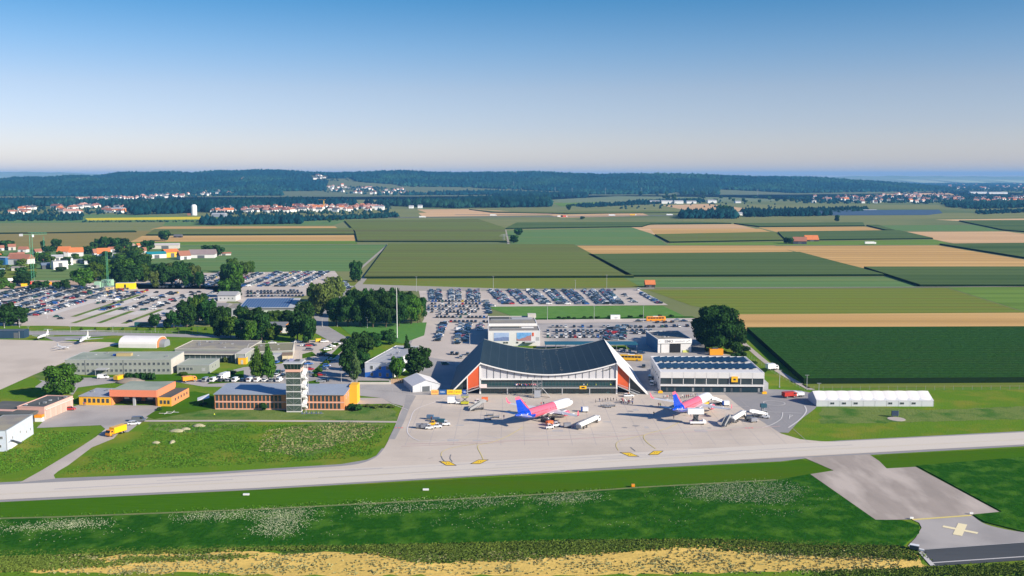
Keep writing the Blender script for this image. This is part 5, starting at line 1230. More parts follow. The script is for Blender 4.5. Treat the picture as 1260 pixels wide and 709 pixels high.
# ------------------------------------------------------------------ airliners
M_awhite = mat('aircraft_white', (0.72,0.71,0.70), 0.25, spec=0.5, coat=0.5)
M_apink = mat('aircraft_pink', (0.68,0.125,0.18), 0.25, spec=0.5, coat=0.5)
M_ablue = mat('aircraft_blue', (0.0,0.05,0.45), 0.3, spec=0.5, coat=0.4)
M_awing = mat('wing_grey', (0.55,0.56,0.58), 0.35, spec=0.4)
def rib(x, yc, zc, chord, th, dz=0):
    pts = [(1,0),(.75,.6),(.4,1),(.12,.85),(0,0),(.12,-.5),(.4,-.6),(.75,-.3)]
    return [(x - (1-p)*0 - p*chord, yc, zc + q*th*.5 + dz) for p, q in pts]
def airliner(nose, tail, z, label, gearlabel=None):
    a, b_ = P(nose[0], nose[1], z), P(tail[0], tail[1], z)
    d = a - b_; ang = math.atan2(d.y, d.x); mid = (a+b_)/2
    t = thing('airliner', label, 'airliner', (mid.x, mid.y, 0.17), ang)
    L_ = 37.57; r = 1.99; zc = 3.75; n = 20; x0 = L_/2
    st = [(0,.02,-.55),(.25,.42,-.50),(.8,.85,-.38),(1.6,1.25,-.25),(2.8,1.62,-.12),(4.2,1.87,-.03),(5.8,1.98,0),(7.5,1.99,0),(13,1.99,0),(13.6,1.99,0),(20,1.99,0),(25,1.99,0),(27,1.93,.05),(29.5,1.68,.22),(31.5,1.40,.42),(33.5,1.03,.64),(35.3,.68,.84),(36.8,.38,.98),(37.5,.14,1.04)]
    rings = [[(x0-s, rr*math.sin(2*math.pi*k/n), zc+dz+rr*1.04*math.cos(2*math.pi*k/n)) for k in range(n)] for s, rr, dz in st]
    def mm(a_, i):
        s = (st[a_][0]+st[min(a_+1,len(st)-1)][0])/2
        up = math.cos(2*math.pi*(i+.5)/n)
        if s > 28.5+up*1.6: return 2
        return 1 if s > 13.3+up*.9 and up > -.75 else 0
    f = MB(); f.loft(rings, mats=mm); fus = f.obj('fuselage', [M_awhite, M_apink, M_ablue], t, smooth=True)
    w = MB()
    for s in (-1,1):
        for k in range(28):
            x = x0-5.6-k*.86
            if 14.5 < x0-x < 19.5 and k%2: continue
            w.box(x-.13,x+.13, s*1.94 if s>0 else -2.0, 2.0 if s>0 else -1.94, zc+.35, zc+.68)
    w.obj('cabin_windows', M_glass, t)
    w = MB()
    for s in (-1,1):
        w.face([(x0-1.62,s*.05,zc+.98),(x0-2.55,s*.05,zc+1.52),(x0-2.9,s*.95,zc+1.32),(x0-1.95,s*.95,zc+.86)][::s])
        w.face([(x0-1.98,s*1.0,zc+.84),(x0-2.95,s*1.0,zc+1.32),(x0-3.5,s*1.42,zc+1.05),(x0-2.9,s*1.47,zc+.62)][::s])
    w.obj('cockpit_windows', M_glass, t)
    for s in (-1,1):
        for dx in (5.0, 32.3):
            o = MB().box(x0-dx-.42,x0-dx+.42,0,.03,-.95,.95).obj('door', M_vwhite if dx < 10 else M_ablue, t, loc=(0,s*(1.95 if dx<10 else 1.22),zc+.35+(0 if dx<10 else .35)))
    for s in (-1,1):
        wg = MB(); wg.loft([rib(x0-12.6,s*1.3,zc-1.1,7.2,.95),rib(x0-14.5,s*5.9,zc-.75,4.5,.55),rib(x0-19.0,s*16.6,zc+.05,1.7,.2)][::s])
        W_ = wg.obj('wing', M_awing, t, smooth=False)
        wl = MB(); wl.loft([rib(x0-19.1,s*16.6,zc+.06,1.6,.18),rib(x0-19.9,s*17.4,zc+.7,1.3,.14),rib(x0-20.9,s*17.75,zc+2.5,.6,.08)][::s]); wl.obj('winglet', M_apink, W_)
        fl = MB()
        for yy, xx in ((4.0,6.9),(8.6,5.0),(12.2,4.0)): fl.loft([ring6(x0-12.6-xx*1.05-1.2+.0,.16,zc-1.15+yy*.06,zc-.85+yy*.06),ring6(x0-12.6-xx*.75-.4,.2,zc-1.35+yy*.06,zc-.9+yy*.06)])
        for i in range(len(fl.v)):
            yy = (4.0,8.6,12.2)[i//12]; v = fl.v[i]; fl.v[i] = (v[0],v[1]+s*yy,v[2])
        fl.obj('flap_fairings', M_awing, W_)
        en = MB(); er = []
        for dx, rr in ((0,.92),(.25,1.08),(1.2,1.15),(2.4,1.05),(3.3,.8)): er.append([(x0-11.0-dx, s*5.75+rr*math.cos(math.pi*k/8), zc-1.95+rr*math.sin(math.pi*k/8)) for k in range(16)])
        en.loft(er); E_ = en.obj('engine', M_apink, t, smooth=True)
        MB().cyl((x0-10.98,s*5.75,zc-1.95),(x0-10.93,s*5.75,zc-1.95),.86,.84,n=16).obj('fan', M_dgrey, E_)
        MB().cyl((x0-14.1,s*5.75,zc-1.95),(x0-15.1,s*5.75,zc-1.95),.6,.3,n=12).obj('exhaust', M_steel, E_)
        MB().loft([[(x0-12,s*5.75-.15,zc-.9),(x0-12,s*5.75+.15,zc-.9),(x0-12.2,s*5.75+.15,zc-.6),(x0-12.2,s*5.75-.15,zc-.6)],[(x0-15.5,s*5.75-.15,zc-1.0),(x0-15.5,s*5.75+.15,zc-1.0),(x0-15.5,s*5.75+.15,zc-.6),(x0-15.5,s*5.75-.15,zc-.6)]]).obj('pylon', M_awing, E_)
        hs = MB(); hs.loft([rib(x0-32.2,s*.5,zc+.75,3.6,.35),rib(x0-34.9,s*6.2,zc+1.25,1.4,.12)][::s]); hs.obj('tailplane', M_awhite, t)
        mg = MB(); mg.cyl((x0-18.6,s*3.8,zc-1.0),(x0-18.6,s*3.8,.6),.16,n=8); G = mg.obj('main_gear', M_steel, t)
        for q in (-.42,.42): MB().cyl((x0-18.6,s*3.8+q-.18,.56),(x0-18.6,s*3.8+q+.18,.56),.56,n=14).obj('wheel', M_tyre, G)
    bl = MB(); bl.loft([[(x0-11,-.6,zc-1.7),(x0-11,.6,zc-1.7),(x0-11,.3,zc-2.1),(x0-11,-.3,zc-2.1)],[(x0-14,-2.0,zc-1.2),(x0-14,2.0,zc-1.2),(x0-14,1.0,zc-2.45),(x0-14,-1.0,zc-2.45)],[(x0-20,-2.0,zc-1.2),(x0-20,2.0,zc-1.2),(x0-20,1.0,zc-2.45),(x0-20,-1.0,zc-2.45)],[(x0-23,-.5,zc-1.7),(x0-23,.5,zc-1.7),(x0-23,.3,zc-2.0),(x0-23,-.3,zc-2.0)]]); bl.obj('wing_fairing', M_awhite, t)
    ng = MB(); ng.cyl((x0-5.1,0,zc-1.9),(x0-5.1,0,.45),.11,n=8); G = ng.obj('nose_gear', M_steel, t)
    for q in (-.22,.22): MB().cyl((x0-5.1,q-.1,.38),(x0-5.1,q+.1,.38),.38,n=12).obj('wheel', M_tyre, G)
    def vrib(x, z, chord, th):
        return [(x-p*chord, q*th*.5, z) for p, q in ((0,0),(.15,.8),(.4,1),(.75,.55),(1,0),(.75,-.55),(.4,-1),(.15,-.8))]
    fin = MB(); fin.loft([vrib(x0-27.4,zc+1.75,8.2,.55),vrib(x0-29.6,zc+2.3,6.3,.55),vrib(x0-32.3,zc+5.2,4.3,.4),vrib(x0-33.9,zc+6.9,3.2,.28)]); Fn = fin.obj('fin', M_ablue, t)
    tp = MB(); tp.loft([vrib(x0-33.88,zc+6.905,3.25,.30),vrib(x0-34.9,zc+8.0,2.6,.2)]); tp.obj('fin_tip', M_apink, Fn)
    le = MB(); le.loft([vrib(x0-28.7,zc+2.32,1.1,.57),vrib(x0-31.75,zc+5.2,1.5,.44),vrib(x0-33.4,zc+6.9,1.7,.30)]); le.obj('fin_edge', M_apink, Fn)
    lg = MB()
    for s in (-1,1):
        q = [(x0-31.4,s*1.52,zc+.9),(x0-32.6,s*1.32,zc+.1),(x0-33.3,s*1.2,zc+.8),(x0-34.0,s*1.05,zc+.25),(x0-34.9,s*.9,zc+1.2)]
        for u_, v_ in zip(q, q[1:]): lg.cyl(u_, v_, .17, n=5)
    lg.obj('tail_emblem', M_awhite, t)
    return t
airliner((705.8,492.6),(632,515),4.0,'nearer white and pink airliner with blue tail parked before the curved terminal')
airliner((875.2,485.6),(826.5,507.6),4.0,'second white and pink airliner with blue tail parked before the solar roof hangar')
# small aircraft on the left apron
def small_plane(name, label, nose, tail, z, L_, span, rad, ttail=True, engines='rear', m=None):
    m = m or M_awhite
    a, b_ = P(*nose, z), P(*tail, z); d = a-b_; mid = (a+b_)/2
    t = thing(name, label, 'small plane', (mid.x,mid.y,.13), math.atan2(d.y,d.x)); h = L_/2; n = 12
    st = [(0,.1,-.2),(.06,.5,-.15),(.16,.9,0),(.3,1,0),(.6,1,0),(.78,.75,.15),(.92,.4,.35),(1,.12,.45)]
    f = MB(); f.loft([[(h-s*L_, rr*rad*math.sin(2*math.pi*k/n), z+dz*rad*2+rr*rad*math.cos(2*math.pi*k/n)) for k in range(n)] for s, rr, dz in st]); f.obj('fuselage', m, t, smooth=True)
    g = MB()
    for s in (-1,1): g.box(h-.17*L_,h-.12*L_,s*rad*.5-.3*rad,s*rad*.5+.3*rad,z+.45*rad,z+.8*rad)
    g.obj('cockpit_windows', M_glass, t)
    for s in (-1,1):
        w = MB(); w.loft([rib(h-.40*L_,s*rad*.7,z-.4*rad,.17*L_,.25),rib(h-.46*L_,s*span/2,z,.07*L_,.1)][::s]); w.obj('wing', m, t)
        hz_ = z+rad*3.6 if ttail else z+rad*.8
        w = MB(); w.loft([rib(h-.90*L_,s*.1,hz_,.10*L_,.15),rib(h-.94*L_,s*span*.2,hz_,.06*L_,.08)][::s]); w.obj('tailplane', m, t)
        if engines:
            yy, xx = (rad*1.6,.66) if engines == 'rear' else (span*.2,.36)
            MB().cyl((h-xx*L_,s*yy,z+.2*rad),(h-(xx+.16)*L_,s*yy,z+.2*rad),rad*.5,rad*.4,n=10).obj('engine', m, t)
        MB().cyl((h-.5*L_,s*rad*1.5,.3),(h-.5*L_,s*rad*1.2,z-.3*rad),.08,n=6).obj('main_gear', M_steel, t)
    MB().cyl((h-.12*L_,0,.1),(h-.12*L_,0,z),.08,n=6).obj('nose_gear', M_steel, t)
    fn = MB(); fn.loft([[(h-.78*L_,0,z+.6*rad),(h-.86*L_,.12,z+.6*rad),(h-L_,0,z+.6*rad),(h-.86*L_,-.12,z+.6*rad)],[(h-.90*L_,0,z+3.7*rad),(h-.93*L_,.06,z+3.7*rad),(h-1.0*L_,0,z+3.7*rad),(h-.93*L_,-.06,z+3.7*rad)]]); fn.obj('fin', m, t)
    return t
small_plane('business_jet','large white twin-engine plane with high tail on the left apron',(94,422),(113,412),2.4,17,21,1.0)
small_plane('business_jet','white jet with swept tail standing beyond on the left apron near the dark shed',(45,416),(61,411),2.0,13,13,.8)
small_plane('light_aircraft','small low white light aircraft in front of the larger white plane',(84,428),(71,427),1.3,8.5,13,.55,ttail=False,engines=None)
# ------------------------------------------------------------------ buildings
M_cream = mat('cream_render', (0.55,0.52,0.46), 0.9, c2=(0.50,0.47,0.42), scale=0.3, spec=0.1)
M_wwall = mat('white_cladding', (0.66,0.65,0.64), 0.7, c2=(0.60,0.59,0.58), scale=0.2)
M_gwall = mat('grey_green_render', (0.30,0.32,0.285), 0.9, c2=(0.27,0.29,0.26), scale=0.2, spec=0.1)
M_groof = mat('grey_green_roof', (0.29,0.33,0.27), 0.9, c2=(0.34,0.37,0.30), scale=0.1, spec=0.1, c3=(0.24,0.28,0.23), scale3=0.08)
M_orange = mat('orange_render', (0.72,0.27,0.10), 0.85, c2=(0.66,0.25,0.10), scale=0.3)
M_salmon = mat('salmon_band', (0.70,0.40,0.31), 0.85)
M_coral = mat('coral_panel', (0.66,0.11,0.035), 0.7, c2=(0.60,0.10,0.03), scale=0.2)
M_yell = mat('yellow_render', (0.80,0.42,0.03), 0.8)
M_wglass = mat('window_glass', (0.018,0.028,0.034), 0.12, spec=0.6, c2=(0.05,0.07,0.075), scale=0.35, amt=1.5)
M_frame = mat('window_frame', (0.55,0.55,0.53), 0.6)
M_fdark = mat('dark_frame', (0.10,0.11,0.12), 0.6)
M_broof = mat('blue_grey_metal_roof', (0.27,0.31,0.37), 0.5, c2=(0.31,0.35,0.40), scale=0.1, spec=0.3)
M_gravr = mat('gravel_roof', (0.27,0.25,0.225), 0.95, c2=(0.22,0.205,0.19), scale=0.12, amt=1.3, c3=(0.33,0.30,0.22), scale3=0.09, spec=0.1, detail=8)
M_darkr = mat('bitumen_roof', (0.075,0.085,0.085), 0.9, c2=(0.10,0.105,0.10), scale=0.15, amt=1.2, c3=(0.13,0.13,0.12), scale3=0.1, spec=0.15)
M_greyr = mat('light_grey_roof', (0.40,0.41,0.42), 0.8, c2=(0.36,0.37,0.38), scale=0.2)
M_white2 = mat('white_frame_paint', (0.74,0.73,0.71), 0.6)
M_terrace = mat('hung_roof_sheet', (0.055,0.085,0.095), 0.62, c2=(0.070,0.10,0.11), scale=0.06, amt=1.2, aniso=(1,0.2,1), spec=0.35, c3=(0.09,0.115,0.12), scale3=0.1)
WM = {}
def window(par, w_, h_, x, y, z, rz=0, fr=None, gl=None, bars=1):
    fr = fr or M_frame; gl = gl or M_wglass
    key = (round(w_,2), round(h_,2), fr.name, gl.name, bars)
    if key not in WM:
        b = MB(); t_ = .07
        for x0,x1,z0,z1 in ((-w_/2,w_/2,-h_/2,-h_/2+t_),(-w_/2,w_/2,h_/2-t_,h_/2),(-w_/2,-w_/2+t_,-h_/2+t_,h_/2-t_),(w_/2-t_,w_/2,-h_/2+t_,h_/2-t_)): b.box(x0,x1,-.10,-.004,z0,z1)
        for k in range(1, bars+1):
            c = -w_/2+k*w_/(bars+1); b.box(c-.03,c+.03,-.09,-.003,-h_/2+t_,h_/2-t_)
        g = MB().box(-w_/2+t_+.002,w_/2-t_-.002,-.05,-.002,-h_/2+t_+.002,h_/2-t_-.002)
        WM[key] = (b.mesh('window', fr), g.mesh('pane', gl))
    a, g = WM[key]
    o = link('window', a, par, (x,y,z), rz); link('pane', g, o); return o
def wrow(par, x0, x1, n, z, w_, h_, y=0, rz=0, xc=0, **k):
    for i in range(n):
        t_ = x0+(x1-x0)*(i+.5)/n
        if rz == 0: window(par, w_, h_, t_, y, z, 0, **k)
        elif rz == 1: window(par, w_, h_, xc, t_, z, math.pi/2, **k)
        else: window(par, w_, h_, xc, t_, z, -math.pi/2, **k)
def building(name, label, cat, pl, pr, group=None):
    a, ang, W = front(pl, pr)
    return thing(name, label, cat, (a.x, a.y, 0), ang, group), W
def flat(par, x0,x1,y0,y1,z0,z1, wall, roof, lip=.35, coping=None, name='walls'):
    MB().box(x0,x1,y0,y1,z0,z1).obj(name, wall, par)
    MB().box(x0+.3,x1-.3,y0+.3,y1-.3,z1+.003,z1+.08).obj('roof', roof, par)
    b = MB()
    for q in ((x0-.08,x1+.08,y0-.08,y0+.29),(x0-.08,x1+.08,y1-.29,y1+.08),(x0-.08,x0+.29,y0+.291,y1-.291),(x1-.29,x1+.08,y0+.291,y1-.291)): b.box(*q, z1+.004, z1+lip)
    b.obj('parapet', coping or wall, par)
def roofbits(par, x0,x1,y0,y1,z, n, seed=1):
    r_ = random.Random(seed)
    for k in range(n):
        x, y = r_.uniform(x0,x1), r_.uniform(y0,y1)
        if k%3==0: MB().box(x-.6,x+.6,y-.45,y+.45,z,z+.7).obj('ventilation_unit', M_steel, par)
        elif k%3==1: MB().box(x-.5,x+.5,y-.5,y+.5,z,z+.3).obj('skylight', M_greyr, par)
        else: MB().cyl((x,y,z),(x,y,z+.9),.14,n=7).obj('vent_pipe', M_steel, par)
def text(par, s, size, loc, rot, m, name='lettering', ext=.02, bold=False):
    cu = bpy.data.curves.new('t','FONT'); cu.body = s; cu.size = size; cu.extrude = ext; cu.align_x = 'CENTER'; cu.align_y = 'CENTER'
    if bold: cu.offset = size*.02
    o = bpy.data.objects.new('t', cu); COL.objects.link(o); bpy.context.view_layer.update()
    me = bpy.data.meshes.new_from_object(o.evaluated_get(bpy.context.evaluated_depsgraph_get()))
    bpy.data.objects.remove(o); me.materials.clear(); me.materials.append(m); me.name = name
    q = bpy.data.objects.new(name, me); COL.objects.link(q); q.parent = par; q.location = loc; q.rotation_euler = rot; return q
FR = (math.pi/2,0,0)
# ---- terminal with the hung roof between two ridges
TX0, TX1, TY0, TY1 = -14.0, 46.0, 421.5, 483.0
t = thing('terminal', 'terminal hall with dark sagging roof hung between two ridges and orange end walls', 'terminal building', (16,TY0,0))
HW = 30.0; DP = TY1-TY0
def sag(x): return 8.9 + 5.2*(abs(x)/HW)**1.85
ns = 40
b = MB(); nn = [(-HW+2*HW*k/ns) for k in range(ns+1)]
b.loft([[(x,-1.2,sag(x)),(x,DP,sag(x)),(x,DP,sag(x)-.5),(x,-1.2,sag(x)-.5)][::-1] for x in nn]); b.obj('hung_roof', M_terrace, t, smooth=False)
b = MB(); b.loft([[(x,-1.45,sag(x)+.08),(x,-1.21,sag(x)+.08),(x,-1.21,sag(x)-.45),(x,-1.45,sag(x)-.45)] for x in nn]); b.obj('roof_edge', M_white2, t)
b = MB(); b.loft([[(x,DP+.01,sag(x)+.12),(x,DP+.3,sag(x)+.12),(x,DP+.3,sag(x)-.5),(x,DP+.01,sag(x)-.5)] for x in nn]); b.obj('roof_edge', M_greyr, t)
rl = 13.9; FT = 14.3
for s in (-1,1):
    # slanting side roof from ridge to ground
    q = MB(); q.yprism([(s*(HW+.02),FT),(s*(HW+.02),FT-.5),(s*(HW+rl-.5),0.0),(s*(HW+rl),0.0)][::s], -1.4, DP); q.obj('side_roof', mat('skylit_shade_sheet', (0.020,0.085,0.13), .6, c2=(0.03,0.10,0.15), scale=.08) if s<0 else M_wwall, t)  # left sheet's blue is sky-lit shade put into the colour
    q = MB(); q.yprism([(s*(HW-.3),FT+.15),(s*(HW-.3),FT-.55),(s*(HW+rl-.75),0.0),(s*(HW+rl+.12),0.0)][::s], -1.75, -1.41); q.obj('gable_beam', M_white2, t)
    MB().box(s*HW-.35,s*HW+.35,-.7,0,0,FT-.8).obj('corner_pillar', M_white2, t)
    MB().box(s*(HW+5.6)-.18,s*(HW+5.6)+.18,-.7,-.2,0,7.7).obj('corner_pillar', M_white2, t)
    zr = lambda d: FT-.7-d*(FT/rl)
    q = MB(); q.yprism([(s*(HW+.36),3.4 if s<0 else 4.2),(s*(HW+5.4),1.8 if s<0 else 1.4),(s*(HW+5.4),zr(5.6)),(s*(HW+.36),zr(.3))][::s], -.5, -.2); q.obj('orange_end_wall', M_coral, t)
    q = MB(); q.yprism([(s*(HW+5.8),0.1),(s*(HW+12.9),0.1),(s*(HW+5.8),zr(6.1))][::s], .4, .6); q.obj('side_glazing', M_wglass, t)
    q = MB(); q.yprism([(s*(HW+.4),3.2 if s<0 else 4.0),(s*(HW+10.0),0.0),(s*(HW+9.0),0.0),(s*(HW+.4),2.9 if s<0 else 3.7)][::s], -2.6, -2.45)
    q.yprism([(s*(HW+.4),4.3 if s<0 else 5.0),(s*(HW+10.0),1.1),(s*(HW+10.0),.9),(s*(HW+.4),4.1 if s<0 else 4.8)][::s], -2.6, -2.5)
    for k in range(14):
        f = k/14; z_ = (3.2 if s<0 else 4.0)*(1-f)
        q.box(s*(HW+.4+f*9.4), s*(HW+.4+(f+.08)*9.4), -2.44, -1.8, z_-.1, z_)
    q.obj('outside_stairs', M_greyr, t)
    MB().yprism([(s*(HW+.3),.3),(s*(HW+rl-1.2),.02),(s*(HW+.3),FT-1)][::s], DP-.5, DP-.3).obj('rear_end_wall', M_wwall, t)
# cladding above the beam
b = MB(); b.loft([[(x,-.2,sag(x)-.5),(x,0.1,sag(x)-.5),(x,0.1,7.0),(x,-.2,7.0)] for x in [(-HW+.4+2*(HW-.4)*k/ns) for k in range(ns+1)]]); b.obj('upper_cladding', mat('pale_grey_panels', (0.52,0.52,0.54), .7, c2=(0.54,0.53,0.55), scale=.1, amt=.5), t)
for k in range(1, 20):
    x = -HW+3*k; MB().box(x-.09,x+.09,-.34,-.204,7.0,sag(x)-.52).obj('mullion', M_fdark, t)
MB().box(-HW+.36,HW-.36,-.9,0.1,6.35,6.98).obj('white_beam', M_white2, t)
MB().box(-HW+.36,HW-.36,.2,.4,3.5,6.34).obj('upper_glazing', mat('terminal_glass', (0.022,0.055,0.065), .12, spec=.8, c2=(0.035,0.09,0.09), scale=.25, amt=1.4), t)
b = MB()
for k in range(41): x = -HW+.5+k*(2*HW-1)/40; b.box(x-.045,x+.045,.08,.198,3.5,6.34)
b.obj('glazing_bars', M_fdark, t)
MB().box(-HW+.36,HW-.36,-2.6,.4,3.05,3.3).obj('terrace_slab', M_wwall, t)
b = MB(); b.box(-HW+.5,HW-.5,-2.6,-2.53,3.31,4.05)
b.obj('terrace_railing', mat('railing_glass', (0.07,0.09,0.10), .3), t)
MB().box(-HW+.36,HW-.36,.2,.4,0,2.94).obj('lower_glazing', MATS['terminal_glass'], t)
b = MB()
for k in range(31): x = -HW+.5+k*(2*HW-1)/30; b.box(x-.06,x+.06,.06,.198,0,2.94)
b.obj('glazing_bars', M_fdark, t)
b = MB()
for x in (-18,-6,6,18): b.box(x-.2,x+.2,-2.4,-2.0,0,2.94)
b.obj('terrace_posts', M_greyr, t)
b = MB(); b.box(-HW+.6,HW-.6,.5,DP-.4,0,2.9); b.obj('hall_core', M_fdark, t)
MB().box(13.6,16.6,-2.72,-2.62,2.7,4.1).obj('stand_sign', M_vyellow, t); MB().box(14.4,15.8,-2.78,-2.73,3.1,3.7).obj('sign_mark', M_black, t)
b = MB(); b.cyl((HW-6.3,-.4,10.2),(HW-4.3,-.4,10.9),.13,n=4); b.cyl((HW-4.6,-.4,10.5),(HW-2.2,-.4,11.4),.16,n=4); b.cyl((HW-3.8,-.4,11.2),(HW-1.9,-.4,11.8),.1,n=4); b.obj('gable_lettering', M_fdark, t)
b = MB(); r_ = random.Random(3)
for c_ in (-9,-1,6):
    for k in range(16):
        x = c_+r_.uniform(-.8,.8); y = r_.uniform(5,DP-4); b.box(x-.12,x+.12,y-.8,y+.5,sag(x)+.01,sag(x)+.05)
b.obj('roof_stains', mat('lichen_streaks', (0.17,0.18,0.16), .9), t)
b = MB(); 
for k in range(1,15): x = -HW+4*k; b.box(x-.04,x+.04,-1.1,DP-.3,sag(x)+.01,sag(x)+.03)
b.obj('roof_seams', mat('seam_grey', (0.10,0.14,0.16), .6), t)
MB().box(-HW+.1,-HW+3.0,-2.9,-2.65,3.2,4.9).obj('stand_sign', mat('sign_pale', (0.75,0.62,0.60), .6), t)
# lattice stair tower in front of the terrace
c = P(661,489.5)
t = thing('stair_tower', 'grey scaffold stair tower rising to the terrace in front of the terminal', 'stair tower', (c.x, c.y, .17))
b = MB()
for x in (-2,0,2):
    for y in (-1.2,1.2): b.cyl((x,y,0),(x,y,7.8),.07,n=5)
for z in (1.6,3.2,4.8,6.4,7.7):
    for y in (-1.2,1.2): b.cyl((-2,y,z),(2,y,z),.05,n=4)
    for x in (-2,0,2): b.cyl((x,-1.2,z),(x,1.2,z),.05,n=4)
for k in range(4):
    z = 1.6*k; b.cyl((-2,-1.2,z),(2,-1.2,z+1.6),.05,n=4); b.cyl((2,1.2,z),(-2,1.2,z+1.6),.05,n=4)
b.obj('scaffold_frame', M_steel, t)
for k in range(4):
    b = MB(); s = 1 if k%2 else -1
    for j in range(8): b.box(s*(-1.7+j*.42),s*(-1.7+j*.42+.4),-.5,.5,1.6*k+.2*j,1.6*k+.2*j+.06)
    b.obj('stair_flight', M_greyr, t)
MB().box(-1.3,1.4,-1.6,-1.25,.2,3.4).obj('side_cladding', mat('tarpaulin_grey', (0.33,0.35,0.39), .8), t)
for s_ in (-1,1): MB().cyl((s_*2,-1.2,0),(s_*4.2,-1.2,0) if False else (s_*4.4,-2.2,0.05),.06,n=4).obj('strut', M_steel, t)
MB().loft([[(2,-.5,4.2),(2,.5,4.2),(2,.5,4.35),(2,-.5,4.35)],[(5.6,-.5,.1),(5.6,.5,.1),(5.6,.5,.25),(5.6,-.5,.25)]]).obj('ramp', M_greyr, t)
for k in range(26):
    c_ = random.choice(['red','white','black','blue','pink']); person(0,0,c_,f'spectator in {c_} top on the terrace left of the stair tower',f'{c_} clad spectators on the terrace',z=3.31,at=(1.4+k*.36+random.uniform(-.2,.2), TY0-1.9+random.uniform(-.4,.6)))
for x_,c_ in ((31.5,'white'),(33,'yellow high-visibility'),(36.8,'yellow high-visibility'),(43.2,'yellow high-visibility')):
    person(0,0,c_,f'figure in {"white" if c_=="white" else "yellow vest"} at the right part of the terrace','figures in white at the right of the terrace' if c_=='white' else 'yellow vests at the right of the terrace',z=3.31,at=(x_,TY0-1.8))
# ---- banners along the fence
for k,(x0,x1,cm_,s_,tc_) in enumerate(((530.5,539.5,(0.80,0.47,0.13),'',(0.6,0.12,0.05)),(540.5,549,(0.02,0.10,0.30),'',(0.5,0.6,0.7)),(550,559,(0.80,0.55,0.03),'',(0.45,0.12,0.02)),(559.3,568,(0.82,0.60,0.03),'',(0.5,0.2,0.02)),(569,573.5,(0.02,0.07,0.30),'',(0.5,0.6,0.8)))):
    nm = ['orange','dark blue','yellow','yellow','blue'][k]
    tt, W_ = building('banner', [ 'orange advertising banner, leftmost on the apron fence','dark blue advertising banner second on the apron fence','yellow advertising banner right of the dark blue one','yellow advertising banner next to the narrow blue one','narrow blue advertising banner at the left outside stairs'][k], 'banner', (x0,486.2), (x1,486.2))
    MB().box(0,W_,-.05,.05,.25,2.35).obj('cloth', mat('banner_%d'%k, cm_, .7), tt)
    b = MB(); b.cyl((.1,.1,0),(.1,.1,2.4),.05,n=5); b.cyl((W_-.1,.1,0),(W_-.1,.1,2.4),.05,n=5); b.obj('posts', M_steel, tt)
    b = MB(); r_ = random.Random(k)                      # unreadable hand-wide lettering, kept as strokes
    x = W_*.14
    while x < W_*.86:
        wd = r_.uniform(.14,.3); zc_ = 1.35+r_.uniform(-.05,.05)
        b.box(x,x+wd*.4,-.075,-.052,zc_-.32,zc_+.32); b.box(x+wd*.4,x+wd,-.075,-.052,zc_+r_.choice([-.3,.2]),zc_+r_.choice([-.2,.3])+.05); x += wd+.12
    b.obj('lettering', mat('banner_ink_%d'%k, tc_, .7), tt)
# ---- hangar with solar roof
t, W_ = building('hangar', 'hangar with dark solar panels on its white flat roof and a long glass band', 'hangar', (812.3,482.6), (939.3,483.4))
D_ = 38.5; Hh = 9.0
flat(t, 0,W_,0,D_,0,Hh-.1, M_wwall, M_wwall, .25, M_white2)
MB().box(-.12,W_+.12,-.5,-.01,6.5,Hh+.12).obj('cornice', M_wwall, t)
b = MB(); 
for k in range(1,9): b.box(k*W_/9-.04,k*W_/9+.04,-.53,-.505,6.5,Hh+.1)
b.obj('panel_joints', M_steel, t)
for k in range(9):
    x0, x1 = k*W_/9+.12, (k+1)*W_/9-.12
    o = MB().box(x0,x1,-.14,-.01,3.75,6.35).obj('window', M_wglass, t)
    f_ = MB(); f_.box(x1+.01,x1+.23,-.22,-.012,3.6,6.45); f_.obj('frame', M_white2, o)
MB().box(-.1,W_+.1,-.75,-.01,2.85,3.55).obj('canopy_band', M_wwall, t)
MB().box(.3,W_-.3,-.1,-.012,0.02,2.84).obj('dark_gate_front', mat('gate_dark', (0.012,0.028,0.04), .3, c2=(0.02,0.045,0.06), scale=.3), t)
for k,x in enumerate((2.5,6,14,18.5,22,28,31,35,43)):
    MB().box(x,x+.9,-.16,-.105,.4,2.1).obj('gate_panel', [M_dgrey,M_steel][k%3==2], t)
MB().box(31.1,33.9,-1.0,-.6,4.9,7.4).obj('sign_board', M_vyellow, t); MB().box(32.0,33.0,-1.06,-1.01,5.7,6.5).obj('sign_mark', M_black, t)
pvm = mat('solar_cells', (0.008,0.018,0.035), .22, spec=.6, c2=(0.016,0.035,0.06), scale=.8)
for r_i,(ya,yb,xa,xb,n) in enumerate(((7,19,1.2,W_-1.2,14),(23,35,1.0,W_-1.4,13))):
    for k in range(n):
        x0 = xa+k*(xb-xa)/n; wd = (xb-xa)/n-.42
        b = MB(); b.loft([[(x0,ya,Hh+.25),(x0+wd,ya,Hh+.75),(x0+wd,ya,Hh+.82),(x0,ya,Hh+.32)],[(x0,yb,Hh+.25),(x0+wd,yb,Hh+.75),(x0+wd,yb,Hh+.82),(x0,yb,Hh+.32)]][::-1]); b.obj('solar_panel', pvm, t)
MB().box(-.02,-.0,0,0.01,0,.1).obj('joint', M_steel, t) if False else None
wrow(t, 3, 34, 5, 5.4, 2.2, 1.1, rz=-1, xc=0, bars=1)
MB().box(W_+.02,W_+3.5,6,14,0,3.1).obj('side_shed', M_greyr, t)
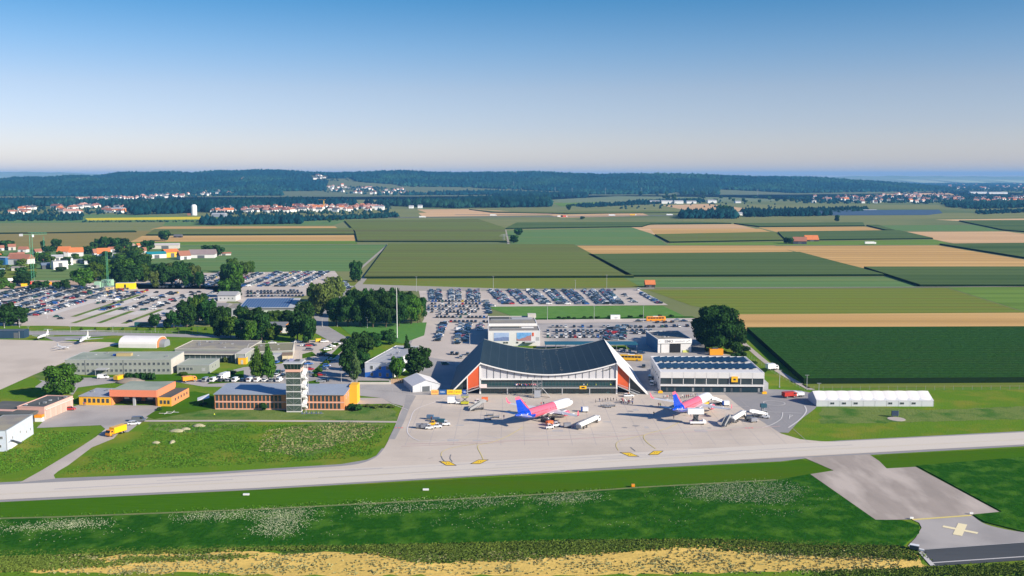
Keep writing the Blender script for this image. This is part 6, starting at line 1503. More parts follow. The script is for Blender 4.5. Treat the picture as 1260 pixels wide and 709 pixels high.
# ---- long white tent hall
t, W_ = building('tent_hall', 'long white tent hall with scalloped roof and small windows beside the maize', 'tent hall', (1004.5,500.3), (1148.6,500.3))
n = 10; bw_ = W_/n; M_tent = mat('tent_white', (0.72,0.70,0.68), .6, c2=(0.68,0.66,0.64), scale=.15); M_tside = mat('tent_side', (0.52,0.54,0.57), .7)
b = MB(); b.xprism([(0,0),(12,0),(12,2.6),(6,5.2),(0,2.6)], .1, W_-.1); b.obj('walls', M_tside, t)
for k in range(n):
    b = MB(); 
    for q in range(4):
        u0, u1 = q/4, (q+1)/4; x0, x1 = k*bw_+u0*bw_, k*bw_+u1*bw_
        z0_, z1_ = .04+.13*math.sin(math.pi*u0), .04+.13*math.sin(math.pi*u1)
        b.face([(x0,-.15,2.5+z0_*.2),(x1,-.15,2.5+z1_*.2),(x1,6,5.22+z1_),(x0,6,5.22+z0_)]); b.face([(x0,6,5.22+z0_),(x1,6,5.22+z1_),(x1,12.15,2.5+z1_*.2),(x0,12.15,2.5+z0_*.2)])
    b.obj('roof_bay', M_tent, t)
for k in range(n+1): MB().box(k*bw_-.06,k*bw_+.06,-.05,0.02,0,2.5).obj('post', M_greyr, t)
for x in (96,110.5,125,168,182,196.5):
    xx = (x/ (1138/260)+940-25-1004.5+ (0))  # bay windows
for f in (.135,.235,.335,.63,.73,.83):
    window(t, 1.7, .9, f*W_, 0, 1.35, fr=M_greyr, bars=1)
# ---- small white tent
t, W_ = building('event_tent', 'small white gabled tent between the trees and the curved roof building', 'tent', (507.8,483.2), (541.5,480.6))
b = MB(); b.yprism([(0,0),(W_,0),(W_,2.9),(W_/2,5.0),(0,2.9)], 0, 17); b.obj('tent_walls', M_tside, t)
b = MB(); 
for s in (0,1):
    x0, x1 = (-.25,W_/2) if s==0 else (W_/2,W_+.25); z0_, z1_ = (2.85,5.12) if s==0 else (5.12,2.85)
    b.loft([[(x0,-.3,z0_),(x1,-.3,z1_),(x1,-.3,z1_+.06),(x0,-.3,z0_+.06)],[(x0,17.3,z0_),(x1,17.3,z1_),(x1,17.3,z1_+.06),(x0,17.3,z0_+.06)]][::-1])
b.obj('tent_roof', M_tent, t)
MB().box(W_*.35,W_*.62,-.08,-.01,0,2.4).obj('entrance', M_fdark, t)
for x in (.2,W_*.3,W_*.7,W_-.3): MB().box(x-.05,x+.05,-.1,-.012,0,3.0).obj('tent_pole', M_white2, t)
# ---- hall with two large pictures behind the terminal
t, W_ = building('hall', 'white hall with two large pictures on its front behind the curved roof', 'hall', (600.8,426), (664.5,425.6))
flat(t,0,W_,0,19,0,8.4,M_wwall,M_gravr,.3,M_white2); flat(t,.4,W_-.5,19.02,52,0,9.3,M_wwall,M_gravr,.3,M_white2); 
MB().box(.4,W_-.5,18.6,19.0,8.45,10.0).obj('clerestory', M_white2, t)
b = MB(); b.box(2,W_-3,8.6,9.3,8.5,8.8); b.box(2,W_-3,36,37.5,9.4,9.9); b.obj('roof_gutter', M_steel, t)
MB().box(2,W_*.45,40,46,9.4,9.9).obj('rooflight', M_darkr, t); MB().box(W_*.5,W_-2,40,46,9.4,9.7).obj('rooflight', M_greyr, t); MB().box(2,W_*.62,11,14,8.5,8.9).obj('rooflight', M_darkr, t); MB().box(W_*.66,W_-3,11,13,8.5,8.9).obj('rooflight', M_white2, t)
MB().box(W_-4.5,W_+.5,46,51,9.4,11.5).obj('roof_housing', M_cream, t)
for f0,f1,nm,c_,c2_ in ((.11,.40,'picture_left',(0.20,0.32,0.55),(0.45,0.52,0.68)),(.55,.83,'picture_right',(0.03,0.18,0.50),(0.25,0.48,0.72))):
    o = MB().box(f0*W_,f1*W_,-.12,-.02,2.9,7.6).obj('billboard', mat(nm, c_, .6, c2=c2_, scale=.5, amt=1.2), t)
    b = MB(); r_ = random.Random(int(f0*100)); pts = [(f1*W_,2.95),(f1*W_,(6.6 if f0>.5 else 5.0))]
    for k in range(6): pts.append((f1*W_-(k+1)*(f1-f0)*W_/7, (6.0 if f0>.5 else 5.2)-k*(.5 if f0>.5 else .1)+r_.uniform(-.3,.3)))
    pts += [(f0*W_,4.4),(f0*W_,2.95)]
    b.yprism(pts, -.14, -.125); b.obj('mountain_motif', mat(nm+'_m', (0.06,0.12,0.30) if f0<.5 else (0.42,0.16,0.13), .7, c2=(0.25,0.30,0.48) if f0<.5 else (0.30,0.22,0.25), scale=.9, amt=1.4), o)
for x in (W_*.31,W_*.36,W_*.56,W_*.68): window(t,1.4,1.1,x,0,1.9)
MB().box(W_*.85,W_*.88,-.2,-.02,5.6,7.6).obj('wall_sign', M_coral, t); MB().box(W_*.92,W_*.985,-.06,-.012,3.0,5.0).obj('grey_panel', M_greyr, t)
MB().box(W_*.7,W_*.9,-2.4,-.02,2.2,2.6).obj('entrance_roof', M_greyr, t)
# ---- teal canopy
t, W_ = building('walkway_canopy', 'long dark teal canopy on posts behind the curved roof', 'canopy', (670.5,431.5), (785,431.5))
MB().box(0,W_,0,9.5,3.2,3.6).obj('canopy_roof', mat('teal_sheet', (0.015,0.10,0.15), .5, c2=(0.02,0.12,0.17), scale=.1), t)
for k in range(10):
    for y in (.5,9): MB().box(.6+k*(W_-1.2)/9-.1,.6+k*(W_-1.2)/9+.1,y-.1,y+.1,0,3.19).obj('post', M_steel, t)
# ---- car hire office
t, W_ = building('car_hire_office', 'white-fronted office with sign band, dark roof and blue side wall beside the dark trees', 'office', (809.3,434.5), (850.5,433.8))
flat(t,0,W_,0,28,0,7.3,M_wwall,M_gravr,.3,M_white2)
MB().box(-.06,-.02,.2,27.8,.1,7.1).obj('side_wall', mat('blue_cladding', (0.03,0.16,0.30), .6), t)
MB().box(-.1,W_+.1,-.55,-.02,5.2,7.5).obj('sign_band', M_white2, t)
lt_ = mat('sign_grey_letters', (0.20,0.20,0.22), .6)
text(t,'EIMO',2.0,(W_*.32,-.58,6.35),FR,lt_,bold=True); b = MB(); [b.box(W_*(.52+.04*k),W_*(.52+.04*k)+.45,-.6,-.56,5.9,6.8-.15*(k%3)) for k in range(7)]; b.obj('pale_lettering', mat('sign_pale_letters',(0.42,0.42,0.45),.6), t)
b = MB(); b.cyl((W_*.84,-.6,5.9),(W_*.95,-.6,6.9),.12,n=4); b.cyl((W_*.02,-.6,6.2),(W_*.08,-.6,6.8),.1,n=4); b.obj('sign_emblem', lt_, t)
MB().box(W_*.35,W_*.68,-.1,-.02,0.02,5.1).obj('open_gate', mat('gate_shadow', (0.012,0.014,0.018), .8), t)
MB().box(W_*.08,W_*.1,-.1,-.02,0.1,5.1).obj('downpipe', M_dgrey, t); MB().box(W_*.74,W_*.92,-.3,-.02,0.1,1.3).obj('low_panel', mat('lime_sign', (0.55,0.58,0.15), .6), t)
roofbits(t,2,W_-2,5,25,7.4,5,4)
# ---- blue-painted building
t, W_ = building('painted_building', 'white building with big blue wave painted on its front among dark trees', 'office', (449.2,464.6), (483,466))
M_wr = mat('white_render', (0.60,0.62,0.66), .85)
flat(t,0,W_,0,48,0,7.0,M_wr,M_greyr,.25,M_white2)
MB().box(W_*.55,W_-.5,2,46,7.1,7.4).obj('roof_deck', mat('roof_deck_grey', (0.33,0.34,0.36), .8), t)
MB().box(.5,W_*.2,3,45,7.1,7.16).obj('roof_strip', M_greyr, t)
b = MB(); b.yprism([(0,.2),(W_-.05,.2),(W_-.05,5.2),(W_*.78,6.0),(W_*.55,5.4),(W_*.38,3.6),(W_*.2,2.8),(0,2.4)], -.035, -.02); b.obj('painted_wave', mat('wave_blue', (0.03,0.16,0.55), .8), t)
for z in (1.7,5.0):
    for f in (.25,.55,.82): window(t,1.3,1.7,f*W_,-.02,z)
wrow(t, 4, 44, 8, 5.0, 1.3, 1.5, rz=1, xc=W_); roofbits(t,2,W_-2,6,44,7.42,7,9)
# ---- orange office building and control tower
t, W_ = building('office_building', 'long two-storey orange office building with rows of tall windows and blue-grey roof', 'office building', (264.6,504), (423.8,505))
M_or2 = M_orange
MB().box(0,W_,0,17,0,6.35).obj('walls', M_orange, t)
MB().loft([[(-.3,-.5,6.36),(W_+.3,-.5,6.36),(W_+.3,-.5,6.62),(-.3,-.5,6.62)],[(-.3,17.3,7.0),(W_+.3,17.3,7.0),(W_+.3,17.3,7.3),(-.3,17.3,7.3)]][::-1]).obj('roof', M_broof, t)
MB().box(.1,W_-.1,-.05,-.01,3.0,3.55).obj('floor_band', M_salmon, t); MB().box(.1,W_-.1,-.05,-.01,.05,.5).obj('plinth', M_salmon, t)
xw = 1.0; k = 0
M_pil = mat('salmon_pillar', (0.62,0.42,0.36), .85)
while xw < W_-1:
    if not (28.2 < xw < 34.6):
        for z in (1.78,4.85): window(t, 1.12, 2.3, xw, 0, z, fr=M_fdark, bars=0 if k%2 else 1)
    xw += 1.62; k += 1
wrow(t, 2, 15, 3, 4.85, 1.3, 1.6, rz=1, xc=W_)
MB().box(W_+.02,W_+3.2,11,17.5,0,8.0).obj('yellow_wing', M_yell, t)
MB().cyl((36,6,7.0),(36,6,7.9),.25,n=8).obj('vent_pipe', M_dgrey, t); MB().box(34,35.4,1,2,6.9,7.4).obj('skylight', M_wglass, t)
t, W_ = building('control_tower', 'control tower of glass storeys with flared dark cab and white stair side', 'control tower', (352.8,507.5), (370.5,507.5))
w5 = W_; tz = 0
for k in range(6):
    z0_ = .1+k*2.75
    MB().box(.1,w5-.1,.1,5.4,z0_+.36,z0_+2.74).obj('glass_storey', mat('tower_glass', (0.02,0.04,0.045), .15, spec=.6, c2=(0.12,0.15,0.12), scale=.6, amt=1.5), t)
    MB().box(-.05,w5+.05,-.1,5.5,z0_,z0_+.355).obj('floor_slab', M_wwall, t)
    b = MB(); b.box(w5*.5-.05,w5*.5+.05,.0,.095,z0_+.36,z0_+2.74); b.box(-.03,.095,.0,.12,z0_+.36,z0_+2.74); b.box(w5-.095,w5+.03,.0,.12,z0_+.36,z0_+2.74)
    for s in (-1,1): b.cyl((w5*.5,.06,z0_+.4),(w5*.5+s*(w5*.5-.1),.06,z0_+2.7),.05,n=4)
    b.obj('bracing', M_steel, t)
MB().box(-.15,w5+.15,-.2,5.7,16.65,17.8).obj('cab_base', M_salmon, t)
b = MB(); b.loft([[(-.2,-.3,17.81),(w5+.2,-.3,17.81),(w5+.2,5.8,17.81),(-.2,5.8,17.81)],[(-.8,-.9,20.1),(w5+.8,-.9,20.1),(w5+.8,6.4,20.1),(-.8,6.4,20.1)]][::1]); b.obj('cab_glazing', mat('cab_glass', (0.012,0.03,0.03), .12, spec=.8), t)
b = MB()
for k in range(6):
    f = k/5; b.cyl((-.2+f*(w5+.4),-.34,17.82),(-.8+f*(w5+1.6),-.94,20.1),.06,n=4)
b.obj('cab_bars', M_steel, t)
b = MB(); b.loft([[(-1.1,-1.2,20.11),(w5+1.1,-1.2,20.11),(w5+1.1,6.7,20.11),(-1.1,6.7,20.11)],[(-.8,-.9,20.6),(w5+.8,-.9,20.6),(w5+.8,6.4,20.6),(-.8,6.4,20.6)]]); b.obj('cab_roof', M_greyr, t)
MB().box(1,2.6,2,4,20.62,21.4).obj('roof_unit', mat('violet_grey', (0.28,0.28,0.42), .6), t); MB().box(3.4,5.2,2,4,20.62,21.2).obj('roof_unit', M_dgrey, t)
for x,y,h in ((.6,1,23.5),(4.6,5,24.2),(2.2,5.5,22.8)): MB().cyl((x,y,20.6),(x,y,h),.05,n=5).obj('antenna', M_steel, t)
b = MB(); zz = .3
for k in range(8):
    z0_ = .2+k*2.0; s = 1 if k%2 else -1
    b.loft([[(w5+.3,2.7-s*2.3-.35,z0_),(w5+1.9,2.7-s*2.3-.35,z0_),(w5+1.9,2.7-s*2.3-.35,z0_+.95),(w5+.3,2.7-s*2.3-.35,z0_+.95)],[(w5+.3,2.7+s*2.3,z0_+2.0),(w5+1.9,2.7+s*2.3,z0_+2.0),(w5+1.9,2.7+s*2.3,z0_+2.95),(w5+.3,2.7+s*2.3,z0_+2.95)]])
b.obj('outside_stairs', M_white2, t)
b = MB()
for x in (w5+.3,w5+2.0):
    for y in (.1,5.3): b.cyl((x,y,0),(x,y,19),.08,n=5)
b.obj('stair_posts', M_white2, t)
# ---- fire station
t, W_ = building('fire_station', 'orange fire station with two open vehicle gates and low yellow wings', 'fire station', (136.6,499), (193.5,500))
w_all = W_
MB().box(0,W_,9,18.3,0,6.4).obj('walls', M_orange, t); MB().box(0,.5,0.02,9,0,4.0).obj('gate_pier', M_orange, t); MB().box(W_-.5,W_,0.02,9,0,4.0).obj('gate_pier', M_orange, t); MB().box(W_*.5-.5,W_*.5+.5,0.1,.8,0,4.0).obj('gate_pier', M_greyr, t)
MB().box(0,W_,0.0,8.98,4.01,6.4).obj('upper_walls', M_orange, t)
MB().box(-.15,W_+.15,-.6,-.02,3.95,6.75).obj('front_band', mat('coral_band', (0.74,0.23,0.12), .7), t); MB().box(W_+.02,W_+.3,0,18.3,4.4,6.75).obj('side_band', MATS['coral_band'], t)
MB().box(.1,W_-.1,0.1,18.2,6.41,6.55).obj('roof', M_groof, t)
for x in (1.0, W_*.5+.9): MB().box(x,x+W_*.5-1.9,8.7,8.95,0,3.9).obj('back_of_bay', M_fdark, t)
MB().box(3,5,6,6.4,1.5,2.2).obj('bay_lamp_bar', M_white2, t); MB().box(13,15.4,6,6.4,1.5,2.2).obj('bay_lamp_bar', M_white2, t)
w2 = 6.3
MB().box(W_+.35,W_+w2,-.3,18,0,3.9).obj('right_wing', M_orange, t); MB().box(W_+.6,W_+w2-.3,0,17.7,3.91,4.0).obj('right_wing_roof', M_darkr, t); MB().box(W_+.35,W_+w2-.01,-.34,-.31,.02,3.85).obj('yellow_front', M_yell, t)
for f in (.25,.5,.75): window(t,.95,1.5,W_+.35+f*w2,-.34,1.9,fr=M_fdark)
wrow(t,2,17,5,2.3,1.0,1.2,rz=1,xc=W_+w2,fr=M_fdark)
wl = 13.6
MB().box(-wl,-.02,-.2,15,0,3.7).obj('left_wing', M_yell, t); MB().box(-wl-.2,-.02,-.5,15.2,3.71,3.95).obj('left_wing_roof', mat('left_roof', (0.36,0.37,0.40), .7, c2=(0.30,0.31,0.34), scale=.3), t)
for k in range(6): window(t,1.1,1.7,-wl+2.6+k*1.95,-.2,2.0,fr=M_fdark)
roofbits(t,-wl+2,-3,3,12,3.96,4,5)
# ---- pink garages
t, W_ = building('garage_building', 'pink garage building with dark flat roof and tall doors on its right side', 'garage', (22,516), (55.2,517))
flat(t,0,W_,0,20,0,4.9,mat('pink_render', (0.66,0.40,0.33), .85, c2=(0.60,0.36,0.30), scale=.3),M_darkr,.35,MATS['pink_render'])
for k in range(5): MB().box(W_+.01,W_+.09,1.2+k*3.6,3.6+k*3.6,.05,3.7).obj('garage_door', mat('door_sand', (0.45,0.33,0.27), .8), t)
MB().box(W_+.01,W_+.5,.2,19.8,3.9,4.3).obj('door_canopy', mat('pink_trim', (0.70,0.50,0.45), .8), t)
MB().box(-14,-.1,-3,12,0,4.0).obj('low_wing', MATS['pink_render'], t); MB().box(-14.2,W_-2.2,-6.6,-.4,3.2,3.9).obj('low_wing_roof', M_darkr, t); MB().box(-13.8,W_-2.6,-6.2,-.42,0,3.19).obj('low_wing_walls', M_fdark, t); MB().box(-14.2,-.05,-.35,12.1,4.01,4.2).obj('wing_roof', M_darkr, t)
roofbits(t,1,W_-1,2,18,5.0,6,2)
c_ = P(51,517.5)
tt = thing('tool_shed','small orange and white shed at the corner of the pink garages','shed',(c_.x,c_.y-1.5,.1)); MB().box(-1.4,1.4,-1,1,0,1.6).obj('walls', M_vwhite, tt); MB().box(-1.5,1.5,-1.1,1.1,1.61,2.6).obj('roof', M_vorange, tt)
# ---- blue-white hall at the left edge
t, W_ = building('storage_hall', 'tall white hall with grey flat roof cut by the left edge of the airfield', 'hall', (-30,556.5), (8.6,555.6))
M_bw = mat('ice_white_cladding', (0.55,0.60,0.68), .7, c2=(0.50,0.55,0.64), scale=.5)
flat(t,0,W_,0,23.2,0,7.3,M_bw,M_gravr,.2,mat('edge_grey', (0.25,0.28,0.30), .6))
for x in (W_-4.2,W_-1.6): window(t,1.0,1.0,x,0,4.9); window(t,1.0,1.0,x-.6,0,1.9)
for y,z in ((5,3.6),(11.5,3.9),(17,2.5),(20.5,2.6)): window(t,.8,1.0,W_,y,z,math.pi/2)
MB().box(W_-.12,W_+.14,.0,.3,0,7.2).obj('corner_trim', M_greyr, t)
b = MB(); b.cyl((W_+.9,3.0,3.3),(W_+.9,10.5,.2),.09,n=5); b.cyl((W_+.9,3.0,3.3),(W_+.9,1.0,3.3),.09,n=5); b.cyl((W_+.2,3.0,3.3),(W_+.9,3.0,3.3),.09,n=5)
for k in range(9): b.box(W_+.1,W_+.9,3.1+k*.8,3.8+k*.8,2.9-k*.34,3.0-k*.34)
b.obj('outside_stairs', M_dgrey, t); MB().box(W_+.01,W_+.07,3.2,7.5,.05,2.2).obj('pale_panel', M_white2, t)
# ---- grey-green office
t, W_ = building('administration_building', 'long grey-green two-storey building with flat green roof behind the fire station', 'office building', (80.6,461.4), (210.8,460.6))
flat(t,0,W_,0,21,0,7.2,M_gwall,M_groof,.22,M_greyr)
MB().box(W_+.01,W_+.05,.1,20.9,.05,7.1).obj('end_wall', M_cream, t)  # paler than the front: sunlight on this end is put into the colour
n = 22
for k in range(n):
    x = 1.9+k*(W_-3.2)/(n-1)
    for z in (2.0,5.2): window(t,1.25,1.35,x,0,z,fr=M_greyr,bars=1)
for f in (.19,.55): MB().box(f*W_-.06,f*W_+.06,-.16,-.02,.1,7.1).obj('downpipe', M_fdark, t)
b = MB(); b.box(W_*.42,W_*.56,9,12,7.3,8.6); b.obj('roof_housing', mat('ochre_plant', (0.42,0.33,0.16), .8), t); MB().box(W_*.38,W_*.42,10,11,7.3,8.2).obj('roof_unit', M_blue, t)
roofbits(t,4,W_-4,4,18,7.3,6,8)
b = MB(); b.box(W_*.31,W_*.42,-4.2,-.02,3.0,3.3)
for x in (W_*.315,W_*.415): b.box(x-.08,x+.08,-4.1,-3.94,0,2.99)
b.obj('porch', M_greyr, t)
t, W_ = building('annex', 'low grey-green annex with flat roof at the right end of the long office', 'office building', (218,459.9), (257.7,459.9))
flat(t,0,W_,0,17,0,4.1,M_gwall,M_groof,.2,M_greyr)
for x in (1.6,3.4,5.2,7.0): window(t,1.4,1.5,x,0,2.4)
window(t,1.6,1.6,W_*.82,0,2.0,gl=M_greyr); wrow(t,3,12,2,2.4,1.4,1.5,rz=1,xc=W_)
# ---- flat courtyard complex
t, W_ = building('flat_hall', 'wide flat brown-roofed hall with glass front and beige edge behind the grey-green annex', 'hall', (211,447.2), (289,447.6))
M_dgl = mat('shop_glass', (0.05,0.08,0.09), .2, spec=.6, c2=(0.10,0.13,0.13), scale=.3, amt=1.3)
MB().box(0,W_,4,10,0,4.0).obj('front_glazing', M_dgl, t); MB().box(-.3,W_+.3,3.2,10.2,4.01,4.5).obj('front_roof', M_gravr, t); MB().box(-.3,W_+.3,3.0,3.19,3.95,4.6).obj('beige_edge', M_cream, t)
b = MB(); [b.box(k*W_/12-.08,k*W_/12+.08,3.85,3.99,0,4.0) for k in range(1,12)]; b.obj('glazing_bars', M_greyr, t)
flat(t,-4.5,W_+1.5,17,44,0,4.3,M_gwall,M_gravr,.3,M_cream); MB().box(W_*.0,W_*.3,16.9,16.98,1,3).obj('dark_windows', M_dgl, t)
MB().box(W_+.35,W_+5.5,.2,16.8,0,5.0).obj('tall_end_block', M_gwall, t); MB().box(W_+.3,W_+5.6,.1,16.9,5.01,5.2).obj('end_roof', M_cream, t); 
for x in (W_+.32,W_+5.55): MB().box(x-.1,x+.1,-.05,.09,0,5.1).obj('white_pilaster', M_white2, t)
MB().box(2,W_-2,12,15,.1,.3).obj('courtyard_floor', M_dgrey, t); roofbits(t,0,W_-2,19,42,4.4,10,12)
c_ = P(299,448); tt = thing('booth','yellow booth between the flat hall and the brown-roofed building','booth',(c_.x,c_.y,.1)); MB().box(-2,2,-1.5,2,0,3.4).obj('walls', M_yell, tt); MB().box(-2.1,2.1,-1.6,2.1,3.41,3.6).obj('roof', M_greyr, tt); MB().box(-.6,.5,-1.56,-1.51,.1,2.2).obj('door', M_cream, tt)
t, W_ = building('workshop', 'flat building with mossy brown roof and cream end wall behind the two poplars', 'workshop', (300.5,446), (360,444))
flat(t,0,W_,6,31,0,4.2,M_gwall,mat('mossy_roof', (0.21,0.19,0.14), .95, c2=(0.25,0.24,0.13), scale=.1, amt=1.2, c3=(0.17,0.155,0.13), scale3=.07),.25,M_cream)
MB().box(W_+.01,W_+.05,6.1,30.9,.05,4.1).obj('end_wall', M_cream, t); MB().box(W_*.55,W_*.78,1,5.98,0,3.4).obj('low_block', M_greyr, t); MB().box(W_*.79,W_-.1,-1,5.98,0,3.0).obj('cream_block', mat('cream_yellow', (0.62,0.52,0.33), .8), t); MB().box(W_*.78,W_+.1,-1.2,5.97,3.01,3.5).obj('brown_roof', mat('brown_sheet', (0.22,0.16,0.11), .8), t)
wrow(t,1,W_*.5,8,2.4,1.2,1.3,y=6); roofbits(t,2,W_-2,9,29,4.3,6,13)
# ---- white arched hall
t, W_ = building('round_roof_hall', 'white round-roofed hall with rusty end beside the left apron', 'hall', (146,428), (192.5,428.6))
prof = [(0,0),(0,2.2)] + [(7-7*math.cos(a), 2.2+3.4*math.sin(a)) for a in [math.pi*k/10 for k in range(1,10)]] + [(14,2.2),(14,0)]
b = MB(); b.xprism(prof, 0, W_); b.obj('vault', mat('vault_white', (0.74,0.71,0.69), .7, c2=(0.69,0.66,0.65), scale=.2), t)
b = MB(); b.xprism([(y*.93+.5, z*.95) for y,z in prof], W_+.01, W_+.12); b.obj('end_wall', mat('rusty_orange', (0.50,0.20,0.08), .8), t)
b = MB(); b.xprism([(y*.55+3.1, z*.7) for y,z in prof], W_+.13, W_+3.2); b.obj('porch', mat('porch_grey', (0.25,0.27,0.30), .7), t)
# ---- long solar roof building
t, W_ = building('solar_roof_building', 'long pale building with blue solar cells on its pitched roof beside the grove', 'hall', (258,390), (361.5,389))
flat(t,0,W_*.36,0,26,0,5.4,M_greyr,M_gravr,.25,M_greyr); MB().xprism([(-.8,5.8),(10,8.2),(24,5.8)], 1, W_*.2).obj('pitched_roof', mat('slate_grey', (0.23,0.22,0.22), .8), t)
MB().box(W_*.365,W_-.1,0,30,0,5.6).obj('hall_walls', mat('pale_green_wall', (0.48,0.55,0.46), .8), t)
MB().box(W_*.365,W_,-.1,-.01,4.2,5.55).obj('window_band', M_steel, t)
MB().loft([[(W_*.34,-.8,5.7),(W_+.8,-.8,5.7),(W_+.8,-.8,6.0),(W_*.34,-.8,6.0)],[(W_*.34,30,8.6),(W_+.8,30,8.6),(W_+.8,30,8.9),(W_*.34,30,8.9)]][::-1]).obj('roof', M_greyr, t)
pb = mat('blue_solar_cells', (0.012,0.075,0.20), .5, spec=.2, c2=(0.02,0.10,0.26), scale=.5)
n = 18
for k in range(n):
    x0 = W_*.36+k*(W_*.58)/n; wd = W_*.58/n-.5
    b = MB(); b.loft([[(x0,.5,6.15),(x0+wd,.5,6.15),(x0+wd,.5,6.25),(x0,.5,6.25)],[(x0,28,8.82),(x0+wd,28,8.82),(x0+wd,28,8.92),(x0,28,8.92)]][::-1]); b.obj('solar_panel', pb, t)
for k in range(9): MB().box(1+k*2.1,2.2+k*2.1,-.08,-.01,1.2,4.4).obj('window', M_wglass, t)
for (pl,pr,d_,h_,wc,rc,lb) in (((293,408),(313,408.5),14,3.6,(0.55,0.62,0.60),(0.33,0.22,0.20),'small pale house with brown-grey hip roof in the grove'),((331,410),(357,410),9,4.0,(0.70,0.69,0.68),(0.16,0.17,0.19),'low white house with dark roof and orange barrier in the grove'),((268,371),(290,371),14,4.6,(0.5,0.5,0.5),(0.30,0.30,0.31),'grey pitched building behind the solar roof building')):
    t, W_ = building('small_house', lb, 'house', pl, pr)
    MB().box(0,W_,0,d_,0,h_).obj('walls', mat('w_'+lb[:9].replace(' ','_'), wc, .85), t); MB().xprism([(-.6,h_+.01),(d_/2,h_+2.4),(d_+.6,h_+.01)], -.6, W_+.6).obj('roof', mat('r_'+lb[:9].replace(' ','_'), rc, .85), t)
    wrow(t,.8,W_-.8,4,h_*.5,1.1,1.2)
c_ = P(352,409.5); tt = thing('barrier_arm','orange slanting excavator arm beside the low white house in the grove','excavator',(c_.x,c_.y,.1),.2); MB().cyl((-4,0,2.5),(4.6,0,7.0),.35,n=6).obj('boom', M_vorange, tt); MB().box(-5.2,-2.8,-1.2,1.2,.6,2.9).obj('cab', M_vorange, tt); MB().box(-5.8,-2.2,-1.4,1.4,0,.59).obj('tracks', M_dgrey, tt)
# dark shed left
t, W_ = building('dark_shed', 'long dark blue shed at the left edge behind the apron', 'shed', (-20,417), (30,416.4))
flat(t,0,W_,0,7,0,4.4,mat('navy_wall', (0.02,0.05,0.09), .7),mat('navy_roof', (0.10,0.12,0.14), .7),.2); MB().box(W_-3,W_-2.6,-.1,-.01,0,4.2).obj('door', M_steel, t); MB().box(W_-6,W_-3.4,-.08,-.01,.1,3.4).obj('gate', M_fdark, t)
# yellow box and construction huts
t, W_ = building('yellow_box', 'bright yellow box-shaped kiosk at the far edge of the gravel car park', 'kiosk', (142.5,356.3), (165.5,356)); MB().box(0,W_,0,6,0,5.2).obj('walls', mat('box_yellow', (0.85,0.62,0.01), .6), t); MB().box(W_*.45,W_*.55,-.06,-.01,.5,4.2).obj('emblem', M_black, t); MB().box(.2,W_-.2,.2,5.8,5.21,5.4).obj('roof', M_greyr, t)
t, W_ = building('green_hut', 'pale green construction huts below the small crane', 'hut', (116,354), (136,354)); MB().box(0,W_*.35,0,5,0,5).obj('hut_body', mat('hut_green', (0.32,0.52,0.36), .7), t); MB().box(W_*.4,W_,2,8,0,6.5).obj('hut_body', MATS['hut_green'], t); wrow(t,W_*.42,W_-.3,4,4.6,1.2,1.3,y=2); MB().box(.1,W_*.34,-.05,-.01,.1,2.2).obj('door', M_greyr, t)
t, W_ = building('ticket_cabin', 'small sand-coloured cabin right of the green huts', 'hut', (130,357.6), (139,357.6)); MB().box(0,W_,0,3,0,2.8).obj('walls', mat('sand_wall', (0.62,0.47,0.25), .8), t); MB().box(-.2,W_+.2,-.2,3.2,2.81,3.1).obj('roof', M_greyr, t); window(t,1.4,1.0,W_*.5,0,1.7)
# picket along the lawn (beige screen fence left of the white tent)
t, W_ = building('wooden_fence', 'brown slatted fence between the painted building and the small white tent', 'fence', (481,472.5), (513,471)); b = MB(); n = int(W_/1.0)
for k in range(n): b.box(k*1.0,k*1.0+.86,0,.08,.1,2.3)
b.obj('boards', mat('fence_brown', (0.36,0.22,0.13), .9, c2=(0.45,0.32,0.2), scale=.4), t); b = MB(); b.box(0,W_,.09,.16,.5,.62); b.box(0,W_,.09,.16,1.8,1.92); b.obj('rails', M_fdark, t)
t, W_ = building('low_wall', 'pale low wall with hedge in front of the painted building', 'wall', (432,473.2), (481,473.2)); MB().box(0,W_,0,.25,0,1.1).obj('panels', M_cream, t); MB().box(3,W_-1,.6,1.4,0,1.5).obj('hedge', M_leafd, t)
# ---- awning and gear on the grass beside the fire station
c_ = P(250,498); t = thing('sail_canopy','tilted white sail canopy on a post on the grass left of the orange office','canopy',(c_.x,c_.y,.1),.5); MB().loft([[(-2.6,-1.9,2.2),(2.2,-2.2,3.0),(2.2,-2.2,3.06),(-2.6,-1.9,2.26)],[(-1.9,1.9,2.6),(2.9,1.5,3.9),(2.9,1.5,3.96),(-1.9,1.9,2.66)]][::-1]).obj('sail', M_vwhite, t); MB().cyl((0,0,0),(0,0,2.9),.09,n=6).obj('post', M_steel, t); MB().box(-1.2,1.0,-.9,-.2,0,.75).obj('bench_table', mat('wood_brown', (0.25,0.15,0.09), .9), t)
for x,y,lb in ((204,510,'white model glider lying on the grass left of the path bend'),(213,508.5,'white long-winged model plane lying on the grass by the yard')):
    c_ = P(x,y); t = thing('model_glider', lb, 'model plane', (c_.x,c_.y,.1), .2); MB().cyl((-1.0,0,.35),(1.2,0,.35),.13,.05,n=7).obj('fuselage', M_vwhite, t); MB().box(-.6,-.25,-2.6,2.6,.42,.47).obj('wing', M_vwhite, t); MB().box(1.0,1.15,-.5,.5,.4,.44).obj('tailplane', M_vwhite, t); MB().box(1.0,1.2,-.02,.02,.35,.8).obj('fin', M_vwhite, t); t.rotation_euler.z = 1.5
c_ = P(384,509.5); t = thing('bicycle_rack','row of light parked bicycles in a rack before the control tower','bicycle rack',(c_.x,c_.y,.1))
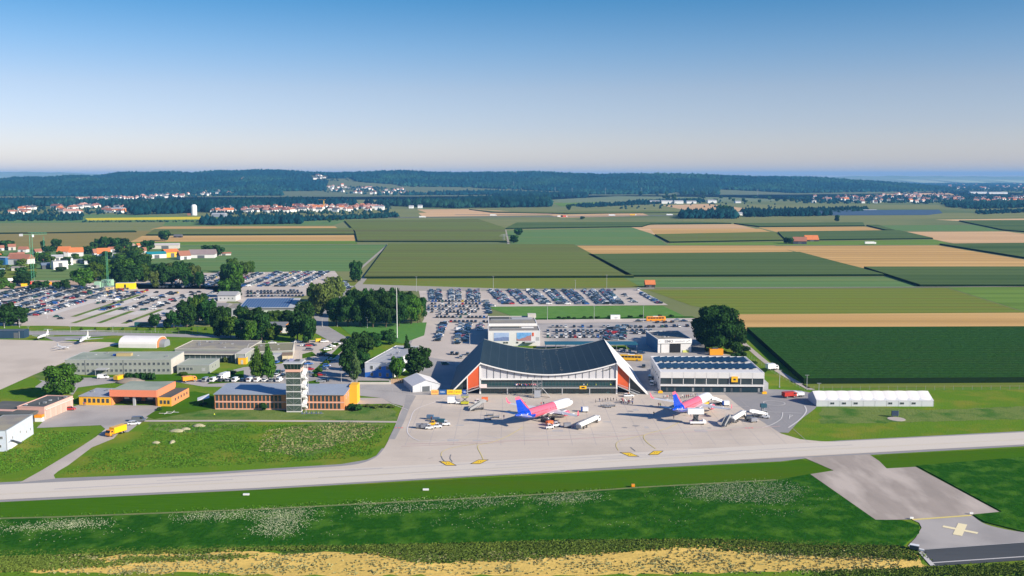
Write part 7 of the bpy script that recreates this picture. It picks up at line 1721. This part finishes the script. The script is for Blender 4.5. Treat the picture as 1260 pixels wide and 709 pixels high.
for k in range(9):
    x = -4+k*.95; b = MB()
    for dx in (0,): 
        for y in (-.5,.5): 
            for a in range(8): b.cyl((x,y+.33*math.cos(a*math.pi/4),.33+.33*math.sin(a*math.pi/4)),(x,y+.33*math.cos((a+1)*math.pi/4),.33+.33*math.sin((a+1)*math.pi/4)),.03,n=4)
    b.cyl((x,-.5,.33),(x,0,.8),.04,n=4); b.cyl((x,0,.8),(x,.5,.33),.04,n=4); b.cyl((x,.4,.95),(x,.5,.33),.04,n=4); b.obj('bicycle_frame', M_greyr if k%2 else M_blue, t)
MB().box(-4.5,4.5,-.05,.05,.02,.3).obj('rack', M_steel, t)
# ---- masts
def mast(x, y, top, label, r=.16, group=None, head=True, m=None, name='light_mast'):
    c_ = P(x,y); h = (y-top)/ppm(y)*1.02
    t = thing(name, label, 'mast', (c_.x,c_.y,.05), 0, group)
    MB().cyl((0,0,0),(0,0,h),r,r*.6,n=8).obj('pole', m or M_greyr, t)
    if head:
        b = MB(); b.box(-.9,.9,-.15,.15,h-.05,h+.12); b.obj('lamp_head', M_steel, t)
    MB().cyl((0,0,0),(0,0,.5),r*1.8,n=8).obj('foot', M_greyr, t)
    return t
mast(488.8,416,355,'very tall slim white mast standing on the lawn before the wood',.24,head=False,m=M_white2)
for x,y,tp,lb in ((512.5,359,341,'tall light mast at the far left edge of the rear car park'),(607,359,340.5,'tall light mast at the far edge of the rear car park, middle'),(708,358,345,'tall light mast at the far edge of the rear car park, next to last'),(746.5,358,339,'tall light mast at the far edge of the rear car park, near its right end'),(673.5,394,376,'tall light mast on the green verge behind the hall with pictures'),(731,394,377,'tall light mast on the verge near the white container'),(791.5,396,376,'tall light mast left of the yellow coach'),(578,425,411,'light mast in the bays left of the hall with pictures'),(396.5,402,391,'light mast beside the road below the solar roof'),(959,477,456,'grey light mast beside the box truck at the maize corner'),(992.6,480,462,'light mast left of the white tent hall'),(1007.3,489,472,'light mast at the left end of the white tent hall'),(540.5,399,385,'light mast at the access road of the rear car park'),(58,392,355,'slim light mast in the big left car park'),(5.5,404,398,'short mast at the left edge'),(24,403,393,'short light mast beside the dark shed')):
    mast(x,y,tp,lb)
for k in range(6): mast(35+k*52,409,402,'short lamp post along the service road behind the left apron',.09,'lamp posts along the service road',name='street_lamp')
for k,(x,y) in enumerate(((434,471),(420,470),(415,402),(452,404))): mast(x,y,y-13,'short lamp post near the road of the inner car parks',.1,'lamp posts near the inner road',name='street_lamp')
# ---- fences
def fence(pts, h, sp, label):
    W = [P(x,y) for x,y in pts]; a = W[0]; t = thing('wire_fence', label, 'fence', (a.x,a.y,0))
    b = MB(); w_ = MB()
    for p,q in zip(W, W[1:]):
        n = max(1,int((q-p).length/sp))
        for k in range(n):
            c_ = p.lerp(q,k/n)-a; b.cyl((c_.x,c_.y,0),(c_.x,c_.y,h),.045,n=4)
        for z in (.15,h*.35,h*.65,h*.97): w_.cyl(tuple(p-a+Vector((0,0,z))),tuple(q-a+Vector((0,0,z))),.018,n=3)
    b.obj('posts', M_greyr, t); w_.obj('wires', M_steel, t)
fence([(990,480.5),(1150,480.2),(1300,479.5)],2.0,4,'wire fence along the maize behind the white tent hall')
fence([(-20,409.8),(120,410.3),(262,411.6)],2.0,4,'wire fence between the service road and the gravel car park')
fence([(908,432),(950,458),(988,480)],1.8,4,'wire fence beside the field track at the dark clump')
fence([(610,358.6),(785,357)],1.4,5,'thin fence at the far edge of the rear car park')
fence([(398,486.4),(440,478),(505,484.5),(530,486.8)],1.8,4,'wire fence from the orange office to the banners')
# ---- barns, hut, small field things
def barn(pl, pr, d_, h_, rh, wall, roof, label, name='barn', cat='barn'):
    t, W_ = building(name, label, cat, pl, pr)
    MB().box(0,W_,0,d_,0,h_).obj('walls', wall, t); MB().xprism([(-.5,h_+.01),(d_/2,h_+rh),(d_+.5,h_+.01)], -.5, W_+.5).obj('roof', roof, t)
    MB().box(W_*.35,W_*.62,-.06,-.01,.05,h_*.8).obj('gate', M_fdark, t); return t
M_tile = mat('orange_tiles', (0.62,0.20,0.065), .85, c2=(0.50,0.15,0.05), scale=.3, amt=1.2); M_tile2 = mat('brown_red_tiles', (0.30,0.12,0.075), .85, c2=(0.36,0.16,0.10), scale=.3, amt=1.2)
M_timber = mat('dark_timber', (0.05,0.045,0.045), .9)
barn((794.5,354),(806,354),8,2.6,3.6,M_timber,M_tile,'small dark barn with steep orange roof right of the rear car park')
barn((976,300.4),(992.5,300.6),12,4,6,mat('blue_black_timber',(0.06,0.07,0.10),.9),M_tile2,'dark field barn with red roof beside the trees in the right fields')
barn((991.5,297.2),(1007.5,297.2),14,2.4,6.5,M_timber,M_tile,'long open field barn with bright orange roof in the right fields')
barn((213.5,292.6),(223,292.6),8,2.5,2.5,M_timber,mat('weathered_grey',(0.12,0.12,0.13),.9),'small dark hay barn in the fields behind the village')
# farm
M_barnroof = mat('mauve_barn_roof', (0.24,0.185,0.185), .85, c2=(0.28,0.22,0.21), scale=.1)
barn((231.5,318),(264,317.6),20,4.2,5.5,M_wwall,M_barnroof,'long white barn with mauve-brown roof at the edge of the beet field')
barn((222,320),(235,319.4),16,4.5,5.5,M_wwall,M_tile2,'white house with red-brown roof at the left end of the long barn','farm_house','house')
barn((267,314.5),(284,314.2),7,2.2,1.5,M_wwall,M_tile2,'low shed with white wall right of the long barn')
barn((204.5,317),(221,316),14,6,3.5,M_yell,M_tile,'orange-yellow building with roof terrace right of the teal roof','inn','house')
barn((182,318.5),(205,317.6),16,5,2.5,M_wwall,mat('teal_roof',(0.02,0.24,0.27),.5),'hall with bright teal roof at the edge of the village','hall','hall')
barn((187,306.5),(220,306),14,5,2,M_cream,mat('pale_sheet_roof',(0.50,0.47,0.45),.8),'long pale shed behind the teal-roofed hall','shed','shed')
# village at the left, each house told by its roof and place
vill = [((8,326),(34,326.5),12,6.5,5,M_wwall,M_tile2,'white house with brown roof and big gable left of the tall crane'),((-8,326),(7,326.4),14,8,.6,mat('blue_hall',(0.03,0.13,0.30),.6),M_greyr,'blue industrial hall at the left edge'),((43,321.5),(57,321),10,5,.8,mat('petrol_wall',(0.02,0.12,0.17),.6),M_tile2,'petrol-blue box building right of the tall crane'),
 ((70,316),(84,316),12,6,6,M_wwall,M_tile,'house with bright orange roof, left of the orange pair'),((82,316),(102,315.5),12,5,5.5,M_wwall,M_tile,'wide house with orange-red roof before the dark trees'),((64,321),(78,320.5),10,4,2.5,M_wwall,M_greyr,'low white house with grey roof before the orange pair'),
 ((66,332),(84,331),9,8.5,.5,M_wwall,M_greyr,'white modern house with dark window openings above the building site'),((82,326.5),(90,326),8,7,.5,M_vwhite,M_white2,'white cube-shaped house with tall chimney wall'),((88,324.5),(104,324),8,4,.5,M_cream,M_greyr,'low sand-coloured flat house right of the white cube'),
 ((52,331.5),(62,331),8,4,2.5,M_dgrey,mat('blue_slate',(0.13,0.17,0.23),.7),'small house with blue-grey roof left of the white modern house'),((54,324),(62,323.6),8,3,3,M_wwall,M_tile2,'small pinkish-roofed house below the petrol-blue building'),((116,317),(124,316.6),9,5,5,M_wwall,M_tile2,'white house with red roof in front of the dark tree row'),
 ((120,318.5),(136,318),13,5.5,6.5,M_vwhite,M_tile,'large white gabled house with orange roof behind the small crane'),((134,311),(146,310.6),10,4,3,M_wwall,M_tile2,'white house with red-brown roof behind the small crane'),((152,306),(163,306),10,4,2.5,M_wwall,mat('pinkish_roof',(0.42,0.30,0.26),.85),'pale house with pinkish roof between the dark trees'),
 ((148,316),(158,316),9,3,.8,M_wwall,M_greyr,'low white flat building among the trees right of the gabled house'),((160,315),(172,315),9,3.2,.8,M_wwall,M_greyr,'white low building beside the teal-roofed hall'),((14,333.5),(30,333.2),8,3,1.5,M_cream,M_gravr,'low cream building with flat brown roof left of the crane mast'),((-4,337),(6,336.5),9,3.5,1.2,M_wwall,mat('light_blue_roof',(0.30,0.42,0.50),.7),'house with light blue roof at the left edge'),
 ((22,311),(32,311),9,4,3.5,M_wwall,M_tile2,'house with red roof behind the big gable house at the left'),((44,314),(52,313.6),9,4,3.5,M_wwall,M_tile2,'house with red-brown roof behind the petrol-blue building'),((104,325.5),(115,325.2),8,3,.6,M_vwhite,M_white2,'long low white canopy building beside the big green tree')]
rv = random.Random(21)
for k in range(34):
    x = rv.uniform(-4, 180); y = rv.uniform(307, 325) if x < 150 else rv.uniform(305, 316)
    if any(abs(x-(q[0][0]+q[1][0])/2) < 9 and abs(y-q[0][1]) < 4 for q in vill): continue
    w_ = rv.uniform(5, 10); tl = rv.choice([0,1,1,1,2])
    vill.append(((x-w_/2,y),(x+w_/2,y-.3),rv.uniform(8,12),rv.uniform(3.2,5),rv.uniform(2.2,4.2),[M_wwall,M_cream,M_wwall][k%3],[M_tile,M_tile2,M_greyr][tl],None,['orange-roofed','brown-red-roofed','grey-roofed'][tl]))
for q in vill:
    if q[7] is None:
        o_ = barn(*q[:7], f'small {q[8]} house among the trees of the left settlement', 'village_house', 'house'); o_['group'] = f'{q[8]} houses of the left settlement'; continue
    barn(*q[:-1], q[-1], 'village_house', 'house')
# cranes
def crane(x, y, top, jib, ang, label, w_=1.4):
    c_ = P(x,y); h = (y-top)/ppm(y); t = thing('tower_crane', label, 'crane', (c_.x,c_.y,0), ang)
    M_cr = mat('crane_green', (0.10,0.36,0.22), .6)
    b = MB(); r_ = w_/2; q = .13
    for sx_ in (-1,1):
        for sy_ in (-1,1): b.cyl((sx_*r_,sy_*r_,0),(sx_*r_,sy_*r_,h),q,n=4)
    n = int(h/w_/1.2)
    for k in range(n):
        z0_, z1_ = k*h/n, (k+1)*h/n
        for (ax,ay),(bx,by) in (((-r_,-r_),(r_,-r_)),((r_,-r_),(r_,r_)),((r_,r_),(-r_,r_)),((-r_,r_),(-r_,-r_))): b.cyl((ax,ay,z0_),(bx,by,z1_),q*.7,n=3)
    b.obj('mast_lattice', M_cr, t)
    if jib:
        b = MB(); n = int(jib/2.5)
        for s in (-.6,.6): b.cyl((-8,s,h+.3),(jib,s,h+.3),.12,n=4)
        b.cyl((-2,0,h+2),(jib,0,h+1.5),.12,n=4)
        for k in range(n):
            x0 = k*jib/n; b.cyl((x0,-.6,h+.3),(x0+1.2,0,h+1.7),.08,n=3); b.cyl((x0+1.2,0,h+1.7),(x0+2.5,.6,h+.3),.08,n=3)
        b.obj('jib', M_cr, t); MB().box(-9,-6,-1,1,h-1,h+1).obj('counterweight', M_greyr, t); MB().box(.8,2.6,-.8,.8,h-2,h).obj('cabin', M_white2, t)
    MB().box(-w_,w_,-w_,w_,0,.8).obj('base', M_greyr, t)
crane(41,351,289,13,.5,'tall green tower crane at the building site on the left',2.1)
crane(133,354,309,0,.4,'slimmer green crane mast behind the green huts',1.2)
crane(54.5,310,291,0,.4,'short dark green crane mast behind the village',1.0)
# field markers, windsock, papi boxes on the grass
for x,y,lb in ((303,610,'small white marker box in the mown grass left of centre'),(524,604,'small white marker box in the mown grass below the yellow signs')):
    c_ = P(x,y); t = thing('marker_box', lb, 'marker', (c_.x,c_.y,.05)); MB().box(-.9,.9,-.3,.3,.15,.6).obj('box', M_vwhite, t); MB().box(-.7,.7,-.1,.1,0,.149).obj('feet', M_dgrey, t)
c_ = P(779,600); t = thing('marker_box','small orange marker in the meadow below the apron','marker',(c_.x,c_.y,.05)); MB().box(-.5,.5,-.4,.4,.3,1.0).obj('box', M_vorange, t); MB().cyl((0,0,0),(0,0,.3),.1,n=6).obj('post', M_dgrey, t)
c_ = P(1125,677.5); t = thing('light_trailer','small white and dark equipment box at the corner of the runway','equipment box',(c_.x,c_.y,.2),-.5); MB().box(-1.1,1.1,-.6,.6,.3,1.2).obj('housing', M_dgrey, t); MB().box(-1.1,1.1,-.62,.62,1.21,1.35).obj('lid', M_vwhite, t); MB().box(1.12,2.3,-.3,.3,.1,.5).obj('foot_plate', M_vwhite, t)
c_ = P(1101,513.5); t = thing('antenna_box','dark cabinet with panel on the gravel patch before the tent hall','cabinet',(c_.x,c_.y,.16)); MB().box(-1.3,1.3,-.4,.4,.5,2.4).obj('panel', mat('panel_navy',(0.03,0.05,0.09),.5), t); MB().box(-1.1,-.9,-.2,.2,0,.49).obj('leg', M_dgrey, t); MB().box(.9,1.1,-.2,.2,0,.49).obj('leg', M_dgrey, t); MB().cyl((1.6,.3,0),(1.6,.3,3),.05,n=5).obj('pole', M_steel, t)
for k,(x,y) in enumerate(((1121.6,639.6),(1195,633.8))):
    c_ = P(x,y); t = thing('edge_sign', ['small white edge marker at the left end of the yellow line','small white edge marker at the right end of the yellow line'][k], 'marker', (c_.x,c_.y,.2)); MB().box(-.5,.5,-.15,.15,.12,.6).obj('board', M_vwhite, t); MB().box(-.06,.06,-.05,.05,0,.119).obj('leg', M_dgrey, t)
# site clutter on the building ground
for k,(x,y,c_) in enumerate(((8,349,'equipment_blue'),(30,352.5,'vehicle_yellow'),(37,350,'equipment_red'),(12,346,'vehicle_white'),(60,350.5,'vehicle_orange'),(22,347.5,'steel_grey'))):
    t = veh('site_container', f'{["blue","yellow","red","white","orange","grey"][k]} container or machine on the building site at the left', 'container', x, y, k*20); MB().box(-2.5,2.5,-1.2,1.2,.1,2.4).obj('container_body', MATS[c_], t); MB().box(-2.52,-2.505,-.9,.9,.2,2.1).obj('door', M_greyr, t)
# rapid far objects: silo tower, chimney pole, halls
c_ = P(239,265.0); t = thing('silo_tower','tall white rounded silo tower beside the yellow field','silo',(c_.x,c_.y,0)); b = MB()
b.loft([[(7*f*math.cos(a*math.pi/8),7*f*math.sin(a*math.pi/8),z) for a in range(16)] for z,f in ((0,1),(20,1),(24,.9),(26.5,.55))]); b.obj('silo_body', M_vwhite, t); MB().box(-16,-5,-4,4,0,5).obj('base_hall', M_tile2, t)
# ------------------------------------------------------------------ far villages: every house its own object
ROOFS = [M_tile, M_tile2, mat('dark_red_roof',(0.22,0.09,0.07),.85), mat('slate_roof',(0.12,0.12,0.13),.85), mat('rose_roof',(0.48,0.25,0.19),.85)]
HWALL = mat('house_white', (0.80,0.78,0.74), .8)
HP = []
for i, (l, d, h, rh) in enumerate(((11,9,5.5,3.6),(14,10,5.5,3.8),(10,9,6,4),(20,11,5.5,4.2),(28,13,5.5,4.6))):
    for j, rm in enumerate(ROOFS):
        b = MB(); b.box(-l/2,l/2,-d/2,d/2,0,h,0); b.xprism([(-d/2-.5,h+.01),(0,h+rh),(d/2+.5,h+.01)], -l/2-.4, l/2+.4, 1)
        b.box(l*.2,l*.2+.9,-.4,.5,h+rh*.6,h+rh+1.0,0)
        HP.append((i, j, b.mesh('house', [HWALL, rm])))
JN = ['orange','brown-red','dark red','dark','rosy']
def hit(x, y):
    "where the view of photo position x, y meets the rising land"
    q = P(x, y) if y > 218.5 else P(x, 218.5)
    d = (q - Vector((0,0,H))); v = y - CY
    dn = F*ST+v*CT; fw = F*CT-v*ST
    for Y in range(2500, 7600, 25):
        z = H - dn*Y/fw; X = (x-CX)*Y/fw
        h = max(0.0, float(ridge_h(np.array([X]), np.array([float(Y)]))[0]))
        if z <= h: return Vector((X, Y, h))
    return P(x, max(y, 219))
def village(poly, n, group, lab, sizes=(0,1,2), s=1.0, zf=None):
    xs = [p[0] for p in poly]; ys = [p[1] for p in poly]; k = 0; tries = 0; used = []
    while k < n and tries < n*60:
        tries += 1
        x, y = random.uniform(min(xs),max(xs)), random.uniform(min(ys),max(ys))
        if not inpoly(np.array([x]), np.array([y]), poly)[0]: continue
        if any(abs(x-a) < 2.2*s and abs(y-b_) < .5 for a, b_ in used): continue
        used.append((x,y)); p = hit(x, y); z = p.z
        c = [q for q in HP if q[0] in sizes and (q[1] != 0 or random.random() < .3)]; i, j, me = random.choice(c)
        o = link('house', me, None, (p.x,p.y,z-.2), random.choice([0,1.57,.3,-.4,1.2])); k_ = s*random.uniform(.7,1.05); o.scale = (k_,k_,k_)
        tag(o, f'{JN[j]}-roofed white house {lab}', 'house', f'{JN[j]}-roofed houses {group}'); k += 1
village([(5,259),(25,257),(100,255),(160,256),(168,262),(120,264),(60,263.5),(6,264)], 26, 'of the left village', 'in the village before the left wood', (1,3,4), 1.35)
village([(95,246),(160,243),(215,240),(290,236),(293,239),(215,243.5),(160,246.5),(100,248.5)], 60, 'of the line at the wooded ridge', 'in the thin line of houses below the wooded ridge', (0,1,2), 1.5)
village([(255,257),(300,253),(350,254),(400,255),(470,254),(472,259),(420,261),(340,262),(262,264)], 118, 'of the large village', 'in the large village behind the tree belt', (0,1,3), 1.4)
village([(400,230),(440,229),(500,234),(505,239.5),(460,240),(405,236)], 34, 'of the hill village', 'in the village on the slope right of the clearing', (0,1,2), 1.5)
village([(380,217),(400,216.5),(402,223.5),(384,223.5)], 6, 'on the hilltop', 'on the hilltop clearing', (1,3), 1.6)
village([(1000,243),(1060,241),(1140,239),(1190,242),(1190,250),(1120,251),(1000,250)], 92, 'of the right village', 'in the far village on the right plain', (0,1,2), 1.5)
village([(1190,243),(1262,243),(1262,251),(1200,251)], 26, 'at the right edge', 'in the far village at the right edge', (0,1,2), 1.5)
village([(295,221),(302,221),(302,225),(296,225)], 2, 'in the ridge forest', 'in the small gap of the ridge forest', (3,), 1.6)
village([(1140,226),(1262,224),(1262,233),(1180,234)], 34, 'of the faint far hamlets', 'in the faint hamlets of the far right plain', (0,1,3), 1.7)
def farhall(x0, x1, y, h, c, lab, d_=25):
    t, W_ = building('industrial_hall', lab, 'industrial hall', (x0,y), (x1,y)); MB().box(0,W_,0,d_,0,h).obj('walls', mat('fh_%.2f'%c[0], c, .7), t); MB().xprism([(-.5,h+.01),(d_/2,h+3),(d_+.5,h+.01)],-.5,W_+.5).obj('roof', M_greyr, t)
wh = (0.75,0.75,0.74)
for a in ((800,812,250.6,8,wh,'far pale hall at the left end of the industrial row'),(814,828,250.8,9,wh,'far white hall in the middle of the industrial row'),(830,841,250.9,9,wh,'far white hall at the right end of the industrial row'),(845,857,250.6,7,wh,'far white hall right of the slim tree'),(871,882,250,9,wh,'far bright hall alone on the plain'),(905,912,250,5,wh,'tiny far white hall on the open plain'),
          (461,472,258.6,9,wh,'bright white hall at the right end of the large village'),(503,508,256.5,6,wh,'small white hall before the middle wood'),(514,519,256.3,7,wh,'small white hall right of its twin before the middle wood'),(648,652,238.6,8,wh,'small far white shed behind the middle wood'),(664,676,239.5,10,(0.62,0.60,0.58),'long pale sheds at the right end of the middle wood'),
          (137,151,261,9,(0.70,0.24,0.07),'orange-red hall right of the left village'),(313,325,255.5,9,wh,'white hall in the large village'),(1194,1215,238.5,9,wh,'far white hall row at the right, left part'),(1217,1240,238.8,9,wh,'far white hall row at the right, right part'),(260,276,267,6,(0.25,0.28,0.33),'blue-grey roofed sheds before the large village'),(1045,1060,262.4,6,wh,'low white hall row behind the solar panels'),(1064,1080,262.2,6,wh,'low white hall right of the middle of the solar panels'),(908,914,265.2,5,wh,'small white hall between the copse and the tree line')):
    farhall(*a)
# trucks on the motorway
for x,y,c_,lb in ((690,267.4,M_vwhite,'white lorry on the motorway'),(694,267.4,M_redv,'red lorry right behind the white one on the motorway'),(779,265.6,M_vyellow,'yellow lorry on the motorway'),(753,266,M_vwhite,'pale lorry on the motorway left of the yellow one'),(607,266,M_vwhite,'white lorry on the motorway left of the maize edge'),(824,265.4,M_vwhite,'white lorry before the dark copse'),(520,268.2,M_vwhite,'small white van on the motorway at the left'),(1071,301,M_vwhite,'pale tractor trailer on the track of the tan field')):
    t = veh('lorry', lb, 'lorry', x, y, 0); MB().box(-8,5,-1.3,1.3,1,4).obj('cargo_box', c_, t); MB().box(5.3,7.6,-1.2,1.2,.8,3.4).obj('cab', M_vwhite, t); wheels(t,(-5,5.5),1.1)
# power pylons and radio masts
def pylon(x, y, top, lab, group=None):
    c_ = P(x,y); h = (y-top)/ppm(y); t = thing('power_pylon', lab, 'pylon', (c_.x,c_.y,0), .2, group); b = MB()
    for s in (-1,1): b.cyl((s*2.4,0,0),(0,0,h),.28,.12,n=4); b.cyl((0,s*2.4,0),(0,0,h),.28,.12,n=4)
    b.obj('lattice', M_steel, t); b = MB()
    for z, l in ((h*.72,7),(h*.85,5.5),(h*.95,4)): b.cyl((-l,0,z),(l,0,z),.2,n=4)
    b.obj('crossarms', M_steel, t)
for x,y,tp in ((632,238,223),(704,241,231),(683,240,230),(789,241,231),(853,239,232),(932,241,233),(745,240,231)): pylon(x,y,tp,'far lattice power pylon before the wooded ridge','power pylons before the ridge')
pylon(620,297,288,'lattice pylon standing at the corner of the maize beside two dark trees')
for x,tp in ((635,208.5),(915,212.5)):
    D = 6800; X = (x-CX)/F*D; z0 = float(ridge_h(np.array([X]), np.array([D]))[0]); z1 = H+(217-tp)/F*D
    t = thing('radio_mast', f'thin radio mast on the {"middle" if x<700 else "right"} of the wooded ridge', 'mast', (X,D,z0)); MB().cyl((0,0,0),(0,0,z1-z0),1.2,.6,n=6).obj('pole', M_white2, t); MB().cyl((0,0,z1-z0-8),(0,0,z1-z0-4),2.2,n=8).obj('antenna_drum', M_greyr, t)
c_ = P(398.5,257); t = thing('tower_crane','far small yellow crane in the large village','crane',(c_.x,c_.y,0),2.6); MB().box(-1,1,-1,1,0,26).obj('mast_lattice', M_vyellow, t); MB().box(-6,22,-.8,.8,26.1,27.6).obj('jib', M_vyellow, t)

def gardens(poly, n, h, lab):
    pts = []
    xs = [p[0] for p in poly]; ys = [p[1] for p in poly]
    while len(pts) < n:
        x, y = random.uniform(min(xs),max(xs)), random.uniform(min(ys),max(ys))
        if inpoly(np.array([x]), np.array([y]), poly)[0]: p = hit(x, y); pts.append((p.x,p.y,p.z-.5))
    A = np.array(pts); hh = rng.uniform(.6,1.2,n)*h
    V, Fc = blobs(A, hh*rng.uniform(.4,.7,n), hh); stuff(link('garden_trees', npmesh('garden_trees', V, Fc, M_wood)), lab, 'trees')
gardens([(400,230.5),(440,229.5),(500,234.5),(520,240),(460,241),(400,237)], 170, 11, 'garden trees of the hill village')
gardens([(430,231),(470,231),(475,233),(440,233.5)], 60, 10, 'hedge trees above the hill village')
gardens([(380,218),(405,217),(430,221),(430,223),(385,224)], 60, 10, 'trees around the hilltop houses')
gardens([(95,247),(215,241),(292,237),(294,240),(215,245),(100,250)], 200, 10, 'garden trees of the line of houses below the ridge')
gardens([(980,244),(1060,241),(1200,239),(1262,241),(1262,254),(1190,253),(1130,251.5),(980,251)], 420, 12, 'garden trees of the far village on the right plain')
gardens([(1085,236),(1262,226),(1262,238),(1130,239)], 160, 13, 'copses and hedges beyond the far right village')
gardens([(700,252),(880,246),(1000,250),(980,256),(760,258)], 60, 8, 'single trees of the plain below the ridge')
